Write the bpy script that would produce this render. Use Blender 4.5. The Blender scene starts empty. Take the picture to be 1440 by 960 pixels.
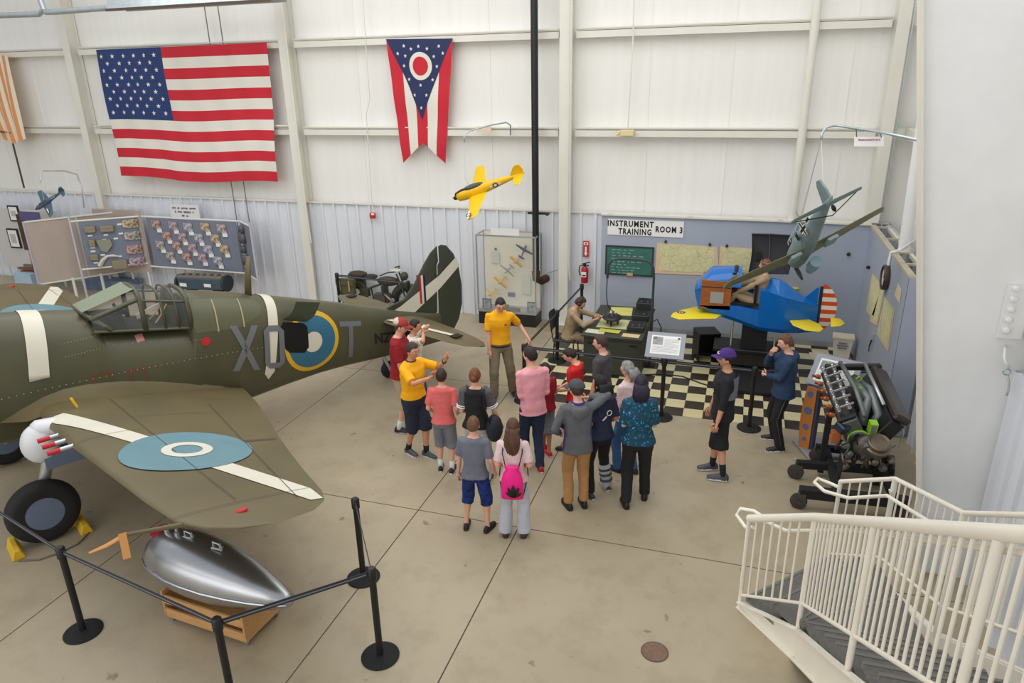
import bpy, bmesh, math, random
from mathutils import Vector, Matrix, Euler, noise
random.seed(7)
S=bpy.context.scene; C=S.collection
PI=math.pi
# ------------------------------------------------------------------ camera
YAW,PITCH,ROLL,FPX,CH=-0.31404497,0.35503863,-0.01941523,1007.5,5.0628
cy_,sy_=math.cos(YAW),math.sin(YAW)
DV=Vector((sy_*math.cos(PITCH),cy_*math.cos(PITCH),-math.sin(PITCH)))
_r0=Vector((cy_,-sy_,0)); _u0=_r0.cross(DV)
RV=math.cos(ROLL)*_r0+math.sin(ROLL)*_u0; UV=RV.cross(DV)
cam=bpy.data.objects.new('camera',bpy.data.cameras.new('camera')); C.objects.link(cam)
M=Matrix((RV,UV,-DV)).transposed().to_4x4(); M.translation=Vector((0,0,CH)); cam.matrix_world=M
cam.data.sensor_width=36; cam.data.lens=FPX/1440*36; cam.data.clip_start=.05; cam.data.clip_end=200
S.camera=cam
S.view_settings.view_transform='Standard'; S.view_settings.look='None'; S.view_settings.gamma=1; S.view_settings.use_curve_mapping=False
S.view_settings.exposure=0.42
# ------------------------------------------------------------------ light
W=bpy.data.worlds.new('world'); S.world=W; W.use_nodes=True
W.node_tree.nodes['Background'].inputs[0].default_value=(0.93,0.96,1.0,1); W.node_tree.nodes['Background'].inputs[1].default_value=0.5
def area(name,loc,tgt,sx,sy,power,col=(1,1,1)):
    l=bpy.data.lights.new(name,'AREA'); l.shape='RECTANGLE'; l.size=sx; l.size_y=sy; l.energy=power; l.color=col
    o=bpy.data.objects.new(name,l); C.objects.link(o); o.location=loc
    o.rotation_euler=(Vector(tgt)-Vector(loc)).to_track_quat('-Z','Y').to_euler(); return o
area('hangar_lamp_bank',(-6,8.5,8.4),(-6,8.5,0),16,9,520,(1.0,.98,.93))
area('hangar_door_daylight',(-9,-7,4.5),(-5,12,1.5),14,7,420,(1.0,.97,.92))
# ------------------------------------------------------------------ pixel helpers: photograph pixel -> real place
def ray(x,y): return RV*((x-720)/FPX)-UV*((y-480)/FPX)+DV
def fl(x,y,z=0):
    w=ray(x,y); t=(z-CH)/w.z; return Vector((w.x*t,w.y*t,z))
def wl(x,y,Y):
    w=ray(x,y); t=Y/w.y; return Vector((w.x*t,Y,CH+w.z*t))
def cd(x,y,d): return Vector((0,0,CH))+ray(x,y)*d
# ------------------------------------------------------------------ materials
def lin(c): c/=255; return c/12.92 if c<=.04045 else ((c+.055)/1.055)**2.4
def rgb(t): return (lin(t[0]),lin(t[1]),lin(t[2]),1)
_mc={}
def mat(name,col=(200,200,200),rough=.6,metal=0,var=0,vs=4,bump=0,bs=40,alpha=1,trans=0,col2=None,coat=0,obj=True,emit=0,stretch=None):
    if name in _mc: return _mc[name]
    m=bpy.data.materials.new(name); m.use_nodes=True; nt=m.node_tree; b=nt.nodes['Principled BSDF']
    b.inputs['Base Color'].default_value=rgb(col); b.inputs['Roughness'].default_value=rough; b.inputs['Metallic'].default_value=metal
    if coat: b.inputs['Coat Weight'].default_value=coat
    if trans: b.inputs['Transmission Weight'].default_value=trans; b.inputs['IOR'].default_value=1.05
    if alpha<1: b.inputs['Alpha'].default_value=alpha
    if emit: b.inputs['Emission Color'].default_value=rgb(col); b.inputs['Emission Strength'].default_value=emit
    tc=None
    if var or bump or col2:
        tc=nt.nodes.new('ShaderNodeTexCoord'); src=tc.outputs['Object']
        if stretch:
            mp=nt.nodes.new('ShaderNodeMapping'); mp.inputs['Scale'].default_value=stretch; nt.links.new(src,mp.inputs[0]); src=mp.outputs[0]
    if var or col2:
        n=nt.nodes.new('ShaderNodeTexNoise'); n.inputs['Scale'].default_value=vs; n.inputs['Detail'].default_value=5
        nt.links.new(src,n.inputs['Vector'])
        r=nt.nodes.new('ShaderNodeValToRGB'); r.color_ramp.elements[0].position=.3; r.color_ramp.elements[1].position=.7
        c1=rgb(col); 
        if col2: c2=rgb(col2)
        else: c2=tuple(min(1,x*(1+var)) for x in c1[:3])+(1,); c1=tuple(x*(1-var) for x in c1[:3])+(1,)
        r.color_ramp.elements[0].color=c1; r.color_ramp.elements[1].color=c2
        nt.links.new(n.outputs['Fac'],r.inputs[0]); nt.links.new(r.outputs[0],b.inputs['Base Color'])
    if bump:
        n=nt.nodes.new('ShaderNodeTexNoise'); n.inputs['Scale'].default_value=bs; n.inputs['Detail'].default_value=4
        nt.links.new(src,n.inputs['Vector']); bp=nt.nodes.new('ShaderNodeBump'); bp.inputs['Strength'].default_value=bump; bp.inputs['Distance'].default_value=.02
        nt.links.new(n.outputs['Fac'],bp.inputs['Height']); nt.links.new(bp.outputs[0],b.inputs['Normal'])
    _mc[name]=m; return m
# ------------------------------------------------------------------ mesh builder
def frame(d,up=Vector((0,0,1))):
    d=d.normalized()
    if abs(d.dot(up))>.98: up=Vector((1,0,0))
    a=up.cross(d).normalized(); b=d.cross(a); return a,b,d
class MB:
    def __init__(s): s.v=[]; s.f=[]; s.mi=[]
    def add(s,vs,fs,mi=0):
        k=len(s.v); s.v+=[Vector(p) for p in vs]; s.f+=[tuple(i+k for i in q) for q in fs]; s.mi+=[mi]*len(fs); return s
    def box(s,c,d,rz=0,mi=0,R=None):
        c=Vector(c); x,y,z=d[0]/2,d[1]/2,d[2]/2
        R=R or Matrix.Rotation(rz,3,'Z')
        vs=[c+R@Vector(p) for p in ((-x,-y,-z),(x,-y,-z),(x,y,-z),(-x,y,-z),(-x,-y,z),(x,-y,z),(x,y,z),(-x,y,z))]
        return s.add(vs,[(3,2,1,0),(4,5,6,7),(0,1,5,4),(1,2,6,5),(2,3,7,6),(3,0,4,7)],mi)
    def bar(s,p,q,w,h,mi=0,up=Vector((0,0,1))):
        p=Vector(p);q=Vector(q);a,b,d=frame(q-p,up); a=a*(w/2);b=b*(h/2)
        vs=[p-a-b,p+a-b,p+a+b,p-a+b,q-a-b,q+a-b,q+a+b,q-a+b]
        return s.add(vs,[(3,2,1,0),(4,5,6,7),(0,1,5,4),(1,2,6,5),(2,3,7,6),(3,0,4,7)],mi)
    def loft(s,rings,mi=0,cap=True,closed=False):
        n=len(rings[0]); vs=[p for r in rings for p in r]; fs=[]
        R=len(rings)
        for i in range(R if closed else R-1):
            j=(i+1)%R
            for k in range(n): fs.append((i*n+k,i*n+(k+1)%n,j*n+(k+1)%n,j*n+k))
        if cap and not closed: fs.append(tuple(reversed(range(n)))); fs.append(tuple((R-1)*n+k for k in range(n)))
        return s.add(vs,fs,mi)
    def tube(s,pts,r,n=8,mi=0,closed=False,flat=1,up=Vector((0,0,1)),cap=True):
        pts=[Vector(p) for p in pts]; N=len(pts); rs=r if isinstance(r,(list,tuple)) else [r]*N; rings=[]
        pa=None
        for i,p in enumerate(pts):
            if closed: d=pts[(i+1)%N]-pts[i-1]
            else: d=pts[min(i+1,N-1)]-pts[max(i-1,0)]
            d=d.normalized()
            if pa is None: a,b,_=frame(d,up)
            else:
                a=pa-d*pa.dot(d); a=a.normalized() if a.length>1e-6 else frame(d,up)[0]; b=d.cross(a)
            pa=a
            rings.append([p+a*(rs[i]*math.cos(2*PI*k/n))+b*(rs[i]*flat*math.sin(2*PI*k/n)) for k in range(n)])
        return s.loft(rings,mi,cap,closed)
    def cyl(s,p,q,r,r2=None,n=16,mi=0): return s.tube([p,q],[r,r if r2 is None else r2],n,mi)
    def lathe(s,prof,o=(0,0,0),ax=(0,0,1),n=20,mi=0,cap=True):
        a,b,d=frame(Vector(ax)); o=Vector(o)
        return s.loft([[o+d*z+a*(r*math.cos(2*PI*k/n))+b*(r*math.sin(2*PI*k/n)) for k in range(n)] for r,z in prof],mi,cap)
    def prism(s,poly,o,ex,ey,t,mi=0):
        o=Vector(o);ex=Vector(ex);ey=Vector(ey); nz=ex.cross(ey).normalized()*t; n=len(poly)
        A=[o+ex*x+ey*y for x,y in poly]; return s.add(A+[p+nz for p in A],[tuple(reversed(range(n))),tuple(range(n,2*n))]+[(k,(k+1)%n,n+(k+1)%n,n+k) for k in range(n)],mi)
    def ell(s,c,r,nu=16,nv=10,mi=0,R=None):
        c=Vector(c); vs=[];fs=[]
        for j in range(nv+1):
            th=PI*j/nv
            for i in range(nu):
                ph=2*PI*i/nu; p=Vector((r[0]*math.sin(th)*math.cos(ph),r[1]*math.sin(th)*math.sin(ph),r[2]*math.cos(th)))
                vs.append(c+(R@p if R else p))
        for j in range(nv):
            for i in range(nu): fs.append((j*nu+i,(j+1)*nu+i,(j+1)*nu+(i+1)%nu,j*nu+(i+1)%nu))
        return s.add(vs,fs,mi)
    def grid(s,fn,nu,nv,mi=0,flip=False):
        vs=[Vector(fn(i/nu,j/nv)) for j in range(nv+1) for i in range(nu+1)]; fs=[]
        for j in range(nv):
            for i in range(nu):
                a=j*(nu+1)+i; q=(a,a+1,a+nu+2,a+nu+1); fs.append(q[::-1] if flip else q)
        return s.add(vs,fs,mi)
    def build(s,name,mats,parent=None,smooth=False,label=None,cat=None,group=None,kind=None,local=False,bevel=0,origin=True):
        me=bpy.data.meshes.new(name); o=bpy.data.objects.new(name,me)
        vs=s.v
        if parent is not None:
            if not local:
                Mi=worldm(parent).inverted(); vs=[Mi@p for p in vs]
        elif origin and vs and not local:
            lo=[min(p[i] for p in vs) for i in range(3)]; hi=[max(p[i] for p in vs) for i in range(3)]
            c=Vector(((lo[0]+hi[0])/2,(lo[1]+hi[1])/2,lo[2])); vs=[p-c for p in vs]; o.location=c
        me.from_pydata([tuple(p) for p in vs],[],s.f)
        for m in (mats if isinstance(mats,(list,tuple)) else [mats]): me.materials.append(m)
        if any(s.mi):
            for pl,i in zip(me.polygons,s.mi): pl.material_index=i
        if smooth is True:
            for pl in me.polygons: pl.use_smooth=True
        elif smooth:
            for pl in me.polygons: pl.use_smooth=True
            try: me.set_sharp_from_angle(angle=math.radians(smooth))
            except Exception: pass
        me.update()
        if bevel:
            bm=bmesh.new(); bm.from_mesh(me); bmesh.ops.bevel(bm,geom=bm.edges[:],offset=bevel,segments=1,affect='EDGES'); bm.to_mesh(me); bm.free()
        C.objects.link(o)
        if parent is not None: o.parent=parent
        tag(o,label,cat,group,kind); return o
def worldm(o):
    M=Matrix.LocRotScale(o.location,o.rotation_euler.to_quaternion(),o.scale)
    return worldm(o.parent)@M if o.parent else M
def tag(o,label=None,cat=None,group=None,kind=None):
    if label: o['label']=label
    if cat: o['category']=cat
    if group: o['group']=group
    if kind: o['kind']=kind
    return o
def thing(name,label,cat,loc=(0,0,0),rz=0,group=None):
    o=bpy.data.objects.new(name,None); C.objects.link(o); o.location=loc; o.rotation_euler=(0,0,rz); o.empty_display_size=.1
    return tag(o,label,cat,group)
def dup(o,loc=None,rz=None,label=None,parent=None):
    c=o.copy(); C.objects.link(c)
    if parent is not None: c.parent=parent
    for ch in list(o.children): dup(ch,parent=c)
    if loc is not None: c.location=loc
    if rz is not None: c.rotation_euler=(0,0,rz)
    if label: c['label']=label
    return c
def text_mesh(txt,size,mode='CENTER',bold=0.0,spacing=1.0,shear=0.0):
    cu=bpy.data.curves.new('t','FONT'); cu.body=txt; cu.size=size; cu.align_x=mode; cu.align_y='CENTER'; cu.offset=bold; cu.space_character=spacing; cu.shear=shear; cu.resolution_u=2
    o=bpy.data.objects.new('t',cu); me=bpy.data.meshes.new_from_object(o); bpy.data.objects.remove(o); bpy.data.curves.remove(cu)
    vs=[v.co.copy() for v in me.vertices]; fs=[tuple(p.vertices) for p in me.polygons]; bpy.data.meshes.remove(me); return vs,fs
def add_text(mb,txt,size,o,ex,ey,mi=0,lift=.002,**k):
    vs,fs=text_mesh(txt,size,**k); o=Vector(o);ex=Vector(ex).normalized();ey=Vector(ey).normalized();n=ex.cross(ey)
    mb.add([o+ex*p.x+ey*p.y+n*lift for p in vs],fs,mi); return mb
def fit_text(mb,txt,h,w,o,ex=(1,0,0),ey=(0,0,1),mi=0,bold=.006,lift=.002):
    vs,fs=text_mesh(txt,h*1.35,bold=bold,spacing=1.22); x0=min(p.x for p in vs); x1=max(p.x for p in vs); o=Vector(o);ex=Vector(ex).normalized();ey=Vector(ey).normalized();n=ex.cross(ey)
    cy=(min(p.y for p in vs)+max(p.y for p in vs))/2
    mb.add([o+ex*((p.x-(x0+x1)/2)*w/(x1-x0))+ey*(p.y-cy)+n*lift for p in vs],fs,mi)
def star_poly(cx,cy,r,rot=PI/2,n=5,inner=.4):
    return [(cx+(r if k%2==0 else r*inner)*math.cos(rot+PI*k/n),cy+(r if k%2==0 else r*inner)*math.sin(rot+PI*k/n)) for k in range(2*n)]
def circ(cx,cy,r,n=28,ry=None): return [(cx+r*math.cos(2*PI*k/n),cy+(ry or r)*math.sin(2*PI*k/n)) for k in range(n)]
def ring(mb,cx,cy,r0,r1,f,mi,n=36):
    vs=[f(cx+r*math.cos(2*PI*k/n),cy+r*math.sin(2*PI*k/n)) for r in (r0,r1) for k in range(n)]
    mb.add(vs,[(k,(k+1)%n,n+(k+1)%n,n+k) for k in range(n)],mi)
# common materials
white=mat('white_paint',(238,239,240),.5,var=.03,vs=3)
linerm=mat('wall_fabric',(238,237,233),.75,var=.025,vs=1.2,bump=.25,bs=3,stretch=(6,1,.35))
steel=mat('wainscot_steel',(226,229,236),.45,var=.02,vs=2)
cream=mat('cream_steel',(226,224,214),.5,var=.03,vs=3)
beige=mat('stair_cream_paint',(238,232,218),.4,var=.03,vs=5)
black=mat('black_plastic',(24,24,26),.45)
blackm=mat('black_matte',(20,20,22),.8,var=.1,vs=20)
chrome=mat('chrome',(210,210,212),.2,1)
alum=mat('brushed_aluminium',(190,192,196),.35,.9,var=.08,vs=6)
galv=mat('galvanised_duct',(190,200,204),.35,.6,var=.08,vs=8)
paper=mat('white_paper',(238,238,236),.8)
ink=mat('black_ink',(28,28,30),.8)
inkg=mat('grey_ink',(120,120,124),.8)
rubber=mat('black_rubber',(28,28,28),.75,var=.15,vs=10,bump=.1,bs=60)
wood=mat('plywood',(196,150,98),.6,var=.12,vs=6,stretch=(1,8,8))
# ================================================================== SETTING
D=14.5; XR=2.58
# floor: slabs with sawn joints
fm=mat('concrete',(158,145,120),.42,col2=(180,167,143),vs=.45,bump=.05,bs=30)
nt=fm.node_tree; b=nt.nodes['Principled BSDF']
# fine mottling + stains on top
tc=nt.nodes.new('ShaderNodeTexCoord'); n2=nt.nodes.new('ShaderNodeTexNoise'); n2.inputs['Scale'].default_value=2.3; n2.inputs['Detail'].default_value=8; n2.inputs['Roughness'].default_value=.65
geo=nt.nodes.new('ShaderNodeNewGeometry'); nt.links.new(geo.outputs['Position'],n2.inputs['Vector'])
for nd in nt.nodes:
    if nd.type=='TEX_NOISE' and nd is not n2: nt.links.new(geo.outputs['Position'],nd.inputs['Vector'])
rp=nt.nodes.new('ShaderNodeValToRGB'); rp.color_ramp.elements[0].position=.34; rp.color_ramp.elements[0].color=(.72,.70,.66,1); rp.color_ramp.elements[1].position=.52; rp.color_ramp.elements[1].color=(1,1,1,1)
nt.links.new(n2.outputs['Fac'],rp.inputs[0]); mx=nt.nodes.new('ShaderNodeMixRGB'); mx.blend_type='MULTIPLY'; mx.inputs[0].default_value=.45
old=b.inputs['Base Color'].links[0].from_socket; nt.links.new(old,mx.inputs[1]); nt.links.new(rp.outputs[0],mx.inputs[2]); 
# small dark spots
n3=nt.nodes.new('ShaderNodeTexNoise'); n3.inputs['Scale'].default_value=5; n3.inputs['Detail'].default_value=3; nt.links.new(geo.outputs['Position'],n3.inputs['Vector'])
r3=nt.nodes.new('ShaderNodeValToRGB'); r3.color_ramp.elements[0].position=.26; r3.color_ramp.elements[0].color=(.45,.42,.38,1); r3.color_ramp.elements[1].position=.31; r3.color_ramp.elements[1].color=(1,1,1,1)
nt.links.new(n3.outputs['Fac'],r3.inputs[0]); mx2=nt.nodes.new('ShaderNodeMixRGB'); mx2.blend_type='MULTIPLY'; mx2.inputs[0].default_value=.8
nt.links.new(mx.outputs[0],mx2.inputs[1]); nt.links.new(r3.outputs[0],mx2.inputs[2]); nt.links.new(mx2.outputs[0],b.inputs['Base Color'])
jointm=mat('joint_dirt',(92,84,72),.9)
floor=MB().box((-11,6,-.16),(38,30,.3)).build('floor',jointm,kind='structure')
xs=[-30,-24.3,-18.4,-12.4,-6.5,-3.52,-2.21,8]; ys=[-9,-5,-1.05,2.9,6.92,10.86,21]
xs2=[-30,-24.3,-18.4,-12.4,-6.5,-3.52,-2.21,4.0,8]
for i in range(len(xs2)-1):
    for j in range(len(ys)-1):
        x0,x1,y0,y1=xs2[i],xs2[i+1],ys[j],ys[j+1]
        MB().box(((x0+x1)/2,(y0+y1)/2,-.02),(x1-x0-.014,y1-y0-.014,.04)).build('slab',fm,floor)
# back wall: smooth insulation liner above, ribbed steel below
wb=MB().box(((XR-29)/2,D+.16,4.6),(XR+31,.12,9.4)).build('wall_back',linerm,kind='structure')
wlft=MB().box((-26,4,4.6),(.2,26,9.4)).build('wall_left',linerm,kind='structure')
def rib_panel(w):
    mb=MB(); prof=[]
    x=0
    for k in range(3):
        x0=k*.305
        prof+=[(x0,0),(x0+.03,0),(x0+.04,-.042),(x0+.09,-.042),(x0+.1,0),(x0+.17,0),(x0+.178,-.004),(x0+.19,-.004),(x0+.198,0),(x0+.235,0),(x0+.243,-.004),(x0+.255,-.004),(x0+.263,0)]
    prof.append((.913,0)); n=len(prof)
    vs=[(x,y,z) for z in (0,2.4) for x,y in prof]; mb.add(vs,[(k,k+1,n+k+1,n+k) for k in range(n-1)])
    vs=[(0,.02,0),(.913,.02,0),(.913,.02,2.4),(0,.02,2.4)]; mb.add(vs,[(3,2,1,0)]); return mb
p0=rib_panel(.915).build('wall_panel',steel,wb,local=True)
Mi=worldm(wb).inverted()
k=0; x=XR-.915
while x>-22:
    o=p0 if k==0 else p0.copy()
    if k: C.objects.link(o); o.parent=wb
    o.location=Mi@Vector((x,D,0)); k+=1; x-=.915
# upper liner seams as shallow ribs
for x in (-18.7,-17.2,-14.1,-12.55,-11.0,-8.1,-6.6,-5.1,-1.9,-.4,1.6):
    MB().box((x,D+.095,5.7),(.03,.012,6.5)).build('liner_seam',linerm,wb)
trimn=[0]
def trim(mb,m=cream,**k):
    trimn[0]+=1; return mb.build('trim_%d'%trimn[0],m,kind='structure',**k)
# wainscot cap rail and girts (C channels on clips)
t=MB(); t.box(((XR-22)/2,D-.02,2.41),(XR+22,.07,.035)); trim(t)
cols=[-21.6,-15.58,-9.64,-3.47,2.27]
for zz in (4.03,5.83):
    for a,bx in zip(cols[:-1],cols[1:]):
        g=MB(); L=bx-a-.34; cx=(a+bx)/2+.02
        g.box((cx,D-.10,zz-.06),(L,.02,.12)); g.box((cx,D,zz-.1),(L,.2,.02)); g.box((cx,D,zz+.02),(L,.2,.02)); g.box((cx,D-.1,zz+.045),(L,.05,.02))
        trim(g)
    g=MB(); g.box((2.48,D-.1,zz-.03),(.2,.02,.16)); trim(g)
for x in cols:                       # I-section wind columns
    c=MB(); zb=2.45 if x>2 else 0; zm=(9.2+zb)/2; zh=9.2-zb
    c.box((x,D-.24,zm),(.20,.014,zh)); c.box((x,D-.04,zm),(.012,.40,zh)); c.box((x,D+.07,zm),(.2,.012,zh))
    if x<2: c.box((x,D-.16,.01),(.3,.3,.02))
    pass; tag(c.build('column',cream),kind='structure')
t=MB(); t.cyl((.91,D-.16,2.42),(.91,D-.16,9.2),.075,n=16); trim(t,smooth=40)      # white vent pipe above partition
# side wall and its steel
ws=MB().box((XR+.32,7,4.6),(.1,16,9.4)).build('wall_right',linerm,kind='structure')
p1=p0.data
def side_panel(y):
    o=bpy.data.objects.new('wall_panel',p1); C.objects.link(o); o.parent=ws; o.rotation_euler=(0,0,-PI/2); o.location=worldm(ws).inverted()@Vector((XR+.02,y+.9,0))
y=7.35-.915
side_panel(6.435); side_panel(5.52); side_panel(4.605); side_panel(3.69)
y=7.75
while y<14.2: side_panel(y); y+=.915
for zz in (2.75,4.0,5.85):
    g=MB(); g.box((XR+.02,5.45,zz),(.02,3.6,.2)); g.box((XR+.12,5.45,zz+.1),(.2,3.6,.02)); g.box((XR+.12,5.45,zz-.1),(.2,3.6,.02)); trim(g)
for zz in (4.0,5.85):
    g=MB(); g.box((XR+.02,10.95,zz),(.02,6.9,.16)); g.box((XR+.12,10.95,zz+.08),(.2,6.9,.02)); g.box((XR+.12,10.95,zz-.08),(.2,6.9,.02)); trim(g)
# tapered rigid frame (web faces the camera, flange towards the hangar)
YF=7.35
fr=MB(); zt=7.2
xf=lambda z: 2.16-.158*z
fr.add([(xf(0),YF,0),(XR+.3,YF,0),(XR+.3,YF,zt),(xf(zt),YF,zt),(xf(0),YF+.012,0),(XR+.3,YF+.012,0),(XR+.3,YF+.012,zt),(xf(zt),YF+.012,zt)],[(3,2,1,0),(4,5,6,7),(0,1,5,4),(1,2,6,5),(2,3,7,6),(3,0,4,7)])
f2=MB(); a=Vector((xf(0),YF,0)); c=Vector((xf(zt),YF,zt))
f2.add([a+Vector((-.016,-.11,0)),a+Vector((-.016,.11,0)),a+Vector((0,.11,0)),a+Vector((0,-.11,0)),c+Vector((-.016,-.11,0)),c+Vector((-.016,.11,0)),c+Vector((0,.11,0)),c+Vector((0,-.11,0))],[(0,3,2,1),(4,5,6,7),(0,1,5,4),(1,2,6,5),(2,3,7,6),(3,0,4,7)])
rf=fr.build('frame_column',white,kind='structure'); f2.build('flange',cream,rf)
cl=MB(); cl.box((XR-.12,YF-.02,2.95),(.2,.03,.5)); cl.build('girt_clip',white,rf)
for i in range(5):
    MB().lathe([(.0,0),(.028,0),(.028,.03),(.016,.04),(0,.04)],(XR-.16+.0*i,YF-.035,2.78+.1*i),(0,-1,0),10).build('bolt',white,rf)
# eye bolt and hook chain near the frame
eb=thing('hook','white eye bolt with a hook hanging on the big white frame column','hook',(2.45,7.2,2.6))
MB().tube([(2.45,7.33,2.62),(2.43,7.25,2.6),(2.42,7.2,2.55),(2.44,7.18,2.5),(2.47,7.18,2.47)],.012,8).build('shank',white,eb,True)
MB().tube([(2.46+.03*math.cos(t_*.7),7.18,2.42+.03*math.sin(t_*.7)) for t_ in range(9)],.009,6,closed=True).build('ring',galv,eb,True)
MB().tube([(2.47,7.17,2.39),(2.49,7.16,2.33),(2.5,7.15,2.25),(2.49,7.14,2.2)],.01,6).build('hook_link',galv,eb,True)
# downpipe and cross bracing between frame and back wall
t=MB(); t.cyl((2.45,12.2,2.2),(2.32,11.9,5.2),.085,n=16); t.cyl((2.32,11.9,5.2),(2.32,11.9,9),.085,n=16); trim(t,white,smooth=40)
t=MB(); t.cyl((2.42,14.2,2.3),(2.30,13.7,9),.014,n=6); trim(t,galv)
t=MB(); t.cyl((2.5,8.9,2.2),(2.44,8.2,5),.008,n=6); trim(t,galv)
# checkered tile floor
tl_c=mat('cream_tile',(214,204,160),.35,var=.06,vs=4); tl_d=mat('dark_tile',(52,42,38),.35,var=.15,vs=4)
ts=.3036; tx0=-.607; ty0=10.447
mc_=[]
for mtl in (tl_c,tl_d):
    me=MB().box((0,0,.002),(ts-.003,ts-.003,.005)).build('tile',mtl,local=True); mc_.append(me.data); bpy.data.objects.remove(me)
tf=MB().box(((-3.34+2.24)/2,(ty0+14.3)/2,-.0015),(5.56,14.3-ty0,.004)).build('tile_backing',jointm,floor)
for i in range(-9,10):
    for j in range(0,13):
        if tx0+(i+.5)*ts>2.2: continue
        o=bpy.data.objects.new('tile',mc_[(i+j)%2]); C.objects.link(o); o.parent=floor; o.location=worldm(floor).inverted()@Vector((tx0+(i+.5)*ts,ty0+(j+.5)*ts,.0))
# blue grey partition: back and side, open top with studs
bl=mat('partition_grey_blue',(166,174,190),.55,var=.03,vs=1.5)
pt=MB(); pt.box(((-2.68+2.25)/2,14.34,1.2),(4.93,.12,2.4)); wp=pt.build('wall_partition',bl,kind='structure')
pt=MB(); pt.box((2.262,(10.6+14.3)/2,1.2),(.024,3.7,2.38)); pt.box((2.4,10.61,1.2),(.3,.024,2.38)); wq=pt.build('wall_partition_side',bl,kind='structure')
studm=mat('raw_stud',(190,180,160),.7,var=.08,vs=8)
pt=MB(); pt.box((2.29,12.45,2.395),(.09,3.7,.04)); pt.build('top_plate',studm,wq)
pt=MB(); pt.box((2.53,12.45,2.37),(.05,3.7,.06)); pt.build('top_plate',cream,wq)
for yy in (14.1,13.1,12.1,11.35,10.66): MB().box((2.41,yy,2.40),(.3,.05,.03)).build('stud',studm,wq)
for yy in (13.1,12.1,11.35): MB().box((2.33,yy,1.2),(.09,.04,2.3)).build('stud',studm,wq)
MB().box((-.2,14.26,.06),(4.9,.02,.11)).build('baseboard_back',mat('grey_base',(150,152,158),.6),kind='structure')
MB().box(((-2.68+2.25)/2,14.3,2.42),(4.95,.14,.035)).build('top_cap',cream,wp)
for x in (-2.5,-.95,.7,2.0): MB().box((x,14.25,2.44),(.09,.05,.04)).build('clip',cream,wp)
# entrance mat / canvas and pale bin in partition corner
tag(MB().grid(lambda u,v:(1.5+.72*u+.04*math.sin(v*5),13.0+.85*v+.03*math.sin(u*7),.012+.012*noise.noise(Vector((u*6,v*6,1)))),14,14).build('canvas_sheet',mat('canvas',(214,204,184),.9,var=.06,vs=6),smooth=True),'rumpled pale canvas sheet on the checkered floor in the corner','sheet')
# ================================================================== P-40 FIGHTER
olive=mat('olive_drab_paint',(108,97,66),.5,col2=(94,86,60),vs=1.3,bump=.03,bs=8)
olived=mat('dark_green_paint',(88,85,62),.4,col2=(76,76,57),vs=1.5)
bandw=mat('aircraft_white',(222,218,202),.5,var=.03,vs=3)
rblue=mat('roundel_blue',(104,142,154),.5,var=.05,vs=4)
rblue2=mat('side_roundel_blue',(52,112,142),.45,var=.04,vs=4)
ryel=mat('roundel_yellow',(232,182,38),.5)
lgrey=mat('code_letter_grey',(112,116,122),.55)
redm=mat('red_marking',(196,38,44),.5)
glass=mat('glazing',(225,232,235),.05,0,alpha=.07)
darkin=mat('cockpit_interior',(26,30,26),.7)
LFa=Vector((.869,-.494,0)); 
rzP=math.atan2(.869,.494)
p40=thing('fighter_aircraft','olive camouflaged single engine fighter aircraft with white stripes and blue roundels','aircraft',(-8.58,5.78,0),rzP)
def AP(s_,y,z): return Vector((s_,-y,z))     # s tailward, y port
def interp(tab,s_):
    for a,b_ in zip(tab[:-1],tab[1:]):
        if s_<=b_[0]:
            t_=max(0,(s_-a[0])/(b_[0]-a[0])); return [a[i]+(b_[i]-a[i])*t_ for i in range(1,len(a))]
    return list(tab[-1][1:])
FT=[(-2.45,2.02,1.86,.06),(-2.3,2.14,1.74,.2),(-2.0,2.36,1.30,.36),(-1.6,2.50,1.10,.43),(-.8,2.54,.95,.46),(0,2.50,.86,.475),(.45,2.44,.78,.48),(1.05,2.32,.68,.49),(1.12,2.24,.67,.49),(1.2,2.08,.66,.49),(1.4,2.03,.64,.49),(1.9,1.94,.58,.49),(2.24,1.88,.53,.485),(2.28,2.28,.52,.48),(2.38,2.31,.5,.477),(3.0,2.15,.46,.455),(3.62,1.96,.50,.41),(4.2,1.78,.52,.355),(4.7,1.62,.50,.30),(5.3,1.41,.45,.23),(5.9,1.20,.41,.155),(6.5,1.02,.39,.09),(6.82,.93,.38,.045)]
def fus_side(s_,z):
    t_,b_,w=interp(FT,s_); c=(t_+b_)/2; h=(t_-b_)/2
    q=min(1,abs((z-c)/h)); e=2.5
    return w*max(0,(1-q**e))**(1/e)
def fring(s_,n=36):
    t_,b_,w=interp(FT,s_); c=(t_+b_)/2; h=(t_-b_)/2; R=[]
    for k in range(n):
        a=2*PI*k/n; ca,sa=math.cos(a),math.sin(a); e=2/2.5
        R.append(AP(s_,w*math.copysign(abs(ca)**e,ca),c+h*math.copysign(abs(sa)**e,sa)))
    return R
ss=[]
for a,b_ in zip(FT[:-1],FT[1:]):
    m_=max(1,int((b_[0]-a[0])/.14))
    ss+=[a[0]+(b_[0]-a[0])*k/m_ for k in range(m_)]
ss.append(FT[-1][0])
# two-tone: darker side below a line, lighter top -> one paint with soft sheen
fus=MB().loft([fring(s_) for s_ in ss]); fus.build('fuselage',olived,p40,smooth=35,local=True)
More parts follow.
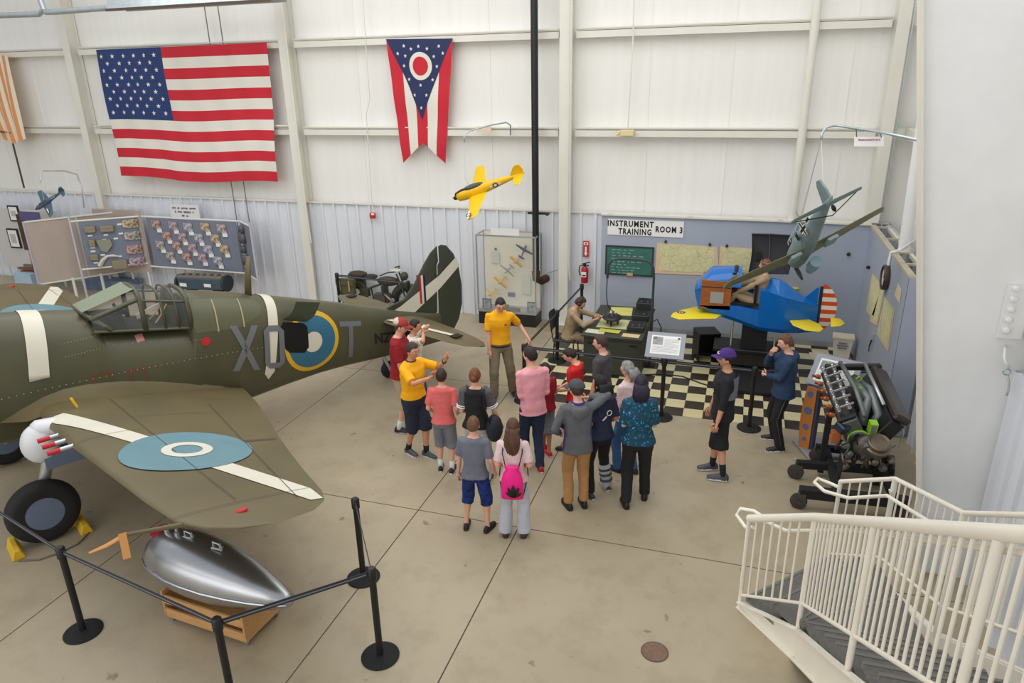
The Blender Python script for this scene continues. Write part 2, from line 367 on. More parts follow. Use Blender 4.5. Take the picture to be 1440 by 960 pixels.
# decals mapped to fuselage side
def decal(name,polys,mapf,mats,parent=p40,sub=.07,mi=None,label=None,local=True):
    """polys: list of (outline,[holes]) in 2-D; subdivided and wrapped on the surface"""
    bm=bmesh.new()
    for pi_,poly in enumerate(polys):
        vs=[bm.verts.new((x,y,0)) for x,y in poly]; f=bm.faces.new(vs); f.material_index=mi[pi_] if mi else 0
    bmesh.ops.triangulate(bm,faces=bm.faces[:])
    for _ in range(6):
        es=[e for e in bm.edges if e.calc_length()>sub]
        if not es: break
        bmesh.ops.subdivide_edges(bm,edges=es,cuts=1); bmesh.ops.triangulate(bm,faces=bm.faces[:])
    mb=MB(); bm.verts.ensure_lookup_table(); bm.verts.index_update()
    mb.v=[mapf(v.co.x,v.co.y) for v in bm.verts]; mb.f=[tuple(v.index for v in f.verts) for f in bm.faces]; mb.mi=[f.material_index for f in bm.faces]; bm.free()
    return mb.build(name,mats,parent,local=local,smooth=True,label=label)
def FM(off=.006,side=1): return lambda s_,z: AP(s_,side*(fus_side(s_,z)+off),z)
def rect(a,b_,c,d): return [(a,b_),(c,b_),(c,d),(a,d)]
# nose and rear white bands wrap over the spine
def band(s0,s1,zb,name='white_band',pt=False,off=.005,tilt=.0):
    mb=MB(); n=36; rows=[]
    for i in range(5):
        s_=s0+(s1-s0)*i/4; t_,b_,w=interp(FT,s_); c=(t_+b_)/2; h=(t_-b_)/2; r=[]
        for k in range(n+1):
            a=-.25*PI+1.5*PI*k/n
            ca,sa=math.cos(a),math.sin(a); e=.8
            z=c+h*math.copysign(abs(sa)**e,sa); zz=max(z,zb(i/4)); s2=s_+tilt*(t_-zz)
            r.append(AP(s2,math.copysign(fus_side(s2,min(zz,interp(FT,s2)[0]-.0005))+off*2,ca),zz+off*max(0,sa)*1.6+(interp(FT,s2)[0]-t_)*max(0,sa)**3*0))
        rows.append(r)
    vs=[p for r in rows for p in r]; mb.add(vs,[(i*(n+1)+k,i*(n+1)+k+1,(i+1)*(n+1)+k+1,(i+1)*(n+1)+k) for i in range(4) for k in range(n)])
    mb.build(name,bandw,p40,smooth=True,local=True)
band(.41,.62,lambda t:1.70,tilt=-.17)
band(3.44,3.59,lambda t:.80+.22*abs(t-.5),tilt=-.23)
def blk(cx,cz,w,h,st,letter):
    """stencil-like code letters, slanted with the fuselage"""
    sh=lambda x,z:(cx+x-.12*(z)*-1*.9,cz+z-.24*x)
    P=[]
    if letter=='X':
        P=[[sh(-w/2,h/2),sh(-w/2+st*1.2,h/2),sh(w/2,-h/2),sh(w/2-st*1.2,-h/2)],[sh(w/2-st*1.2,h/2),sh(w/2,h/2),sh(-w/2+st*1.2,-h/2),sh(-w/2,-h/2)]]
    if letter=='O':
        c=.08
        P=[[sh(-w/2,h/2-c),sh(-w/2+c,h/2),sh(w/2-c,h/2),sh(w/2,h/2-c),sh(w/2-st,h/2-st),sh(-w/2+st,h/2-st)],
           [sh(-w/2,-h/2+c),sh(-w/2+st,-h/2+st),sh(w/2-st,-h/2+st),sh(w/2,-h/2+c),sh(w/2-c,-h/2),sh(-w/2+c,-h/2)],
           [sh(-w/2,h/2-c),sh(-w/2+st,h/2-st),sh(-w/2+st,-h/2+st),sh(-w/2,-h/2+c)],[sh(w/2-st,h/2-st),sh(w/2,h/2-c),sh(w/2,-h/2+c),sh(w/2-st,-h/2+st)]]
    if letter=='T':
        P=[[sh(-w/2,h/2),sh(w/2,h/2),sh(w/2,h/2-st),sh(-w/2,h/2-st)],[sh(-st/2,h/2-st),sh(st/2,h/2-st),sh(st/2,-h/2),sh(-st/2,-h/2)]]
    return [p[::-1] for p in P]
decal('code_letter',blk(2.95,1.40,.42,.68,.085,'X'),FM(.007),lgrey)
decal('code_letter',blk(3.39,1.30,.32,.66,.085,'O'),FM(.022),lgrey)
decal('code_letter',blk(4.76,1.02,.42,.62,.085,'T'),FM(.007),lgrey)
decal('side_roundel',[circ(4.04,1.19,.49,40)],FM(.004),ryel)
decal('side_roundel_field',[circ(4.04,1.19,.42,40)],FM(.007),rblue2)
decal('side_roundel_centre',[circ(4.05,1.19,.165,28)],FM(.010),bandw)
decal('serial_number',[],FM(),ink) if False else None
sn=MB(); vs,fs=text_mesh('NZ3009',.25,bold=.008)
sn.add([FM(.008)(5.66+p.x,.80+p.y-.2*p.x) for p in vs],fs); sn.build('serial_number',ink,p40,local=True)
# baggage hatch opening with raised quilted door
decal('hatch_opening',[[(3.60,1.63),(3.93,1.53),(3.985,1.46),(3.96,1.13),(3.88,1.06),(3.62,1.14),(3.56,1.22),(3.54,1.56)]],FM(.012),mat('hatch_black',(8,9,8),.8))
hd=MB()
def dq(u,v,o=0):
    a=AP(3.60+.37*u,.37,1.66-.12*u); b_=AP(3.74+.38*u,.60,1.96-.10*u); return a.lerp(b_,v)+Vector((.02*math.sin(v*PI),0,-.05*math.sin(v*PI)*1))+Vector((0,-o-.006*abs(math.sin(u*12)*math.sin(v*9)),o))
hd.grid(lambda u,v: dq(u,v),18,12); hd.grid(lambda u,v: dq(u,v,.015),18,12,flip=True)
hd.build('hatch_door',mat('quilted_green',(70,84,66),.45),p40,smooth=True,local=True)
# small warning markings
for (s_,z_,w_,h_) in ((1.62,1.88,.10,.08),):
    decal('warning_label',[rect(s_-w_/2,z_-h_/2,s_+w_/2,z_+h_/2)],FM(.006),mat('label_pink',(214,150,140),.6),sub=.03)
decal('fuel_marker',[circ(2.41,1.66,.062,18)],FM(.009),redm)
for s0,s1,z0,z1 in ((.94,1.16,1.44,1.58),(1.38,1.58,1.28,1.515)):
    r_=[rect(s0,z1,s1,z1+.012),rect(s0,z0,s0+.012,z1),rect(s1-.012,z0,s1,z1)]
    decal('access_panel_outline',r_,FM(.006),mat('rust_red',(150,58,40),.6),sub=.05)
# rivet rows
rv=MB()
for k in range(60):
    s_=-.4+k*.075; z_=1.42-.0*s_ - (.14*(s_-1.3)**2*.12); p_=FM(.004)(s_,z_+.18-.06*s_); rv.ell(p_,(.007,.005,.007),6,4)
for k in range(16):
    p_=FM(.004)(1.3+k*.07,1.86-.012*k+.02); rv.ell(p_,(.006,.004,.006),6,4)
for k in range(12): 
    for zz in (2.0,2.16): p_=FM(.004)(.72+k*.035,zz-.1+.0*k); rv.ell(p_,(.005,.004,.005),6,4)
tag(rv.build('rivets',mat('rivet_grey',(176,176,168),.5),p40,smooth=True,local=True),kind='stuff')
# rear quarter scoops (lighter recessed window panels)
scoop=mat('scoop_green',(92,94,68),.4)
decal('rear_quarter_panel',[[(2.36,2.24),(2.7,2.17),(3.1,2.08),(3.3,2.0),(3.34,1.92),(3.26,1.82),(2.9,1.72),(2.3,1.80),(2.3,2.2)]],lambda s_,z: AP(s_,fus_side(s_,z)+.004,z),scoop)
for s0 in (2.64,3.02): decal('quarter_frame',[[(s0,2.2-.2*(s0-2.5)),(s0+.018,2.2-.2*(s0-2.5)),(s0-.02,1.76-.08*(s0-2.5)),(s0-.045,1.76-.08*(s0-2.5))]],FM(.012),mat('frame_tan',(170,160,120),.5),sub=.05)
# cockpit
ck=MB(); ck.loft([[AP(s_,y*.9,z) for y,z in ((-.44,2.085-.2*(s_-1.2)),(.44,2.085-.2*(s_-1.2)),(.40,2.095-.2*(s_-1.2)),(-.40,2.095-.2*(s_-1.2)))] for s_ in (1.24,1.6,2.0,2.24)]); ck.build('cockpit_tub',darkin,p40,local=True)
ck=MB(); ck.loft([[AP(s_,y,z) for y,z in ((-.34*k,2.05),(.34*k,2.05),(.26*k,2.05+.2*k),(-.26*k,2.05+.2*k))] for s_,k in ((1.12,.9),(1.5,.8))]); ck.ell(AP(1.55,.08,2.22),(.05,.04,.05)); ck.cyl(AP(1.5,.08,2.2),AP(1.45,.08,2.34),.02); ck.build('instrument_coaming',darkin,p40,local=True)
st_=MB(); st_.box(AP(2.13,0,2.0),(.07,.38,.36)); st_.build('seat_back',mat('seat_green',(70,72,50),.6),p40,local=True)
st_=MB(); st_.ell(AP(2.15,0,2.26),(.08,.16,.17)); st_.build('headrest',mat('dark_leather',(66,54,50),.5),p40,local=True,smooth=True)
st_=MB(); 
for y in (-.09,.09): st_.tube([AP(2.1,y,2.2),AP(2.0,y,2.06),AP(1.9,y*1.4,1.97)],.022,6,flat=.3)
st_.build('harness_strap',mat('webbing_tan',(176,146,96),.8),p40,local=True)
st_=MB(); st_.prism([(0,0),(.42,.12),(.40,.19),(.0,.07)],AP(1.75,-.16,2.0),(1,0,0),(0,0,1),.02); st_.build('white_panel',bandw,p40,local=True)
# canopy: framed glazing
def can(s_,k):  # half section of greenhouse: returns points over the top
    zs=2.09-.2*(s_-1.2)
    top={1.1:2.32,1.62:2.53,2.42:2.36}
    t0=interp([(1.08,2.30),(1.68,2.52),(1.72,2.52),(2.28,2.38)],s_)[0]
    w=.40; h=t0-zs
    a=PI*k; return AP(s_,w*math.copysign(abs(math.cos(a))**.6,math.cos(a)),zs+h*math.sin(a)**.45)
gl=MB(); gl.grid(lambda u,v: can(1.1+1.18*u,v),14,16); gl.build('canopy_glass',glass,p40,smooth=True,local=True)
cf=MB()
for s_,r_ in ((1.70,.034),(2.28,.034),(1.95,.018),(2.12,.016)): 
    if r_: cf.tube([can(s_,k/18) for k in range(19)],r_,6)
for k in (.17,.83): cf.tube([can(1.7+.58*u/6,k) for u in range(7)],.018,6)
for y in (.40,-.40): cf.tube([AP(1.1+.1*u,y,2.09-.2*(.1*u-.1)) for u in range(13)],.02,6)
for k in (.2,.8): cf.tube([can(1.09+.61*u/5,k) for u in range(6)],.03,6)
cf.tube([AP(1.06,.22,2.32),AP(1.3,.42,2.09)],.03,6); cf.tube([AP(1.06,-.22,2.32),AP(1.3,-.42,2.09)],.03,6); cf.tube([AP(1.05,-.24,2.33),AP(1.05,.24,2.33)],.025,6)
cf.build('canopy_frame',olived,p40,smooth=True,local=True)
mb=MB(); mb.add([AP(1.04,.24,2.35),AP(1.04,-.24,2.35),AP(1.68,-.27,2.53),AP(1.68,.27,2.53)],[(0,1,2,3)]); mb.build('windscreen',mat('windscreen_green',(128,140,116),.15),p40,local=True)
mm=MB(); mm.tube([AP(3.28,0,2.02),AP(3.33,0,2.4),AP(3.38,0,2.62)],[.085,.075,.05],8,flat=.5); mm.build('aerial_mast',olive,p40,smooth=True,local=True)
# ---- wings
TIPL=[(.15,.30),(1.3,.25),(2.2,.30),(3.2,.38),(4.2,.45),(4.8,.52),(5.05,.66),(5.2,.86),(5.28,1.15)]
TIPT=[(.15,2.86),(.6,2.80),(1.3,2.66),(2.2,2.43),(3.2,2.15),(4.2,1.92),(4.8,1.80),(5.05,1.70),(5.2,1.52),(5.28,1.15)]
def wz(s_,l): return 1.40+.105*(l-1.25)-.2*(s_-.25)
def wchord(l): return interp(TIPL,l)[0],interp(TIPT,l)[0]
def wthick(l): return max(.01,.13-.08*l/5.3)*1.0
def wsurf(s_,l,up=1):
    a,b_=wchord(l); c=max(.02,b_-a); x=min(1,max(0,(s_-a)/c)); th=wthick(l)*c
    y=5*th*(.2969*math.sqrt(x)-.1260*x-.3516*x*x+.2843*x**3-.1036*x**4)*1.0
    return wz(s_,l)+(y*1.15 if up>0 else -y*.75)
def wing(side):
    mb=MB(); ls=[.15,.45,.6,1,1.3,1.8,2.4,3,3.6,4.2,4.6,4.8,4.95,5.05,5.13,5.2,5.25,5.275]; rings=[]
    nn=18
    for l in ls:
        a,b_=wchord(l); r=[]
        for k in range(nn): 
            x=(1-math.cos(PI*k/nn))/2; s_=b_-(b_-a)*(1-x) if 0 else a+(b_-a)*(1-x); r.append(AP(s_,side*l,wsurf(s_,l,1)))
        for k in range(nn):
            x=(1-math.cos(PI*k/nn))/2; s_=a+(b_-a)*x; r.append(AP(s_,side*l,wsurf(s_,l,-1)))
        rings.append(r)
    mb.loft(rings); return mb.build('wing',olive,p40,smooth=50,local=True)
wingp=wing(1); wings=wing(-1)
# root fillet
for sd in (1,-1):
    f_=MB(); rows=[]
    for k in range(13):
        t_=k/12; s_=-.1+2.85*t_; s0=max(.05,min(s_,2.75))
        base=wsurf(min(s0,wchord(.75)[1]-.02),.75,1)-.015-.10*(1-e_) if (e_:=math.sin(PI*min(1,t_**.85))**.6 if 0<t_<1 else 0)>=0 else 0
        e=math.sin(PI*min(1,t_**.85))**.6 if 0<t_<1 else 0
        r=[]
        for j in range(7):
            q=j/6; ang=q*PI/2
            y=.42+(.03+.5*e)*(1-math.sin(ang)); z=base+(.03+.2*e)*(1-math.cos(ang))
            r.append(AP(s_,sd*y,z))
        r+= [AP(s_,sd*.3,base+.03+.2*e),AP(s_,sd*.3,base-.1)]
        rows.append(r)
    f_.loft(rows); f_.build('wing_fillet',olive,p40,smooth=60,local=True)
def WM(side=1,off=.006): return lambda s_,l: AP(s_,side*l,wsurf(s_,abs(l),1)+off)
for sd in (1,-1):
    st0=lambda l:.36+.36*(l-1.25)
    pts=[]; N=14
    up_=[]; dn=[]
    for k in range(N+1):
        l=1.18+(5.0-1.18)*k/N; w_=.115
        up_.append((max(wchord(l)[0]+.004,st0(l)-w_-(.03 if k==0 else 0)),l)); dn.append((min(wchord(l)[1]-.01,st0(l)+w_),l))
    decal('wing_stripe',[up_+dn[::-1]],WM(sd,.007),bandw,sub=.12)
    decal('wing_roundel',[circ(1.15,3.2,.62,44)],WM(sd,.011),rblue,sub=.1)
    mb=MB(); ring(mb,1.15,3.2,.145,.24,WM(sd,.016),0); mb.build('roundel_ring',bandw,p40,local=True)
    # panel lines
    ln=MB()
    def wline(pts_,w=.006):
        for (a0,l0),(a1,l1) in zip(pts_[:-1],pts_[1:]):
            n_=8
            for i in range(n_):
                q=[]; 
                for t_ in (i/n_,(i+1)/n_):
                    s_=a0+(a1-a0)*t_; l=l0+(l1-l0)*t_; dx=a1-a0; dl=l1-l0; L=math.hypot(dx,dl); q.append((s_,l,-dl/L*w/2,dx/L*w/2))
                (s0,l0_,px,pl),(s1,l1_,_,_)=q
                f_=WM(sd,.0135); ln.add([f_(s0-px,l0_-pl),f_(s1-px,l1_-pl),f_(s1+px,l1_+pl),f_(s0+px,l0_+pl)],[(0,1,2,3)])
    wline([(2.0,1.4),(1.52,4.9)]); wline([(1.0,.9),(1.05,4.7)]); wline([(.30,4.75),(.8,4.78),(1.75,4.72)]); wline([(.35,2.3),(1.0,2.3)]); wline([(1.05,1.8),(2.05,1.85)]); wline([(2.02,1.2),(2.62,1.2)]); wline([(1.75,3.1),(2.13,3.1)],.02)
    ln.build('panel_lines',mat('panel_line',(60,56,42),.7),p40,local=True)
    lt=MB(); lt.ell(AP(1.0,sd*4.95,wsurf(1.0,4.95)+.005),(.055,.03,.02)); lt.build('navigation_light',redm,p40,local=True,smooth=True)
yt=MB(); yt.cyl(AP(.62,1.05,wsurf(.62,1.05)),AP(.58,1.05,wsurf(.62,1.05)+.13),.014); yt.build('yellow_indicator',mat('bright_yellow',(240,200,20),.5),p40,local=True)
# fin, rudder
dg=mat('tail_green',(62,66,54),.45)
def slab2(poly,th,name,m,off=0,label=None):
    bm_=MB(); n=len(poly); cx=sum(p_[0] for p_ in poly)/n; cz=sum(p_[1] for p_ in poly)/n
    A=[AP(x,off+th*.35,z) for x,z in poly]; B=[AP(x,off-th*.35,z) for x,z in poly]
    A2=[AP(cx+(x-cx)*.82,off+th,cz+(z-cz)*.82) for x,z in poly]; B2=[AP(cx+(x-cx)*.82,off-th,cz+(z-cz)*.82) for x,z in poly]
    bm_.loft([A2,A,B,B2]); return bm_.build(name,m,p40,local=True,smooth=40,label=label)
slab2([(5.62,1.26),(6.0,1.33),(6.3,1.62),(6.52,1.92),(6.68,2.10),(6.83,2.20),(6.84,1.92),(6.80,1.86),(6.76,1.0),(6.7,.9),(6.0,1.1)],.03,'fin',dg)
rud=slab2([(6.87,2.19),(6.93,2.21),(7.04,2.18),(7.2,2.0),(7.31,1.72),(7.36,1.38),(7.35,1.0),(7.26,.72),(7.08,.48),(6.86,.36),(6.82,.4),(6.80,.95),(6.83,1.84),(6.87,1.9)],.026,'rudder',dg)
# fin stripe / flash
FS=lambda off: (lambda x,z: AP(x,off,z))
decal('fin_stripe',[[(5.75,1.21),(5.95,1.27),(6.28,1.42),(6.83,1.66),(7.24,1.94),(7.31,1.76),(6.84,1.42),(6.4,1.18),(6.12,1.02),(5.95,1.08)]],FS(.034),bandw,sub=.3)
decal('fin_stripe',[[(5.75,1.21),(5.95,1.27),(6.28,1.42),(6.83,1.66),(7.24,1.94),(7.31,1.76),(6.84,1.42),(6.4,1.18),(6.12,1.02),(5.95,1.08)][::-1]],FS(-.034),bandw,sub=.3)
for i,m_ in enumerate((redm,bandw,mat('flash_blue',(30,36,60),.5))):
    decal('fin_flash',[rect(6.37+.045*i,1.22,6.37+.045*(i+1),1.74)],FS(.038),m_,sub=.3)
    decal('fin_flash',[rect(6.37+.045*i,1.22,6.37+.045*(i+1),1.74)[::-1]],FS(-.038),m_,sub=.3)
# tailplane
def tailp(side):
    out=[(.1,5.45,6.35),(.6,5.5,6.37),(1.2,5.58,6.37),(1.6,5.66,6.33),(1.95,5.8,6.24),(2.12 if side>0 else 2.02,6.0,6.12)]
    mb=MB(); rings=[]
    for l,a,b_ in out:
        t_=.05*(b_-a)/.9+.004; n_=12; z0=1.06-.12*0
        rings.append([AP(a+(b_-a)*(.5-.5*math.cos(2*PI*k/n_)) if 0 else (a+b_)/2+(b_-a)/2*math.cos(2*PI*k/n_),side*l,z0+t_*math.sin(2*PI*k/n_)-.16*((a+b_)/2+(b_-a)/2*math.cos(2*PI*k/n_)-5.9)) for k in range(n_)])
    mb.loft(rings); mb.build('tailplane',olive,p40,smooth=50,local=True)
    zf=lambda s_:1.06+.052-.16*(s_-5.9)
    decal('tailplane_stripe',[[(5.5,.25),(5.62,.25),(6.02,1.55),(5.90,1.55)] if side>0 else [(5.75,.5),(5.9,.5),(5.75,.2),(5.6,.2)]],lambda s_,l: AP(s_,side*l,zf(s_)+.0),bandw,sub=.3)
    bal=MB(); bal.box(AP(5.93,side*1.62,1.12),(.16,.14,.02)); bal.build('trim_tab',darkin,p40,local=True)
tailp(1); tailp(-1)
# propeller + spinner + chin intake (outside the photograph on the left, part of the aircraft)
sp=MB(); 
pr=MB().lathe([(.21,0),(.19,.12),(.12,.27),(0,.34)],AP(-2.3,0,1.94),(-1,0,.2),20); pr.build('spinner',dg,p40,smooth=True,local=True)
for k in range(3):
    a=PI/2+2*PI*k/3; mb=MB(); d_=Vector((0.2*math.sin(a),math.cos(a),math.sin(a)))
    o_=AP(-2.42,0,1.95); mb.tube([o_+d_*t_ for t_ in (.1,.4,.9,1.4,1.6)],[.05,.11,.12,.08,.02],8,flat=.18,up=Vector((1,0,0))); mb.build('propeller_blade',black,p40,smooth=True,local=True)
ex=MB()
for k in range(6): ex.cyl(AP(-1.5+k*.17,.44,2.05-.03*k),AP(-1.42+k*.17,.53,2.03-.03*k),.035)
ex.build('exhaust_stubs',mat('burnt_steel',(90,70,60),.6,.5),p40,local=True)
# undercarriage
grey=mat('gear_blue_grey',(104,118,140),.45)
fairw=mat('fairing_white',(222,224,228),.35)
for sd in (1,-1):
    fa=MB(); fa.ell(AP(.15,sd*1.25,1.22),(.2,.16,.24),20,14); fa.loft([[AP(x,sd*(1.25+r*math.cos(2*PI*k/14)),1.40-.2*(x-.2)+r*.75*math.sin(2*PI*k/14)) for k in range(14)] for x,r in ((.1,.06),(.16,.12),(.35,.14),(.8,.11),(1.1,.04))]); fa.build('gear_fairing',fairw,p40,smooth=True,local=True)
    gd=MB(); gd.box(AP(.38,sd*1.36,1.03),(.5,.02,.22)); gd.box(AP(.30,sd*1.2,1.03),(.2,.2,.2)); gd.build('gear_door',grey,p40,local=True)
    lg=MB(); lg.cyl(AP(.25,sd*1.22,1.2),AP(.05,sd*1.14,.55),.062); lg.cyl(AP(.05,sd*1.14,.6),AP(0,sd*1.12,.38),.04); lg.cyl(AP(0,sd*1.12,.38),AP(0,sd*1.25,.38),.035); lg.build('gear_leg',alum,p40,smooth=40,local=True)
    ty=MB().lathe([(.20,-.10),(.30,-.115),(.36,-.09),(.385,-.03),(.385,.03),(.36,.09),(.30,.115),(.20,.10)],AP(0,sd*1.25,.385),(0,-1,0),40,cap=False); t_=ty.build('tyre',rubber,p40,smooth=True,local=True)
    hb=MB().lathe([(0,-.09),(.21,-.09),(.22,-.07),(.22,.07),(.21,.095),(.0,.1)],AP(0,sd*1.25,.385),(0,-1,0),32); hb.build('wheel_hub',grey,t_,smooth=40,local=True)
tw=MB().lathe([(.06,-.05),(.14,-.05),(.16,0),(.14,.05),(.06,.05)],AP(5.62,0,.155),(0,-1,0),24); tw.build('tail_wheel',rubber,p40,smooth=True,local=True)
tw=MB(); tw.cyl(AP(5.5,0,.5),AP(5.6,.08,.16),.03); tw.cyl(AP(5.5,0,.5),AP(5.6,-.08,.16),.03); tw.build('tail_leg',alum,p40,local=True)
# gun barrels with red caps
for sd in (1,-1):
    for k in range(3):
        l=1.7+.26*k; gb=MB(); z_=wz(.3,l); gb.cyl(AP(.34,sd*l,z_),AP(.2,sd*l,z_),.028); g_=gb.build('gun_muzzle',alum,p40,smooth=40,local=True)
        gb=MB(); gb.cyl(AP(.2,sd*l,z_),AP(.08,sd*l,z_),.026,mi=0); gb.build('red_cap',redm,g_,smooth=40,local=True)
# pitot tube with wooden cover
pi2=MB(); z_=wz(.5,4.85); a_=AP(.55,4.85,z_-.02); b2=AP(.17,4.78,z_+.04); pi2.tube([a_,b2],[.022,.016],8); po=pi2.build('pitot_tube',olive,p40,local=True)
# the orange pitot guard
pg=MB(); e_=b2+Vector((-.03,.01,-.02)); pg.tube([e_+Vector((.03,-.0,.02)),e_+Vector((-.12,.03,-.03)),e_+Vector((-.24,.04,-.04))],[.028,.024,.012],6,flat=.5); pg.bar(e_+Vector((.0,.0,.04)),e_+Vector((-.02,-.08,-.14)),.055,.02); pg.build('pitot_guard',mat('orange_wood',(206,146,84),.7),po,local=True)
# chocks
chy=mat('chock_yellow',(222,180,40),.6,var=.1,vs=9)
def chock(c,rz,lab):
    t_=thing('wheel_chock',lab,'wheel chock',c,rz,'wheel chocks'); mb=MB(); mb.prism([(-.07,0),(.07,0),(.03,.12),(-.03,.12)],(0,-.19,0),(1,0,0),(0,0,1),-.38); mb.build('block',chy,t_,local=True,bevel=.008); return t_
wv=lambda s_,y,z=0: Vector((-8.58,5.78,0))+Vector((.494,.869,0))*s_+LFa*y+Vector((0,0,z))
chock(wv(.34,1.27),rzP,'yellow wheel chock behind the nearest main wheel, toward the fighter tail')
chock(wv(-.36,1.28),rzP,'yellow wheel chock in front of the nearest main wheel, by the belt barrier')
chock(wv(.36,-1.2),rzP,'yellow wheel chock behind the farther main wheel under the fighter nose')
tag(MB().tube([wv(.36,1.48,.02),wv(.2,1.62,.012),wv(0,1.66,.012),wv(-.2,1.64,.012),wv(-.38,1.5,.02)],.009,6).build('rope',mat('cord_grey',(112,104,92),.8),smooth=True),'thin grey cord joining the two chocks of the nearest wheel','rope')
# ================================================================== THINGS ON THE BACK WALL
def fd(name,polys,f,m,parent,sub=.15): return decal(name,polys,f,m,parent,sub=sub,local=False)
cloth_r=mat('flag_red',(200,34,52),.75,bump=.25,bs=6,stretch=(1,1,.3)); cloth_w=mat('flag_white',(228,224,214),.75,bump=.2,bs=6,stretch=(1,1,.3)); cloth_b=mat('flag_blue',(36,58,112),.75,bump=.25,bs=8,stretch=(1,1,.3))
# national flag
FY=14.26; q=[wl(135,70,FY),wl(375,60,FY),wl(392,256,FY),wl(170,247,FY)]
def usf(off=0):
    def f(u,v):
        p=(q[0]*(1-u)+q[1]*u)*(1-v)+(q[3]*(1-u)+q[2]*u)*v
        w=.018*math.sin(u*23+v*5)+.012*math.sin(u*41-v*9)+.02*math.sin(v*7+u*2)
        return p+Vector((0,-w-off,-.07*math.sin(PI*u)*(v*.6+.0)+.03*math.sin(u*9)*v))
    return f
mb=MB(); nu,nv=60,39
base=usf(); mb.grid(lambda u,v: base(u,v),nu,nv,flip=True)
mb.mi=[ (2 if (k%nu)<nu*.392 and (k//nu)<21 else (0 if ((k//nu)//3)%2==0 else 1)) for k in range(nu*nv)]
usflag=mb.build('flag',[cloth_r,cloth_w,cloth_b],smooth=True,label='large red and white striped flag with white stars on blue, on the back wall',cat='flag')
for r in range(9):
    n_=6 if r%2==0 else 5
    for c in range(n_):
        u=(.392/12)*(2*c+1+(r%2)); v=(21/39)/10*(r+1)
        sp_=star_poly(0,0,1)
        fd('star',[[(u+x*.0125,v-y*.0195) for x,y in sp_][::-1]],usf(.006),cloth_w,usflag,sub=.5)
# swallow-tailed pennant flag
FY2=14.36; q2=[wl(543,55,FY2),wl(637,54,FY2),wl(626,230,FY2),wl(567,229,FY2)]
def ohf(off=0):
    def f(u,v):
        p=(q2[0]*(1-u)+q2[1]*u)*(1-v)+(q2[3]*(1-u)+q2[2]*u)*v
        return p+Vector((0,-off-.015*math.sin(u*14+v*3)-.01*math.sin(v*17),0))
    return f
notch=.83
def vend(u): return 1-(1-notch)*(1-abs(2*u-1)) 
cloth_n=mat('flag_navy',(36,46,90),.75,bump=.25,bs=8,stretch=(1,1,.3))
mb=MB(); mb.grid(lambda u,v: ohf()(u,v*vend(u)),20,24,flip=True); mb.mi=[(0 if ((k%20)//4)%2==0 else 1) for k in range(20*24)]
# colours across: red white red white red
ohio=mb.build('flag',[cloth_r,cloth_w],smooth=True,label='swallow-tailed flag with a blue triangle and red disc hanging point down on the back wall',cat='flag')
ff=ohf(.005); A0=[(0.0,0),(1.0,0),(.5,.63)]
fd('blue_triangle',[[(0,.0),(.5,.64),(1,.0)]],ohf(.006),cloth_n,ohio,sub=.1)
asp=(q2[1]-q2[0]).length/(q2[0]-q2[3]).length
fd('white_disc',[circ(.505,.21,.185,30,.185*asp)[::-1]],ohf(.010),cloth_w,ohio,sub=.1)
fd('red_disc',[circ(.505,.21,.125,30,.125*asp)[::-1]],ohf(.014),cloth_r,ohio,sub=.1)
for (x,y) in [(568,64),(578,68),(589,64),(601,67),(617,63),(560,75),(570,78),(610,78),(623,73),(568,92),(614,92),(575,111),(608,111),(592,119),(584,133),(600,133),(593,151)]:
    w=wl(x,y,FY2); v=(q2[0].z-w.z)/(q2[0].z-q2[3].z); xl=q2[0].x*(1-v)+q2[3].x*v; xr=q2[1].x*(1-v)+q2[2].x*v; u=(w.x-xl)/(xr-xl)
    fd('star',[[(u+a*.028,v-b_*.028*asp) for a,b_ in star_poly(0,0,1)][::-1]],ohf(.011),cloth_w,ohio,sub=.5)
# faded orange striped banner at the left edge
oc=mat('faded_orange',(218,150,98),.8,bump=.3,bs=8); ow=mat('faded_cream',(236,222,196),.8,bump=.3,bs=8)
qa=[wl(-45,80,FY),wl(12,78,FY),wl(46,180,14.15),wl(22,199,14.05),wl(-45,150,FY)]
mb=MB()
def ban(u,v):
    top=qa[0].lerp(qa[1],u); bot=Vector((qa[0].x+.4,14.2,4.0)).lerp(wl(34,190,14.1),u); p=top.lerp(bot,v**1.0)
    return p+Vector((.10*math.sin(v*PI*1.0)*-1*(1-u),-.06*math.sin(u*22+v*2)*v-.03,-.25*math.sin(u*PI*.9)*v*v))
mb.grid(ban,28,20,flip=True); mb.mi=[((k%28)//2)%2 for k in range(28*20)]
mb.build('banner',[oc,ow],smooth=True,label='faded orange and cream striped banner drooping at the left edge of the back wall',cat='banner')
# heater tube and hood
hz=thing('radiant_heater','long radiant heater hood with grey tubes high on the back wall','heater',wl(100,12,13.4))
mb=MB(); 
mb.tube([wl(-40,23,13.4),wl(55,20,13.4),wl(62,12,13.4)],.06,12); mb.tube([wl(54,-8,13.4),wl(62,14,13.4)],.06,12); mb.build('elbow_tube',galv,hz,smooth=40)
mb=MB(); mb.tube([wl(64,17,13.4),wl(75,17,13.4),wl(165,10,13.4)],.06,12); mb.build('straight_tube',galv,hz,smooth=40)
mb=MB(); a=wl(163,12,13.4); b_=wl(392,-2,13.4); mb.loft([[p+Vector((0,y,z)) for y,z in ((-.28,-.04),(-.16,.22),(.16,.22),(.28,-.04),(.27,-.04),(.15,.20),(-.15,.20),(-.27,-.04))] for p in (a,b_)]); mb.build('reflector_hood',galv,hz)
mb=MB(); mb.bar(a+Vector((0,-.28,-.05)),b_+Vector((0,-.28,-.05)),.03,.05); mb.build('hood_edge',mat('dark_brown_steel',(80,66,56),.6),hz)
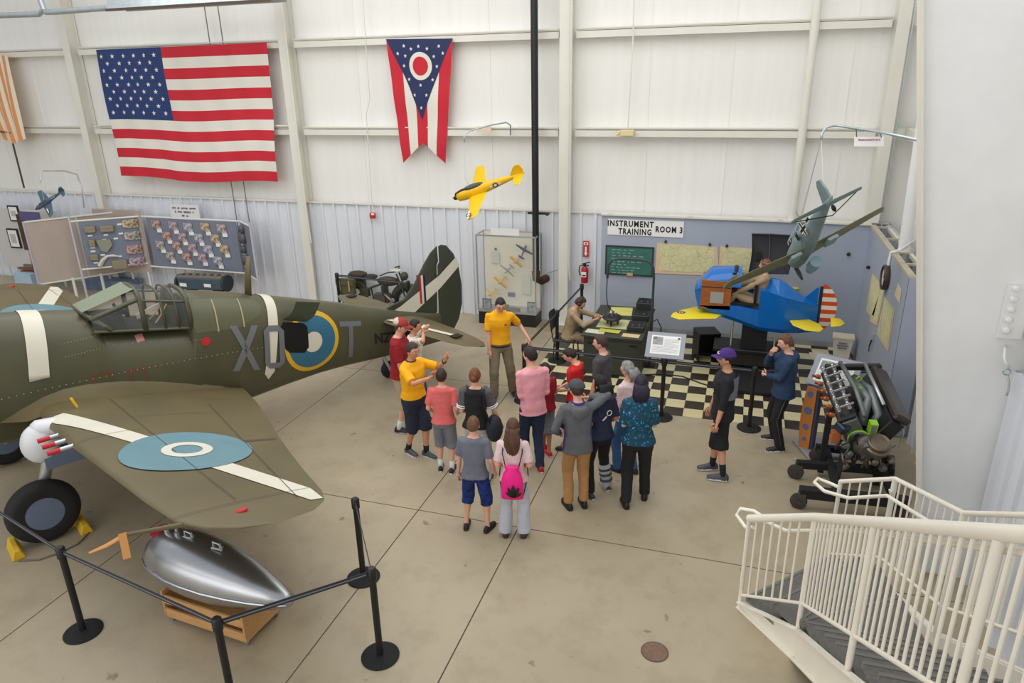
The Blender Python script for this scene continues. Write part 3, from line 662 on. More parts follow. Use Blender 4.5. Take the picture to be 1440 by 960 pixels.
# black sprinkler riser
sr=thing('pipe','black vertical pipe running up the back wall beside the display case','pipe',(-4.0,14.1,1.1))
mb=MB(); mb.cyl((-4.02,14.1,1.15),(-4.02,14.1,9),.07,n=16); mb.build('riser',black,sr,smooth=40)
mb=MB(); mb.tube([(-4.02,14.1,1.2),(-4.0,14.05,1.05),(-3.9,14.1,1.0),(-3.85,14.3,1.0)],.09,12); mb.build('elbow',mat('brown_fitting',(70,50,42),.5,.3),sr,smooth=50)
mb=MB(); mb.box((-4.0,14.2,2.4),(.42,.06,.04)); mb.cyl((-3.78,14.2,2.4),(-3.78,14.1,2.4),.03); mb.build('pipe_clamp',black,sr)
MB().cyl((-3.85,14.35,1.1),(-3.6,14.3,1.2),.012,n=6).build('tie_rod',galv,sr)
# conduits
def conduit(pts,r,lab,m=cream,name='conduit'):
    return tag(MB().tube(pts,r,8).build(name,m,smooth=40),lab,'conduit')
conduit([(-3.33,14.2,9),(-3.33,14.2,1.3),(-3.33,14.3,1.0)],.022,'thin pale conduit running down beside the column left of the grey partition')
conduit([(-9.5,14.2,9),(-9.5,14.2,2.4),(-9.47,14.2,1.5)],.018,'thin pale conduit on the column between the flag and the pennant')
conduit([wl(510,-10,14.38),wl(516,90,14.38),wl(520,140,14.38),wl(515,160,14.38),wl(524,298,14.38)],.010,'thin wavy cord dropping to the red alarm box on the back wall',name='cord')
conduit([wl(892,-10,14.3),wl(890,60,14.3),wl(883,180,14.3)],.013,'thin pale conduit dropping to the cream junction box on the upper girt')
conduit([(-15.2,14.36,4.10),(-14.6,14.36,4.12),(-11,14.36,4.12),(-9.7,14.36,4.1)],.02,'long horizontal conduit behind the large striped flag')
conduit([(-11.6,14.4,9),(-11.6,14.4,.5)],.012,'thin vertical line behind the large flag, left one of a pair',m=inkg,name='cable')
conduit([(-11.25,14.4,9),(-11.25,14.4,.5)],.012,'thin vertical line behind the large flag, right one of a pair',m=inkg,name='cable')
conduit([wl(0,185,14.1),wl(14,186,14.1),wl(34,264,14.3)],.022,'dark brown drop pipe under the orange banner at the far left',m=mat('dark_brown_steel',(80,66,56),.6),name='pipe')
ab=thing('fire_alarm','small red fire alarm box on the wall below the pennant','alarm',wl(524,303,14.38))
mb=MB(); mb.box(wl(524,303,14.38),(.12,.08,.13)); mb.build('housing',redm,ab,bevel=.01); mb=MB(); mb.box(wl(524,301,14.33),(.07,.02,.04)); mb.build('strobe',paper,ab)
jb=MB().box(wl(882,187,14.3),(.26,.1,.11)); 
jb.tube([wl(882,184,14.28)+Vector((-.13,0,0)),wl(882,188,14.28)+Vector((-.2,0,-.03))],.03,8)
tag(jb.build('junction_box',mat('old_cream_plastic',(226,208,160),.6),bevel=.01),'cream junction box on the upper rail, right of the white column','box')
# extinguisher + sign
E0=wl(822,397,14.32)
exo=thing('fire_extinguisher','red fire extinguisher hanging on the ribbed wall left of the grey partition','extinguisher',E0)
mb=MB(); mb.lathe([(.0,0),(.07,.0),(.075,.02),(.075,.27),(.06,.32),(.025,.35),(.025,.37)],E0,n=20); mb.build('cylinder',mat('extinguisher_red',(176,26,30),.35),exo,smooth=40)
mb=MB(); mb.box(E0+Vector((0,.09,.25)),(.06,.14,.05)); mb.build('wall_bracket',black,exo)
mb=MB(); mb.box(E0+Vector((-.005,-.062,.19)),(.10,.04,.11)); mb.build('label_plate',paper,exo)
mb=MB(); mb.box(E0+Vector((0,-.084,.17)),(.07,.004,.03)); mb.build('label_band',ink,exo)
mb=MB(); mb.bar(E0+Vector((-.04,0,.40)),E0+Vector((.11,-.02,.45)),.03,.02); mb.bar(E0+Vector((-.04,0,.37)),E0+Vector((.09,-.02,.37)),.03,.02); mb.box(E0+Vector((0,0,.38)),(.05,.05,.06)); mb.build('valve_handle',black,exo)
mb=MB(); mb.tube([E0+Vector((-.02,0,.38)),E0+Vector((-.10,-.02,.36)),E0+Vector((-.11,-.05,.26)),E0+Vector((-.08,-.07,.16))],.013,8); mb.build('hose',black,exo)
p_=wl(824,350,14.44)
sg=MB().box(p_,(.12,.012,.34)).build('sign',redm,label='red and white arrow sign above the fire extinguisher',cat='sign')
mb=MB(); mb.prism([(-.018,.07),(.018,.07),(.018,-.06),(.04,-.06),(0,-.125),(-.04,-.06),(-.018,-.06)],p_+Vector((0,-.012,-.02)),(1,0,0),(0,0,1),.004); mb.build('arrow',paper,sg)
MB().box(p_+Vector((0,-.009,.115)),(.09,.006,.06)).build('pictogram',paper,sg)
MB().box(p_+Vector((.0,-.013,.115)),(.035,.004,.035)).build('pictogram_glyph',redm,sg)
# INSTRUMENT TRAINING ROOM 3
WY=14.28
a=wl(855,309,WY); b_=wl(962,313,WY); c_=wl(960,334,WY)
rs=MB().box(((a.x+b_.x)/2,WY-.008,(b_.z+c_.z)/2+.01),(b_.x-a.x,.016,b_.z-c_.z+.02)).build('sign',paper,label='white banner reading INSTRUMENT TRAINING ROOM 3 on the grey partition',cat='sign')
cx=(a.x+b_.x)/2; cz=(b_.z+c_.z)/2+.01
mb=MB()
fit_text(mb,'INSTRUMENT',.12,.92,(cx-.29,WY-.017,cz+.075)); mb.build('lettering_line',ink,rs)
mb=MB(); fit_text(mb,'TRAINING',.12,.66,(cx-.20,WY-.017,cz-.08)); mb.build('lettering_line',ink,rs)
mb=MB(); fit_text(mb,'ROOM 3',.12,.52,(cx+.47,WY-.017,cz-.01)); mb.build('lettering_line',ink,rs)
# chalkboard
a=wl(853,345,WY); b_=wl(917,388,WY); w_=b_.x-a.x; h_=a.z-b_.z; c0=Vector(((a.x+b_.x)/2,WY-.02,(a.z+b_.z)/2))
cbd=thing('chalkboard','green chalkboard with chalk notes on the grey partition','chalkboard',c0-Vector((0,0,h_/2)))
MB().box(c0,(w_-.03,.02,h_-.03)).build('board',mat('chalk_green',(56,110,100),.8,var=.12,vs=5),cbd)
mb=MB(); 
for sx in (-1,1): mb.box(c0+Vector((sx*w_/2,0,0)),(.025,.035,h_+.025))
for sz in (-1,1): mb.box(c0+Vector((0,0,sz*h_/2)),(w_,.035,.025))
mb.build('frame',mat('dark_frame',(44,46,44),.6),cbd)
rnd=random.Random(3)
mb=MB(); 
for i in range(9):
    z=c0.z+h_/2-.07-.06*i; x=c0.x-w_/2+.12
    for sgm in range(rnd.randint(3,6)):
        L=rnd.uniform(.03,.10); mb.box((x+L/2,c0.y-.012,z),(L,.002,.014)); x+=L+rnd.uniform(.02,.07)
        if x>c0.x+w_/2-.1: break
tag(mb.build('chalk_writing',mat('chalk',(150,180,172),.9),cbd),kind='stuff')
MB().box(c0+Vector((.03,-.03,-h_/2+.02)),(.12,.04,.05)).build('eraser',mat('eraser_tan',(206,160,124),.8),cbd)
# aeronautical charts
def chart_mat(nm,seed):
    m=mat(nm,(226,218,176),.85,col2=(204,204,152),vs=3.2); nt=m.node_tree; b=nt.nodes['Principled BSDF']
    v=nt.nodes.new('ShaderNodeTexVoronoi'); v.feature='DISTANCE_TO_EDGE'; v.inputs['Scale'].default_value=8+seed; tc=nt.nodes.new('ShaderNodeTexCoord')
    n=nt.nodes.new('ShaderNodeTexNoise'); n.inputs['Scale'].default_value=3; mxv=nt.nodes.new('ShaderNodeMixRGB'); mxv.inputs[0].default_value=.12; nt.links.new(tc.outputs['Object'],n.inputs[0]); nt.links.new(tc.outputs['Object'],mxv.inputs[1]); nt.links.new(n.outputs['Color'],mxv.inputs[2]); nt.links.new(mxv.outputs[0],v.inputs['Vector'])
    r=nt.nodes.new('ShaderNodeValToRGB'); r.color_ramp.elements[0].color=rgb((196,176,140)); r.color_ramp.elements[1].color=(1,1,1,1); r.color_ramp.elements[1].position=.03; nt.links.new(v.outputs['Distance'],r.inputs[0])
    mm=nt.nodes.new('ShaderNodeMixRGB'); mm.blend_type='MULTIPLY'; mm.inputs[0].default_value=.8; nt.links.new(b.inputs['Base Color'].links[0].from_socket,mm.inputs[1]); nt.links.new(r.outputs[0],mm.inputs[2]); nt.links.new(mm.outputs[0],b.inputs['Base Color']); return m
cm1=chart_mat('chart_a',0); cm2=chart_mat('chart_b',2); mpap=mat('chart_margin',(222,196,160),.85)
def wallmap(P4,nrm,lab,m):
    c=sum(P4,Vector())/4; n_=Vector(nrm)
    o=MB().add([p+n_*.004 for p in P4]+[p-n_*.0 for p in P4],[(0,1,2,3),(7,6,5,4),(0,4,5,1),(1,5,6,2),(2,6,7,3),(3,7,4,0)]).build('wall_map',mpap,label=lab,cat='map')
    Q=[c+(p-c)*.88+n_*.008+(Vector((0,0,.02))) for p in P4]; MB().grid(lambda u,v:(Q[0]*(1-u)+Q[1]*u)*(1-v)+(Q[3]*(1-u)+Q[2]*u)*v,4,4,flip=True).build('printed_area',m,o)
    return o
mp1=wallmap([wl(924,341,WY-.01),wl(1009,347,WY-.01),wl(1011,388,WY-.01),wl(921,384,WY-.01)],(0,-1,0),'large pale green paper map on the grey partition, beside the chalkboard',cm1)
mp2=wallmap([wl(1013,346,WY-.01),wl(1080,351,WY-.01),wl(1078,386,WY-.01),wl(1010,380,WY-.01)],(0,-1,0),'paper map partly hidden behind the open hood of the blue trainer',cm2)
for o,(x,y) in ((mp1,(936,341)),(mp1,(998,345)),(mp2,(1022,347))): MB().lathe([(0,0),(.03,0),(.012,.05),(0,.05)],wl(x,y,WY-.02),(0,0,1),8).build('clip',black,o)
# side partition maps, clock, paper, outlet
SX=2.245
def xl(x,y,X=SX):
    w=ray(x,y); t=X/w.x; return Vector((X,w.y*t,CH+w.z*t))
wallmap([xl(1227,384),xl(1241,402),xl(1229,450),xl(1218,437)],(-1,0,0),'map on the side partition, farthest from the camera',cm2)
wallmap([xl(1241,402),xl(1245,408),xl(1234,458),xl(1223,452)],(-1,0,0),'narrow folded map on the side partition between two wider maps',cm1)
wallmap([xl(1244,415),xl(1258,437),xl(1249,494),xl(1233,470)],(-1,0,0),'map on the side partition nearest the grey outer corner',cm1)
tag(MB().add([xl(1263,398)-Vector((.004,0,0)),xl(1268,407)-Vector((.004,0,0)),xl(1265,426)-Vector((.004,0,0)),xl(1258,415)-Vector((.004,0,0))]+[xl(1263,398),xl(1268,407),xl(1265,426),xl(1258,415)],[(0,1,2,3),(7,6,5,4),(0,4,5,1),(1,5,6,2),(2,6,7,3),(3,7,4,0)]).build('notice',mat('old_paper',(222,206,182),.85)),'small aged notice on the side partition beside the wall clock','notice')
for i,(x,y) in enumerate(((1193,357),(1215,361),(1223,376))): 
    p_=wl(x,y,WY) if i==0 else xl(x,y)
    tag(MB().lathe([(0,0),(.03,0),(.035,.03),(.012,.06),(0,.06)],p_,(0,-1,0) if i==0 else (-1,0,0),10).build('wall_clip',black),['small black clip on the grey back partition right of the model aircraft','black clip on the side partition close to the inner corner','black clip on the side partition above the farthest map'][i],'clip')
ckc=xl(1248,390,2.24)
clk=thing('wall_clock','round brown-rimmed wall clock on the side partition','clock',ckc-Vector((0,0,.19)))
MB().lathe([(.16,0),(.19,0),(.2,.04),(.19,.075),(.165,.08),(.16,.06)],ckc,(-1,0,0),32,cap=False).build('rim',mat('clock_brown',(66,46,44),.4),clk,smooth=40)
MB().lathe([(0,.0),(.165,0),(.165,.05),(0,.05)],ckc,(-1,0,0),32).build('face',mat('clock_face',(216,216,196),.5),clk)
mb=MB(); mb.bar(ckc+Vector((-.055,0,0)),ckc+Vector((-.055,0,.11)),.01,.004); mb.bar(ckc+Vector((-.055,0,0)),ckc+Vector((-.055,.07,-.02)),.012,.004); mb.build('hands',black,clk)
conduit([xl(1296,300,2.5),Vector((2.45,ckc.y-.5,2.75)),Vector((2.35,ckc.y-.1,2.5)),Vector((2.23,ckc.y,2.42)),Vector((2.22,ckc.y,2.2))],.022,'white bent conduit coming over the side partition down to the clock',m=white)
conduit([Vector((2.235,ckc.y+.02,ckc.z-.15)),xl(1238,470)],.012,'grey surface cord running down from the clock to the outlet',m=mat('cord_blue',(150,160,190),.6),name='cord')
p_=xl(1229,473); tag(MB().box(p_,(.05,.1,.12)).build('outlet_box',mat('outlet_grey',(150,160,178),.5),bevel=.008),'small grey outlet box low on the side partition under the clock','outlet')
tag(MB().tube([p_+Vector((-.02,0,-.06)),p_+Vector((-.04,.03,-.2)),p_+Vector((-.03,.06,-.28)),p_+Vector((-.03,.1,-.2)),p_+Vector((-.02,.05,-.08))],.008,6).build('cable',black),'looped black cable hanging under the grey outlet box','cable')
# ------------------------------------------------------------------ model aircraft builder
def model_plane(name,lab,pos,nose,left,L,span,m,mt=None,wingc=.19,wy=.36,taper=.55,dia=.06,tspan=.36,grp=None,canopy=True,tc=.15,mw=None,biplane=False,prop=black,detail=True):
    x=Vector(nose).normalized(); y=(Vector(left)-x*Vector(left).dot(x)).normalized(); z=x.cross(y)
    R=Matrix((x,y,z)).transposed()
    root=bpy.data.objects.new(name,None); C.objects.link(root); root.location=pos; root.rotation_euler=R.to_euler(); tag(root,lab,'model aircraft',grp)
    mw=mw or m; mt=mt or m
    st=[(0,.35),(.03,.85),(.1,1),(.3,1.05),(.45,.95),(.7,.6),(.9,.28),(1,.1)]
    fb=MB(); fb.loft([[Vector(((.36-t)*L,dia*L*r*math.cos(2*PI*k/16),dia*L*r*1.25*math.sin(2*PI*k/16)+.02*L*t)) for k in range(16)] for t,r in st]); fb.build('fuselage',m,root,smooth=True,local=True)
    def sfc(name,yr,yt,xr,cr,xt,ct,z0,z1,th,mm,sd):
        b_=MB(); rings=[]
        for q_,sc in ((0,1),(.25,1),(.5,1),(.75,1),(.92,1),(.985,.75),(1,.4)):
            yy=yr+(yt-yr)*q_; xx=xr+(xt-xr)*q_; cc=(cr+(ct-cr)*q_)*sc; zz=z0+(z1-z0)*q_; tt=th*(1-.5*q_)
            rings.append([Vector((xx-cc*.5+cc*.5*math.cos(2*PI*k/12)+(0),sd*yy,zz+tt*math.sin(2*PI*k/12)*(1+.3*math.cos(2*PI*k/12)))) for k in range(12)])
        b_.loft(rings); return b_.build(name,mm,root,smooth=60,local=True)
    W_=span/2
    for sd in (1,-1):
        sfc('wing',0,W_,.18*L,wingc*L*1.15,.13*L,wingc*L*taper,-.04*L,-.04*L+.06*W_,.018*L,mw,sd)
        if biplane: sfc('upper_wing',0,W_,.2*L,wingc*L,.2*L,wingc*L*.9,.14*L,.15*L,.012*L,mw,sd)
        sfc('tailplane',0,tspan*W_,-.48*L,.0*L+tc*L,-.5*L,tc*.6*L,.02*L,.02*L,.008*L,mt,sd)
    if biplane:
        b_=MB()
        for sd in (1,-1):
            for xx in (.06,.18): b_.cyl(Vector((xx*L,sd*.6*W_,0)),Vector((xx*L,sd*.6*W_,.14*L)),.006*L,n=6)
        b_.build('struts',black,root,local=True)
    b_=MB(); poly=[(-.44,.04),(-.53,.15),(-.57,.17),(-.62,.155),(-.64,.08),(-.62,.0)] if tc>.1 else [(-.5,.03),(-.56,.13),(-.59,.15),(-.63,.14),(-.635,.08),(-.62,.0)]
    b_.prism([(a*L,c*L) for a,c in poly],(0,.006*L,0),(1,0,0),(0,0,1),.012*L); b_.build('fin',mt,root,local=True)
    if canopy:
        b_=MB(); b_.ell((.08*L,0,.07*L),(.16*L,.04*L,.045*L),16,10); b_.build('canopy',mat('model_canopy',(70,72,70),.15),root,smooth=True,local=True)
    b_=MB()
    for k in range(2 if detail else 3):
        a=k*PI/(1 if detail else 1.5)+.6; b_.tube([Vector((.37*L,0,0)),Vector((.37*L,.09*L*math.cos(a),.09*L*math.sin(a))),Vector((.37*L,.14*L*math.cos(a),.14*L*math.sin(a)))],[.012*L,.016*L,.006*L],6,flat=.3)
    b_.ell((.37*L,0,0),(.04*L,.03*L,.03*L),10,8); b_.build('propeller',prop,root,local=True,smooth=True)
    return root,R
ylw=mat('trainer_yellow',(240,192,14),.4)
# camera-space direction helper for attitudes measured in the photograph
def dirc(x,y,z): return RV*x+UV*y+DV*z
def dirp(p,x,y,z):     # the same about the line of sight to a place
    d=(p-Vector((0,0,CH))).normalized(); r=(RV-d*RV.dot(d)).normalized(); return r*x+r.cross(d)*y+d*z
PT6=cd(676,266,13.4)
T6,_=model_plane('model_aircraft','yellow model training aircraft hanging before the back wall beside the black pipe',PT6,dirp(PT6,-.908,-.306,.294),dirp(PT6,-.088,-.545,-.835),1.40,1.75,ylw,wingc=.23,tspan=.36,dia=.062)
def lstar(root,x,y,z,r,ex,ey,flipb=False):
    ex=Vector(ex);ey=Vector(ey);n_=ex.cross(ey).normalized()
    def mk(poly,m,lift,nm):
        b_=MB(); b_.add([Vector((x,y,z))+ex*a+ey*c+n_*lift for a,c in poly],[tuple(range(len(poly)))]); b_.build(nm,m,root,local=True)
    mk([(-2*r,-.3*r),(2*r,-.3*r),(2*r,.3*r),(-2*r,.3*r)],paper,.001,'insignia_bar'); mk(circ(0,0,r,20),mat('insignia_navy',(34,40,62),.5),.002,'insignia_disc')
    b_=MB(); sp_=star_poly(0,0,r*.92); b_.v=[Vector((x,y,z))+ex*a+ey*c+n_*.003 for a,c in sp_]+[Vector((x,y,z))+n_*.003]; b_.f=[(i,(i+1)%10,10) for i in range(10)]; b_.mi=[0]*10; b_.build('insignia_star',paper,root,local=True)
lstar(T6,-.32,.082,.03,.055,(-1,-.06,0),(0,0,1)); lstar(T6,.15,.80,.04,.055,(0,-1,0),(1,0,0))
MB().prism([(.0,.07),(.50,.05),(.50,.085),(.36,.12),(.0,.13)],(0,.03,0),(1,0,0),(0,0,1),.06).build('glare_panel',black,T6,local=True)
tag(MB().tube([wl(718,190,14.3),wl(718,176,14.25),cd(712,172,13.8),cd(690,176,13.5),cd(660,184,13.3),cd(653,190,13.3),cd(653,200,13.3)],.014,8).build('bracket_arm',galv,smooth=True),'bent steel arm on the wall rail holding the yellow model','bracket')
tag(MB().tube([cd(653,200,13.3),cd(654,250,13.35),cd(660,262,13.4)],.004,5).build('hanging_wire',galv),'thin wire between the bent arm and the yellow model','wire')
tag(MB().box(wl(681,182,14.2),(.3,.01,.12)).build('label_card',mat('old_paper',(222,206,182),.85)),'small card hanging on the wall rail above the yellow model','card')
# blue-grey model at far left
mbl=mat('naval_blue_grey',(66,88,104),.5)
sm,_=model_plane('model_aircraft','small blue-grey model aircraft hanging above the beige divider panels at left',cd(66,284,14.5),dirc(-.78,-.58,-.1),dirc(.6,-.65,-.4),.66,.82,mbl,wingc=.26)
lstar(sm,.05,.25,.02,.03,(0,-1,0),(1,0,0)); lstar(sm,-.15,.03,.03,.022,(-1,0,0),(0,0,1))
tag(MB().tube([cd(118,292,15.6),cd(115,262,15.6),cd(108,245,15.5),cd(90,240,15.2),cd(60,240,14.7),cd(57,248,14.6),cd(57,256,14.55)],.014,8).build('bracket_arm',galv,smooth=True),'bent arm over the small blue-grey model at far left','bracket')
tag(MB().tube([cd(57,256,14.55),cd(62,282,14.5)],.003,5).build('hanging_wire',galv),'thin wire holding the small blue-grey model','wire')
# large grey-green fighter model at right
bfm=mat('model_grey_green',(138,158,160),.55,col2=(112,134,136),vs=3); bfw=mat('model_upper_khaki',(128,124,88),.6,col2=(112,116,96),vs=3)
tl=cd(1166,290,9.1); ns=cd(1117,366,11.0)
bf,Rb=model_plane('model_aircraft','large grey-green fighter model with black crosses diving above the blue trainer',tl.lerp(ns,.62),(ns-tl),dirc(-.9,-.42,-.03),2.25,2.55,bfm,mw=bfw,mt=bfm,wingc=.19,dia=.058,tspan=.39,tc=.085,taper=.6,prop=mat('prop_dark_green',(50,54,54),.5),detail=False,canopy=False)
L=2.25
b_=MB()
for i in range(5): b_.tube([Vector(((.14-.055*i)*L,.05*L*math.cos(t_*PI/8),.065*L+.045*L*math.sin(t_*PI/8))) for t_ in range(9)],.008,6)
b_.tube([Vector((.16*L,0,.10*L)),Vector((-.1*L,0,.11*L))],.008,6); b_.build('canopy_frame',bfm,bf,local=True)
b_=MB(); b_.ell((.03*L,0,.07*L),(.13*L,.046*L,.04*L),14,8); b_.build('canopy_glass',glass,bf,local=True,smooth=True)
def bcross(o,ex,ey,s_,lift=.004):
    o=Vector(o);ex=Vector(ex).normalized();ey=Vector(ey).normalized();n_=ex.cross(ey)
    def pl(poly,m,l,nm): MB().add([o+ex*a+ey*c+n_*l for a,c in poly],[tuple(range(len(poly)))]).build(nm,m,bf,local=True)
    pl([(-s_,-.38*s_),(s_,-.38*s_),(s_,.38*s_),(-s_,.38*s_)],paper,lift,'cross_white'); pl([(-.38*s_,-s_),(.38*s_,-s_),(.38*s_,s_),(-.38*s_,s_)],paper,lift+.0007,'cross_white')
    pl([(-s_,-.2*s_),(s_,-.2*s_),(s_,.2*s_),(-s_,.2*s_)],black,lift+.0014,'cross_black'); pl([(-.2*s_,-s_),(.2*s_,-s_),(.2*s_,s_),(-.2*s_,s_)],black,lift+.002,'cross_black')
bcross((-.22*L,.052*L,.03*L),(-1,-.07,0),(0,-.0,1),.10,.02)
for sd in (1,): bcross((.1*L,sd*.85*1.27,.035),(1,0,0),(0,1,0),.12,.012)
MB().box((-.34*L,.056*L,.04*L),(.16,.004,.07)).build('fuselage_bar',paper,bf,local=True); MB().box((-.34*L,.060*L,.04*L),(.12,.004,.035)).build('fuselage_bar',black,bf,local=True)
MB().box((-.1*L,.068*L,.03*L),(.1,.004,.1)).build('chevron',black,bf,local=True)
b_=MB(); b_.tube([Vector((.22*L,-.02,-.13*L)),Vector((.05*L,-.02,-.13*L))],[.06,.085],14); b_.ell((.14*L,-.02,-.13*L),(.13,.085,.085),14,10); b_.build('belly_tank',mat('tank_pale_blue',(124,156,168),.45),bf,local=True,smooth=40)
for sd in (1,-1): 
    b_=MB(); b_.cyl((-.5*L,sd*.22*1.27*1.6,.02*L),(-.52*L,0,-.05*L),.007,n=6); b_.build('tail_strut',black,bf,local=True)
    b_=MB(); b_.box((-.03*L,sd*.28,-.07*L),(.26,.16,.05)); b_.build('radiator',bfm,bf,local=True,bevel=.01)
MB().ell((-.58*L,0,-.03*L),(.05,.02,.05),10,8).build('tail_wheel',rubber,bf,local=True,smooth=True)
MB().tube([Vector((-.1*L,0,.1*L)),Vector((-.13*L,0,.18*L))],[.012,.004],6).build('aerial',bfm,bf,local=True)
pa=Vector((1.63,7.36,4.0)); hk=cd(1168,178,9.3)
tag(MB().tube([cd(1297,198,7.5),cd(1240,186,8.6),cd(1175,176,9.3),cd(1162,179,9.4),cd(1156,188,9.4),cd(1155,196,9.4)],.017,8).build('bracket_arm',galv,smooth=True),'bent steel arm from the right frame column holding the large grey-green model','bracket')
for i,q_ in enumerate(((-.55*L,0,.06*L),(-.05*L,0,.10*L),(.25*L,0,.06*L))):
    tag(MB().tube([cd(1155,196,9.4),worldm(bf)@Vector(q_)],.003,5).build('hanging_wire',galv),['wire to the tail of the large grey-green model','wire to the cockpit of the large grey-green model','wire to the nose of the large grey-green model'][i],'wire')
c0=cd(1222,199,8.8); ls_=MB().add([c0+RV*a+UV*b2+DV*k for k in (0,.006) for a,b2 in ((-.18,-.06),(.18,-.06),(.18,.06),(-.18,.06))],[(3,2,1,0)[::-1],(4,5,6,7)[::-1],(0,1,5,4),(1,2,6,5),(2,3,7,6),(3,0,4,7)]).build('label_sign',paper,label='small white name sign hanging on the steel arm at upper right',cat='sign')
mb=MB(); add_text(mb,'Messerschmitt Bf 109 E',.028,c0+UV*.02-DV*.004,RV,UV,spacing=1.0,bold=.0012); mb.build('lettering',mat('magenta_ink',(170,60,120),.7),ls_)
mb=MB(); add_text(mb,'1:4 scale model',.022,c0-UV*.025-DV*.004,RV,UV); mb.build('small_lettering',inkg,ls_) if False else None
armA,armB=cd(1240,186,8.6),cd(1175,176,9.3)
for sx,tt in ((-.15,.54),(.15,.03)): MB().tube([c0+RV*sx+UV*.055,(c0+RV*sx+UV*.06).lerp(armA.lerp(armB,tt),.5)+UV*.01,armA.lerp(armB,tt)],.006,6).build('hook',black,ls_)
# ================================================================== BARRIER POSTS
beltm=mat('belt_webbing',(44,46,54),.55)
def make_stan(lab,x,y,grp='black barrier posts'):
    t=thing('barrier_post',lab,'barrier post',(x,y,0),0,grp)
    MB().lathe([(0,0),(.175,0),(.178,.012),(.165,.022),(.05,.035),(0,.037)],n=36).build('base',blackm,t,local=True,smooth=40)
    MB().cyl((0,0,.03),(0,0,.93),.032,n=16).build('post',black,t,local=True,smooth=40)
    MB().lathe([(.034,.88),(.042,.885),(.042,.985),(.03,1.0),(0,1.0)],n=18).build('cap',black,t,local=True,smooth=40)
    return t
def belt(t,a,b_,z=.945):
    a=Vector((*a,z)); b_=Vector((*b_,z)); d=(b_-a).normalized(); mb=MB(); mb.bar(a+d*.04,b_-d*.04,.006,.05); mb.build('belt',beltm,t)
    mb=MB(); 
    m2=MB(); m2.bar(a+d*.05,b_-d*.05,.010,.012); m2.build('belt_stripe',mat('belt_silver',(120,124,136),.45),t)
SP={'s0':(-7.95,4.65),'s1':(-5.82,4.06),'s2':(-3.76,3.69),'s3':(-2.85,4.61),'s4':(-3.55,5.57),'s5':(-.92,10.32),'s6':(.39,10.31),'s7':(-3.08,12.21),'s8':(-3.16,10.35),'s10':(-3.02,14.05),'s9':(-8.52,13.62),'s11':(-6.66,13.4)}
SL={'s1':'black barrier post in the left foreground, nearest the fighter main wheel','s2':'black barrier post at the bottom edge beside the wooden dolly','s3':'black barrier post in the foreground with a belt running left to the dolly corner','s4':'black barrier post standing alone just behind another, near the wing tip',
's5':'black barrier post holding the grey information panel at the checkered floor edge','s6':'black barrier post between the two boys on the right, at the checkered floor edge','s7':'black barrier post on the left edge of the checkered floor beside the seated dummy','s8':'black barrier post under the hand of the young man in yellow','s10':'black barrier post by the ribbed wall under the fire extinguisher','s9':'black barrier post at the left end of the parked motorcycle','s11':'black barrier post in front of the motorcycle handlebar, by the tail fin'}
ST={k:make_stan(SL[k],*SP[k]) for k in SL}
belt(ST['s1'],SP['s1'],SP['s0']); belt(ST['s2'],SP['s2'],SP['s1']); belt(ST['s3'],SP['s3'],SP['s2']); belt(ST['s4'],SP['s4'],SP['s3'])
belt(ST['s8'],SP['s8'],SP['s7']); belt(ST['s7'],SP['s7'],SP['s10']); belt(ST['s8'],SP['s8'],SP['s5']); belt(ST['s5'],SP['s5'],SP['s6']); belt(ST['s6'],SP['s6'],(2.2,10.75)); belt(ST['s9'],SP['s9'],SP['s11'])
# information panel on s5
def panel(name,lab,P4,th=.02,tilt=None,cat='sign',pic=True):
    c=sum(P4,Vector())/4; n_=(P4[1]-P4[0]).cross(P4[3]-P4[0]).normalized(); 
    if n_.dot(Vector((0,0,CH))-c)<0: n_=-n_
    o=MB().add([p for p in P4]+[p-n_*th for p in P4],[(0,1,2,3),(7,6,5,4),(0,4,5,1),(1,5,6,2),(2,6,7,3),(3,7,4,0)]).build(name,mat('panel_grey',(150,154,164),.5),label=lab,cat=cat)
    f=lambda u,v:(P4[0]*(1-u)+P4[1]*u)*(1-v)+(P4[3]*(1-u)+P4[2]*u)*v
    def qd(u0,v0,u1,v1,m,nm,l):
        MB().add([f(u,v)+n_*l for u,v in ((u0,v0),(u0,v1),(u1,v1),(u1,v0))],[(0,1,2,3)]).build(nm,m,o)
    qd(.12,.13,.88,.86,paper,'printed_sheet',.003)
    if pic: qd(.16,.19,.42,.5,mat('photo_grey',(84,88,96),.6,col2=(190,192,196),vs=9),'photo',.006); qd(.80,.18,.86,.24,ink,'emblem',.006)
    mb=MB()
    for i in range(11):
        v=.26+.05*i; u0=.46 if v<.56 else .16; mb.add([f(u,w_)+n_*.006 for u,w_ in ((u0,v),(u0,v+.012),(.84 if i%4!=3 else .7,v+.012),(.84 if i%4!=3 else .7,v))],[(0,1,2,3)])
    tag(mb.build('text_lines',mat('pale_ink',(176,178,184),.7),o),kind='stuff'); return o,f,n_
def tiltpanel(cx,cy,cz,w,h,ang,rz=0):
    R=Matrix.Rotation(rz,3,'Z')@Matrix.Rotation(ang,3,'X'); return [Vector((cx,cy,cz))+R@Vector((x,y,0)) for x,y in ((-w/2,h/2),(w/2,h/2),(w/2,-h/2),(-w/2,-h/2))]
P4=[cd(914,459,0)]*0 or tiltpanel(-.93,10.45,1.16,.58,.44,math.radians(42),math.radians(0))
panel('info_panel','grey information panel with a printed sheet and photo on a barrier post',P4)
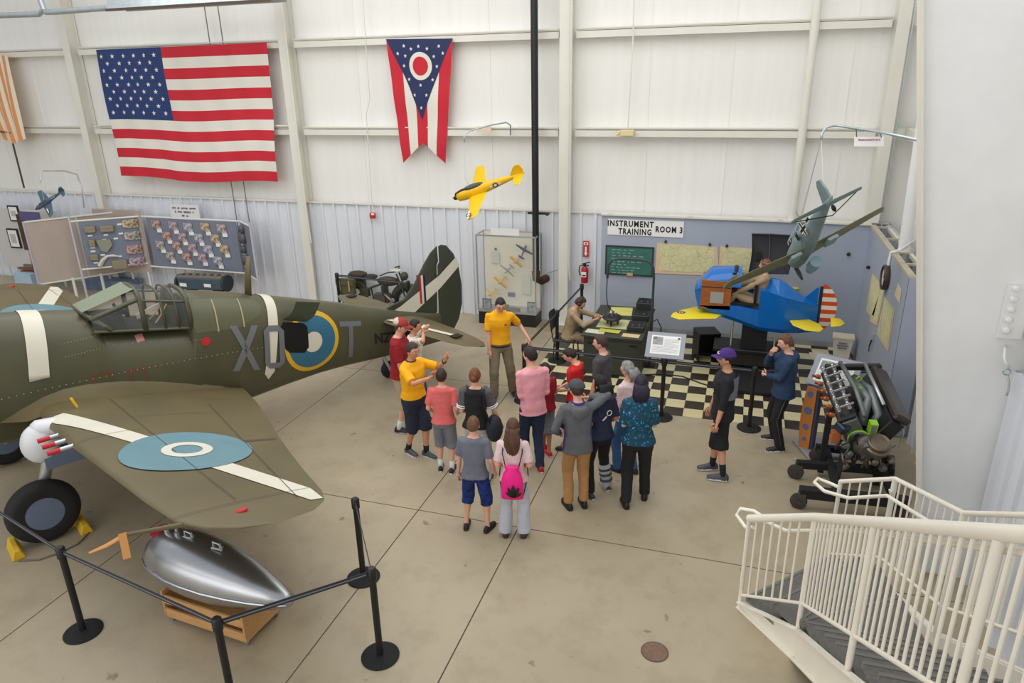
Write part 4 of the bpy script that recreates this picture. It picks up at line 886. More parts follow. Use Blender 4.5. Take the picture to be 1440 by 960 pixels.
# ================================================================== DROP TANK AND DOLLY
tk=thing('drop_tank','polished silver teardrop drop tank lying on a wooden dolly under the wing tip','drop tank',(-4.6,4.6,.3))
silver=mat('polished_aluminium',(176,178,182),.3,.92,var=.06,vs=2,bump=.03,bs=5)
ta=Vector((-5.42,4.72,.62)); tb=Vector((-3.66,4.50,.52)); ax_=(tb-ta); Lk=ax_.length
prof=[(0,0),(.11,.015),(.19,.07),(.25,.17),(.29,.32),(.31,.5),(.31,.7),(.29,.95),(.245,1.2),(.19,1.42),(.13,1.6),(.075,1.72),(.05,1.76),(0,1.775)]
MB().lathe([(r,z*Lk/1.775) for r,z in prof],ta,ax_,40).build('tank_shell',silver,tk,smooth=True)
a_,b__,d_=frame(ax_); 
fl_=MB(); pts=[]
for sgn in (1,-1):
    fl_.tube([ta+d_*(z*Lk/1.775)+a_*(sgn*(r+.006)) for r,z in prof[1:-1]],.012,6)
fl_.build('seam_flange',silver,tk,smooth=40)
up=Vector((0,0,1))
def tp(z,r=.31,dx=0): return ta+d_*z+up*r+a_*dx
MB().lathe([(0,0),(.075,0),(.075,.05),(0,.055)],ta+d_*.13+up*.2-a_*0,Vector((-.3,-.25,1)),18).build('filler_cap',mat('cap_magenta_red',(176,30,52),.4),tk,smooth=40)
MB().lathe([(0,-.01),(.095,-.01),(.095,.012),(.07,.015)],ta+d_*.13+up*.2,Vector((-.3,-.25,1)),18).build('filler_ring',alum,tk,smooth=40)
for z in (.55,.92): 
    mb=MB(); mb.tube([tp(z-.05,.29,.0),tp(z-.04,.36,.0),tp(z+.04,.36,.0),tp(z+.05,.29,.0)],.013,8); mb.box(tp(z,.31),(.1,.05,.02)); mb.build('hanger_lug',alum,tk)
for z in (.28,.42): MB().lathe([(0,-.02),(.03,-.02),(.03,.05),(.015,.055),(.015,.09),(0,.09)],tp(z,.285,-.02),(0,0,1),10).build('fitting',alum,tk)
MB().cyl(tb-d_*.12,tb-d_*.10,.085,n=20).build('tail_ring',silver,tk)
dl=thing('wooden_dolly','low plywood dolly on casters carrying the silver drop tank','dolly',(-4.6,4.6,0),math.atan2(-.10,1))
o_=Vector((-4.55,4.62,0)); R_=Matrix.Rotation(math.atan2(-.08,1),3,'Z')
def dw(x,y,z): return o_+R_@Vector((x,y,z))
Rd=R_
for y in (-.24,.24):
    for z,h in ((.12,.10),(.28,.09)): MB().box(dw(-.05,y,z),(1.0,.02,h),R=Rd).build('side_rail',wood,dl)
MB().box(dw(.45,0,.22),(.022,.50,.30),R=Rd).build('end_panel',wood,dl); MB().box(dw(-.55,0,.22),(.022,.50,.30),R=Rd).build('end_panel',wood,dl)
MB().box(dw(-.05,0,.08),(.98,.48,.02),R=Rd).build('deck',wood,dl)
MB().box(dw(-.55,0,.355),(.06,.30,.05),R=Rd).build('saddle_pad',blackm,dl); MB().box(dw(.45,0,.355),(.06,.26,.05),R=Rd).build('saddle_pad',blackm,dl)
for x in (-.52,.42):
    for y in (-.21,.21):
        mb=MB(); mb.lathe([(0,-.012),(.028,-.012),(.028,.012),(0,.012)],dw(x,y,.029),Rd@Vector((0,1,0)),14); mb.bar(dw(x,y,.03),dw(x,y,.07),.03,.02); mb.build('caster',mat('caster_grey',(150,148,146),.35,.6),dl)
# ================================================================== FLOOR DETAILS
dn=thing('floor_drain','round rusty brown floor drain cover in the bare foreground floor','drain cover',(-.41,5.39,0))
MB().lathe([(0,.0),(.115,0),(.115,.006),(0,.007)],(-.41,5.39,0),n=32).build('cover',mat('rusty_cover',(120,92,74),.7,var=.2,vs=30),dn)
MB().lathe([(.115,0),(.128,0),(.128,.005),(.115,.005)],(-.41,5.39,0),n=32,cap=False).build('rim',mat('rim_brown',(90,74,60),.6),dn)
hp=MB(); hp.box((-3.62,14.0,.002),(.62,.5,.004)); tag(hp.build('floor_hatch',mat('hatch_plate',(150,136,108),.6)),'flat tan metal hatch plate in the floor at the foot of the white column','hatch')
tag(MB().tube([(-1.47,11.9,.012),(-1.1,12.05,.012),(-.74,12.03,.012),(-.4,11.8,.012),(-.1,11.65,.012)],.014,6).build('floor_cable',black,smooth=True),'black cable lying across the checkered tiles behind the information panel','cable')
# ================================================================== GLASS DISPLAY CASE
cs=thing('display_case','tall glass display case with model aircraft on a black base by the back wall','display case',(-4.61,14.2,0))
x0,x1,y0,y1,zb,zt=-5.27,-3.98,13.92,14.38,.30,1.95
MB().box(((x0+x1)/2,(y0+y1)/2,.14),(x1-x0,y1-y0,.28)).build('base',black,cs)
MB().box(((x0+x1)/2,(y0+y1)/2,.295),(x1-x0+.01,y1-y0+.01,.04)).build('base_trim',alum,cs)
MB().box(((x0+x1)/2,y1-.02,(zb+zt)/2),(x1-x0-.04,.02,zt-zb)).build('back_panel',mat('case_cream',(236,232,212),.7),cs)
for x,y in ((x0,y0),(x1,y0),(x0,y1),(x1,y1)): MB().box((x,y,(zb+zt)/2),(.025,.025,zt-zb)).build('corner_post',alum,cs)
for a,b_ in (((x0,y0),(x1,y0)),((x0,y1),(x1,y1)),((x0,y0),(x0,y1)),((x1,y0),(x1,y1))): MB().bar((*a,zt),(*b_,zt),.03,.03).build('top_rail',alum,cs)
for nm,c_,d in (('front_pane',((x0+x1)/2,y0,(zb+zt)/2),(x1-x0-.03,.006,zt-zb-.03)),('side_pane',(x0,(y0+y1)/2,(zb+zt)/2),(.006,y1-y0-.03,zt-zb-.03)),('side_pane',(x1,(y0+y1)/2,(zb+zt)/2),(.006,y1-y0-.03,zt-zb-.03)),('top_pane',((x0+x1)/2,(y0+y1)/2,zt),(x1-x0-.03,y1-y0-.03,.006))): MB().box(c_,d).build(nm,glass,cs)
tag(MB().box((-4.65,13.98,2.02),(.62,.01,.16)).build('title_card',paper),'white title card standing on top of the glass display case','sign')
mc_y=mat('model_biplane_yellow',(226,178,80),.5); mc_n=mat('model_navy',(34,60,86),.5); mc_s=mat('model_silver',(150,146,132),.5)
for i,(px_,py_,m_,bi,sp_,lb) in enumerate(((737,352,mc_n,False,.42,'dark blue model aircraft at top right inside the glass case'),(727,366,mc_y,True,.34,'small yellow model aircraft, upper one inside the glass case'),(714,380,mc_s,False,.40,'grey model aircraft in the middle of the glass case'),(705,395,mc_y,True,.38,'yellow biplane model in the middle of the glass case'),(692,412,mc_y,False,.34,'yellow model aircraft at lower left inside the glass case'))):
    r_,_=model_plane('model_aircraft',lb,wl(px_,py_,14.15),dirc(-.5,-.55,-.4) if i else dirc(.2,.5,.3),dirc(-.8,.15,-.2) if i else dirc(-.6,.7,0),.26 if i else .36,sp_,m_,wingc=.2,biplane=bi,canopy=False,grp='small models in the glass case')
    if 1:
        tag(MB().cyl(wl(px_,py_,14.15),Vector((wl(px_,py_,14.15).x,14.35,wl(px_,py_,14.15).z+.02)),.004,n=5).build('support_pin',galv,r_))
for i,(px_,py_,w_,h_) in enumerate(((685,427,.2,.24),(748,433,.2,.26))):
    p_=wl(px_,py_,14.1); o=MB().box(p_,(w_,.015,h_)).build('picture_frame',black,label=['black framed photo at left in the glass case','black framed photo at right in the glass case'][i],cat='picture'); MB().box(p_+Vector((0,-.009,0)),(w_-.04,.004,h_-.04)).build('photo',mat('photo_grey'),o)
shp=thing('ship_model','grey ship model on a brown plinth inside the glass case','ship model',wl(717,438,14.05)); c0=wl(717,438,14.05)
MB().box(c0,(.46,.12,.07)).build('plinth',mat('plinth_brown',(112,88,66),.6),shp)
mb=MB(); mb.prism([(-.24,0),(.2,0),(.25,.05),(-.24,.05)],c0+Vector((0,.04,.04)),(1,0,0),(0,0,1),.08); mb.box(c0+Vector((-.05,0,.12)),(.06,.04,.07)); mb.build('hull',mat('ship_grey',(110,108,100),.6),shp)
for (px_,py_,w_,h_,m_) in ((697,362,.18,.26,mat('old_text',(214,214,204),.8)),(740,400,.2,.44,mat('old_text2',(222,222,212),.8)),(719,414,.16,.09,mat('photo_blue',(120,124,150),.7)),(697,350,.05,.05,mat('seal_blue',(70,96,130),.7))):
    p_=wl(px_,py_,14.33); MB().box(p_,(w_,.004,h_)).build('caption_sheet',m_,cs)
# ================================================================== MOTORCYCLE
mo=thing('motorcycle','olive military motorcycle with canvas saddle bags behind the fighter tail','motorcycle',(-7.7,13.95,0))
mol=mat('moto_olive',(66,66,46),.5); moc=mat('moto_canvas',(92,90,62),.9,bump=.3,bs=40); mob=mat('moto_black',(30,28,26),.5)
Yc=14.0
for x in (-8.35,-6.98):
    w=MB(); w.tube([(x+.31*math.cos(2*PI*k/28),Yc,.33+.31*math.sin(2*PI*k/28)) for k in range(28)],.045,8,closed=True); wh=w.build('tyre',rubber,mo,smooth=True)
    w=MB(); w.tube([(x+.25*math.cos(2*PI*k/24),Yc,.33+.25*math.sin(2*PI*k/24)) for k in range(24)],.014,6,closed=True); w.cyl((x,Yc-.06,.33),(x,Yc+.06,.33),.05)
    for k in range(12): w.cyl((x,Yc,.33),(x+.25*math.cos(PI*k/6),Yc,.33+.25*math.sin(PI*k/6)),.004,n=4)
    w.build('wheel',mol,wh)
mb=MB(); mb.tube([(-8.35,Yc-.1,.33),(-7.9,Yc-.05,.6),(-7.4,Yc,.78),(-7.2,Yc,.85)],.022,8); mb.tube([(-8.35,Yc+.1,.33),(-7.9,Yc+.05,.6),(-7.4,Yc,.78)],.022,8); mb.tube([(-7.9,Yc,.6),(-7.85,Yc,.3),(-7.3,Yc,.28),(-7.2,Yc,.82)],.022,8); mb.build('frame',mol,mo)
mb=MB(); mb.ell((-7.45,Yc,.78),(.27,.13,.11),20,12); mb.build('fuel_tank',mol,mo,smooth=True)
mb=MB(); mb.ell((-7.88,Yc,.86),(.17,.14,.05),16,10); mb.build('saddle',mob,mo,smooth=True)
mb=MB(); mb.ell((-8.2,Yc,.90),(.22,.15,.07),16,10); mb.build('rear_pad',mat('pad_brown',(70,58,48),.8),mo,smooth=True)
mb=MB(); mb.box((-7.62,Yc,.38),(.34,.18,.2)); mb.cyl((-7.6,Yc-.12,.36),(-7.6,Yc+.12,.36),.11); 
for k in range(6): mb.cyl((-7.55+.0*k,Yc,.50+.03*k),(-7.55,Yc,.512+.03*k),.085)
mb.build('engine',mat('moto_metal',(96,92,84),.4,.6),mo,smooth=40)
mb=MB(); mb.tube([(-7.5,Yc-.12,.5),(-7.3,Yc-.15,.35),(-7.5,Yc-.16,.24),(-8.2,Yc-.16,.24)],.03,8); mb.build('exhaust',mat('exhaust_grey',(150,144,132),.4,.5),mo,smooth=True)
mb=MB(); 
for y in (-.07,.07): mb.tube([(-6.98,Yc+y,.33),(-7.08,Yc+y,.65),(-7.2,Yc+y,.98)],.02,8)
mb.build('front_fork',mol,mo)
mb=MB(); mb.tube([(-7.45,Yc-.38,1.0),(-7.3,Yc-.3,1.06),(-7.18,Yc,1.02),(-7.3,Yc+.3,1.06),(-7.45,Yc+.38,1.0)],.014,8); mb.build('handlebar',mob,mo)
mb=MB(); mb.ell((-7.04,Yc,.92),(.09,.1,.1),14,10); mb.build('headlamp',mol,mo,smooth=True)
mb=MB(); mb.ell((-7.24,Yc,1.04),(.15,.11,.03),12,8); mb.build('instrument_cover',mat('pale_cover',(206,200,186),.6),mo,smooth=True)
for x in (-8.35,-6.98):
    mb=MB(); mb.tube([(x+.37*math.cos(a),Yc,.33+.37*math.sin(a)) for a in [PI*(.05+.09*k) for k in range(11)]],.075,8,flat=.25,up=Vector((0,1,0))); mb.build('mudguard',mol,mo,smooth=True)
for y in (-.24,.24):
    mb=MB(); mb.box((-8.38,Yc+y,.66),(.42,.15,.36)); bg=mb.build('saddle_bag',moc,mo,bevel=.03)
    mb=MB(); mb.box((-8.38,Yc+y*1.36,.78),(.44,.02,.14)); mb.build('bag_flap',moc,bg)
    for dx in (-.12,.12): MB().box((-8.38+dx,Yc+y*1.42,.70),(.025,.015,.24)).build('bag_strap',mat('strap_tan',(196,170,128),.8),bg)
MB().box((-8.05,Yc-.03,.5),(.22,.1,.18)).build('tool_box',mol,mo)
MB().box((-7.7,13.95,.0),(.0,.0,.0)) 
tag(MB().box((-7.7,14.0,-.0),(2.3,.75,.02)).build('low_platform',mat('platform_grey',(168,164,156),.7)),'low grey platform under the military motorcycle','platform')
# ================================================================== DESK STATION
dk=thing('steel_desk','dark green steel desk covered with charts and radio boxes','desk',(-2.0,12.6,0))
dgm=mat('desk_green',(58,62,52),.5,var=.06,vs=3)
MB().box((-1.98,12.62,.735),(1.08,1.82,.035)).build('desktop',dgm,dk,bevel=.006)
MB().box((-1.98,11.78,.36),(1.0,.04,.70)).build('front_panel',dgm,dk); 
MB().box((-1.98,11.755,.50),(.9,.012,.3)).build('drawer',dgm,dk,bevel=.004); MB().box((-1.98,11.755,.17),(.9,.012,.3)).build('drawer',dgm,dk,bevel=.004)
MB().box((-1.48,12.62,.36),(.04,1.7,.70)).build('side_panel',dgm,dk); MB().box((-1.98,13.48,.36),(1.0,.04,.70)).build('rear_panel',dgm,dk)
for y in (11.86,13.40): MB().box((-2.46,y,.36),(.06,.06,.72)).build('leg',dgm,dk)
for x in (-2.35,-1.6): MB().box((x,11.752,.60),(.12,.03,.03)).build('latch',black,dk)
def flatp(name,lab,c,w,h,m,rz,cat,z=.757): return tag(MB().box((c[0],c[1],z),(w,h,.006),rz).build(name,m),lab,cat)
flatp('chart','yellow paper chart on the far end of the desk',(-2.05,13.18),.42,.5,mat('chart_yellow',(212,206,118),.8,var=.08,vs=6),.1,'chart')
flatp('chart','pale green plotting chart under the black plotter on the desk',(-2.05,12.42),.58,.52,mat('chart_pale_green',(196,196,146),.8,var=.06,vs=6),0,'chart')
flatp('paper_sheet','white paper sheet at the near left corner of the desk',(-2.3,11.92),.34,.2,mat('sheet_green_white',(206,208,184),.8),-.1,'paper')
flatp('booklet','yellow green booklet on the near edge of the desk',(-2.06,11.98),.38,.16,mat('booklet_yellow',(190,184,70),.8),-.1,'booklet',.768)
flatp('booklet','cream booklet at the near right corner of the desk',(-1.66,11.86),.30,.17,mat('booklet_cream',(216,190,140),.8),-.05,'booklet')
rb=mat('radio_box',(44,46,48),.5)
for i,(y,h,lb) in enumerate(((12.25,.09,'nearest dark radio box on the right side of the desk'),(12.85,.11,'middle dark radio box on the right side of the desk'),(13.35,.2,'raised dark radio box at the far end of the desk'))):
    t_=thing('radio_box',lb,'radio',(-1.62,y,.755),0,'radio boxes on the desk'); MB().box((0,0,h/2),(.30,.36,h)).build('case',rb,t_,local=True,bevel=.008); MB().box((0,0,h+.004),(.24,.28,.006)).build('lid',black,t_,local=True)
    for k in (-.06,.06): MB().lathe([(0,0),(.015,0),(.013,.02),(0,.02)],(k,-.1,h+.007),n=10).build('knob',chrome,t_,local=True)
# plotter instrument with three legs
pl=thing('plotting_crab','round black three-wheeled plotting instrument on the green chart','instrument',(-2.08,12.35,.76))
MB().lathe([(0,.10),(.07,.08),(.16,.11),(.185,.14),(.16,.17),(.05,.19),(0,.19)],n=28).build('body',black,pl,local=True,smooth=40)
for k in range(3):
    a=2*PI*k/3+.5; mb=MB(); mb.cyl((.11*math.cos(a),.11*math.sin(a),.03),(.09*math.cos(a),.09*math.sin(a),.12),.02); mb.cyl((.11*math.cos(a)-.01,.11*math.sin(a),.03),(.11*math.cos(a)+.01,.11*math.sin(a),.03),.03); mb.build('leg',black,pl,local=True)
for k in range(4): MB().lathe([(0,.17),(.022,.17),(.018,.23),(0,.235)],(.07*math.cos(k*1.6),.07*math.sin(k*1.6),0),n=10).build('knob',mat('knob_grey',(110,112,120),.4,.4),pl,local=True)
# tube stand with hanging cable
ts_=thing('tube_stand','tall dark bent tube stand at the right side of the desk','stand',(-1.38,12.45,0))
MB().tube([(-1.38,12.45,0),(-1.38,12.45,1.7),(-1.40,12.45,1.85),(-1.47,12.45,1.95),(-1.60,12.45,1.98),(-2.0,12.45,1.98),(-2.13,12.45,1.94),(-2.2,12.45,1.85),(-2.21,12.45,1.6)],.022,10).build('tube',mat('stand_grey',(58,60,62),.4),ts_,smooth=40)
MB().box((-1.38,12.45,.01),(.2,.2,.02)).build('foot',black,ts_)
MB().tube([(-2.21,12.45,1.6),(-2.215,12.45,1.3),(-2.20,12.48,1.1),(-2.14,12.5,1.0),(-2.06,12.45,.97)],.009,6).build('hanging_cable',black,ts_)
MB().tube([(-1.4,12.5,.8),(-1.3,12.6,.85),(-1.22,12.6,.7),(-1.23,12.6,.3),(-1.25,12.6,.02)],.010,6).build('side_cable',black,ts_)
# chair
ch=thing('office_chair','dark green steel chair under the seated dummy','chair',(-2.93,12.3,0),0)
MB().box((0,0,.44),(.42,.42,.04)).build('seat',rb,ch,local=True,bevel=.01)
MB().grid(lambda u,v:(-.22-.05*v-.03*math.sin(PI*u),-.2+.4*u,.60+.34*v),8,6).grid(lambda u,v:(-.235-.05*v-.03*math.sin(PI*u),-.2+.4*u,.60+.34*v),8,6,flip=True).build('backrest',rb,ch,local=True,smooth=True)
for sx in (-1,1):
    for sy in (-1,1): MB().cyl((sx*.18,sy*.18,.42),(sx*.2,sy*.2,0),.013,n=8).build('leg',rb,ch,local=True)
for sy in (-1,1): MB().cyl((-.2,sy*.16,.42),(-.25,sy*.16,.66),.012,n=8).build('back_support',rb,ch,local=True)
# ================================================================== BLUE INSTRUMENT TRAINER
tb_=mat('trainer_blue',(0,104,188),.28,var=.04,vs=2,coat=.3)
tr=thing('flight_trainer','blue box-shaped flight trainer with yellow stub wings and striped rudder','flight trainer',(.45,12.65,.0))
YN,YFAR=12.32,12.98
secs=[(-.64,1.30,1.50,1.50,.30),(-.55,1.20,1.60,1.62,.33),(-.30,1.10,1.22,1.24,.33),(-.02,1.0,1.30,1.32,.33),(.38,.88,1.22,1.24,.33)]
mb=MB()
def sec(x,zb,zs,zt_,hw,bot=.8): c=12.65; return [Vector((x,c-hw*bot,zb)),Vector((x,c+hw*bot,zb)),Vector((x,c+hw,zb+.08)),Vector((x,c+hw,zs)),Vector((x,c+.02,zt_)),Vector((x,c-.02,zt_)),Vector((x,c-hw,zs)),Vector((x,c-hw,zb+.08))]
mb.loft([sec(-.55,1.18,1.24,1.25,.33),sec(-.15,1.05,1.28,1.28,.33),sec(.1,.98,1.29,1.29,.33),sec(.42,.88,1.24,1.24,.33)]); mb.build('lower_hull',tb_,tr)
mb=MB(); mb.loft([sec(.42,.87,1.60,1.62,.33),sec(.60,.85,1.56,1.73,.31),sec(.72,.84,1.52,1.72,.29),sec(.84,.83,1.48,1.66,.27),sec(1.1,.83,1.40,1.47,.18),sec(1.38,.85,1.30,1.31,.05)]); mb.build('rear_hull',tb_,tr)
# nose cowl: curved shell
mb=MB(); rings=[]
for x,r,zc in ((-.66,.30,1.50),(-.60,.33,1.55),(-.40,.34,1.60),(-.1,.34,1.62),(.1,.34,1.62)):
    n_=14; out=[Vector((x,12.65-r*math.cos(PI*k/n_)*.97,zc+ (r*.82 if x>-.5 else r*.3)*math.sin(PI*k/n_)**.8)) for k in range(n_+1)]; inn=[Vector((x,12.65+(r-.02)*math.cos(PI*k/n_)*.97,zc+((r*.82 if x>-.5 else r*.3)-.02)*math.sin(PI*k/n_)**.8)) for k in range(n_+1)]
    rings.append(out+inn)
mb.loft(rings); mb.build('nose_cowl',tb_,tr,smooth=50)
mb=MB(); mb.loft([[Vector((x,y,z)) for x,y,z in ((-.66,12.36,1.50),(-.66,12.94,1.50),(-.58,12.94,1.18),(-.58,12.36,1.18))],[Vector((x,y,z)) for x,y,z in ((-.56,12.33,1.62),(-.56,12.97,1.62),(-.54,12.97,1.18),(-.54,12.33,1.18))]]); mb.build('nose_face',tb_,tr)
oak=mat('oak_box',(156,88,34),.45,var=.15,vs=5,stretch=(1,6,6))
bx=MB().box((-.30,12.62,1.46),(.50,.60,.50)).build('wooden_box',oak,tr)
MB().box((-.28,12.315,1.42),(.22,.006,.20)).build('metal_plate',mat('plate_grey',(172,170,168),.4,.3),bx)
MB().box((-.30,12.316,1.60),(.48,.006,.012)).build('box_seam',black,bx)
cp=MB(); cp.box((.2,12.65,1.31),(.42,.58,.04)); cp.build('cockpit_floor',blackm,tr)
cp=MB(); cp.tube([(.0,12.65+.26*math.cos(2*PI*k/20),1.68+.20*math.sin(2*PI*k/20)) for k in range(20)],.045,8,closed=True); cp.box((-.03,12.65,1.68),(.05,.5,.34)); cp.build('instrument_hood',black,tr,smooth=40)
cp=MB()
for k in range(6): cp.lathe([(0,0),(.05,0),(.05,.02),(0,.02)],(0.0,12.48+.11*(k%3)+.02,1.60+.13*(k//3)),(1,0,0),14)
tag(cp.build('instrument_dials',mat('dial_black',(50,50,54),.3),tr),kind='stuff')
cp=MB(); cp.tube([(-.05,12.90,1.55),(.0,12.95,1.72),(.25,12.98,1.62),(.42,12.96,1.60)],.03,8); cp.build('far_coaming',oak,tr,smooth=True)
MB().box((.35,12.65,1.5),(.05,.5,.34)).build('seat_back',blackm,tr)
MB().prism([(-.1,0),(.5,0),(.55,.12),(-.1,.17)],(.0,12.96,1.3),(1,0,0),(0,0,1),-.02).build('far_side',tb_,tr)
# open hood (black inside), hinged on the far side
mb=MB()
def hoodf(u,v,o=0): return Vector((.22+.66*u+.03*math.sin(v*PI)-.02,12.96+.22*math.sin(v*PI*.55)+o-.06*(1-v),1.72+.66*v-.05*math.sin(PI*u)*0+.03*u*(1-v)))
mb.grid(lambda u,v:hoodf(u,v),12,12); mb.grid(lambda u,v:hoodf(u,v,.02),12,12,flip=True)
for s_ in ((0,),(1,)):
    u=s_[0]; mb.add([hoodf(u,k/12)+Vector((0,o,0)) for k in range(13) for o in (0,-.16*math.sin(PI*min(1,k/12+.1)))],[(2*k,2*k+1,2*k+3,2*k+2) for k in range(12)]); 
mb.build('hood_lining',mat('hood_black',(30,30,36),.7,bump=.2,bs=30),tr,smooth=50)
mb=MB(); mb.tube([hoodf(0,1)+Vector((0,-.02,0)),hoodf(.5,1)+Vector((0,-.03,.01)),hoodf(1,1)+Vector((0,-.02,0))],.014,6); mb.tube([hoodf(.45,k/6)+Vector((0,-.02,0)) for k in range(7)],.01,6); mb.build('hood_bow',mat('hood_steel',(70,72,80),.4,.3),tr)
MB().box(hoodf(.18,.45)+Vector((0,-.05,0)),(.08,.05,.14)).build('hood_lamp',black,tr)
# stub wings
ty=mat('trainer_wing_yellow',(236,212,36),.45)
def tw_(side,name,root,tip,ch0,ch1,z0,z1,th,m,nn=8):
    mb=MB(); rings=[]
    for k in range(nn+1):
        t_=k/nn; c=Vector(root).lerp(Vector(tip),t_); 
        ch=(ch0+(ch1-ch0)*t_)*(1 if t_<.75 else math.sqrt(max(.02,1-((t_-.75)/.25)**2)))
        rings.append([c+Vector((0,0,0))+Vector((math.cos(2*PI*j/14)*ch/2*.62,math.sin(0)*0,0))+Vector((0,math.cos(2*PI*j/14)*ch/2*.78,0))*0+Vector((math.cos(2*PI*j/14)*ch/2*0.0,math.cos(2*PI*j/14)*ch/2*.85,0))+Vector((0,0,th*math.sin(2*PI*j/14))) for j in range(14)])
    mb.loft(rings); return mb.build(name,m,tr,smooth=60)
def flatwing(name,px,z,th,m,parent=None):
    P_=[fl(x,y,z) for x,y in px]; c=sum(P_,Vector())/len(P_)
    top=[c+(p-c)*.9+Vector((0,0,th)) for p in P_]; mid=[p+Vector((0,0,th*.4)) for p in P_]; bot=[c+(p-c)*.9-Vector((0,0,th*.3)) for p in P_]
    mb=MB(); mb.loft([bot,mid,top]); return mb.build(name,m,parent or tr,smooth=50)
wA=flatwing('stub_wing',[(943,446),(946,441),(957,437),(985,431),(1010,426),(1024,428),(1032,434),(1036,441),(1012,445),(1006,449),(985,449),(955,450)],1.08,.03,ty)
wB=flatwing('stub_wing',[(1090,400),(1130,392),(1142,398),(1135,405),(1100,410)],1.12,.03,ty)
def disc(c,r,m,nm,l,par): MB().lathe([(0,0),(r,0),(r,.003),(0,.003)],Vector(c)+Vector((0,0,l)),(0,0,1),20).build(nm,m,par)
disc((-.86,12.31,1.108),.075,mat('insignia_navy'),'insignia_disc',0,wA)
MB().add([Vector((-.86+x,12.31+y,1.113)) for x,y in star_poly(0,0,.066)]+[Vector((-.86,12.31,1.114))],[(i,(i+1)%10,10) for i in range(10)]).build('insignia_star',paper,wA)
disc((-.86,12.31,1.108),.022,redm,'insignia_centre',.008,wA)
flatwing('stub_tailplane',[(1109,450),(1116,447),(1136,449),(1152,456),(1158,463),(1152,467),(1132,465),(1115,458)],1.06,.02,ty)
flatwing('stub_tailplane',[(1168,447),(1182,449),(1188,455),(1182,459),(1168,460)],1.12,.02,ty)
MB().prism([(1.12,1.40),(1.33,1.62),(1.36,1.62),(1.36,1.2)],(0,12.67,0),(1,0,0),(0,0,1),.04).build('fin',tb_,tr)
MB().box((1.40,12.65,1.28),(.05,.05,.72)).build('hinge_post',mat('fin_navy',(24,34,60),.5),tr)
stw=mat('rudder_white',(226,222,214),.5); str_=mat('rudder_orange_red',(206,72,36),.5)
def rx(z):   # trailing edge of the rudder
    t_=(z-.88)/.80; return 1.425+.25*math.sin(PI*min(1,max(0,t_))*.95+.12)**.55
N=11
for k in range(N):
    z0=.88+.80*k/N; z1=.88+.80*(k+1)/N; m_=str_ if k%2==0 else stw
    rings=[[Vector((1.425,12.65-.02,z)),Vector((rx(z),12.65-.008,z)),Vector((rx(z),12.65+.008,z)),Vector((1.425,12.65+.02,z))] for z in (z0,(z0+z1)/2,z1)]
    MB().loft(rings).build('rudder_stripe',m_,tr)
for x in (1.1,1.22,1.3): MB().cyl((x,12.45,.90),(x+.02,12.25,1.03),.008,n=6).build('brace',chrome,tr)
# supports and base
for x,y in ((.02,12.45),(.74,12.5)): MB().cyl((x,y,.45),(x,y,1.0),.02,n=8).build('support_rod',chrome,tr)
MB().box((.4,12.65,.68),(.42,.42,.5)).build('bellows',mat('bellows_black',(22,22,24),.8,bump=.4,bs=20),tr)
MB().box((.35,12.65,.46),(1.25,.62,.06)).build('turntable_frame',black,tr,bevel=.008)
MB().box((.35,12.55,.3),(.8,.3,.22)).build('motor_box',mat('motor_brown_black',(44,38,34),.6),tr)
MB().cyl((.4,12.7,0.0),(.4,12.7,.45),.18,n=20).build('pedestal',black,tr)
tag(MB().box((.42,12.3,.04),(1.15,1.5,.075)).build('trainer_platform',blackm,bevel=.01),'flat black platform on the checkered floor under the blue trainer','platform')
bxo=thing('black_cabinet','small black open box standing at the left of the trainer base','box',(-.42,13.1,0),.35)
for nm,c_,d in (('side',(-.19,0,.26),(.02,.4,.52)),('side',(.19,0,.26),(.02,.4,.52)),('top',(0,0,.53),(.4,.42,.02)),('back',(0,.19,.26),(.38,.02,.5))): MB().box(c_,d).build(nm,black,bxo,local=True)
# bin
bn=thing('waste_bin','white square bin with printed front in the corner by the side partition','bin',(2.0,13.72,0),-.1)
MB().loft([[Vector((sx*a,sy*a*.8,z)) for sx,sy in ((-1,-1),(1,-1),(1,1),(-1,1))] for z,a in ((0,.13),(.42,.17))]).build('body',mat('bin_white',(222,218,206),.5),bn,local=True)
MB().box((0,0,.43),(.37,.30,.03)).build('lid',mat('bin_lid',(222,212,180),.5),bn,local=True)
mb=MB(); 
for k,w_ in enumerate((.14,.2,.16)): mb.box((0,-.138-.004*0,.34-.05*k),(w_,.012,.02))
tag(mb.build('printing',inkg,bn,local=True),kind='stuff')
# ================================================================== LECTERN
lt=thing('lectern','grey sloping lectern on a wooden post pierced by four holes','lectern',(1.36,9.95,0),0)
MB().box((1.38,9.88,.03),(.62,.56,.05),.35).build('base',mat('panel_grey'),lt,bevel=.01)
lo=mat('varnished_oak',(190,118,52),.4,var=.1,vs=4,stretch=(6,6,1))
mb=MB(); outl=[]; 
f0=Vector((1.14,9.80,.05)); ex=Vector((.86,-.5,0)).normalized(); ez=Vector((.02,.1,1)).normalized()
for k in range(9):
    z=.9*k/8; outl.append((-.07-.035*math.sin(PI*k/8),z))
for k in range(9):
    z=.9*(8-k)/8; outl.append((.07+.0*math.sin(PI*k/8),z))
mb.prism(outl,f0,ex,ez,.03); mb.build('post_face',lo,lt)
MB().prism([(.04,0),(.10,0),(.10,.9),(.04,.9)],f0+ex.cross(ez)*-.0+Vector((.0,.0,0)),ex,ez,-.10).build('post_side',mat('lectern_navy',(52,64,96),.5),lt)
MB().prism([(-.05,0),(.05,0),(.05,.9),(-.05,.9)],f0,ex,ez,-.06).build('post_core',mat('lectern_navy',(52,64,96),.5),lt)
nf=ex.cross(ez).normalized()
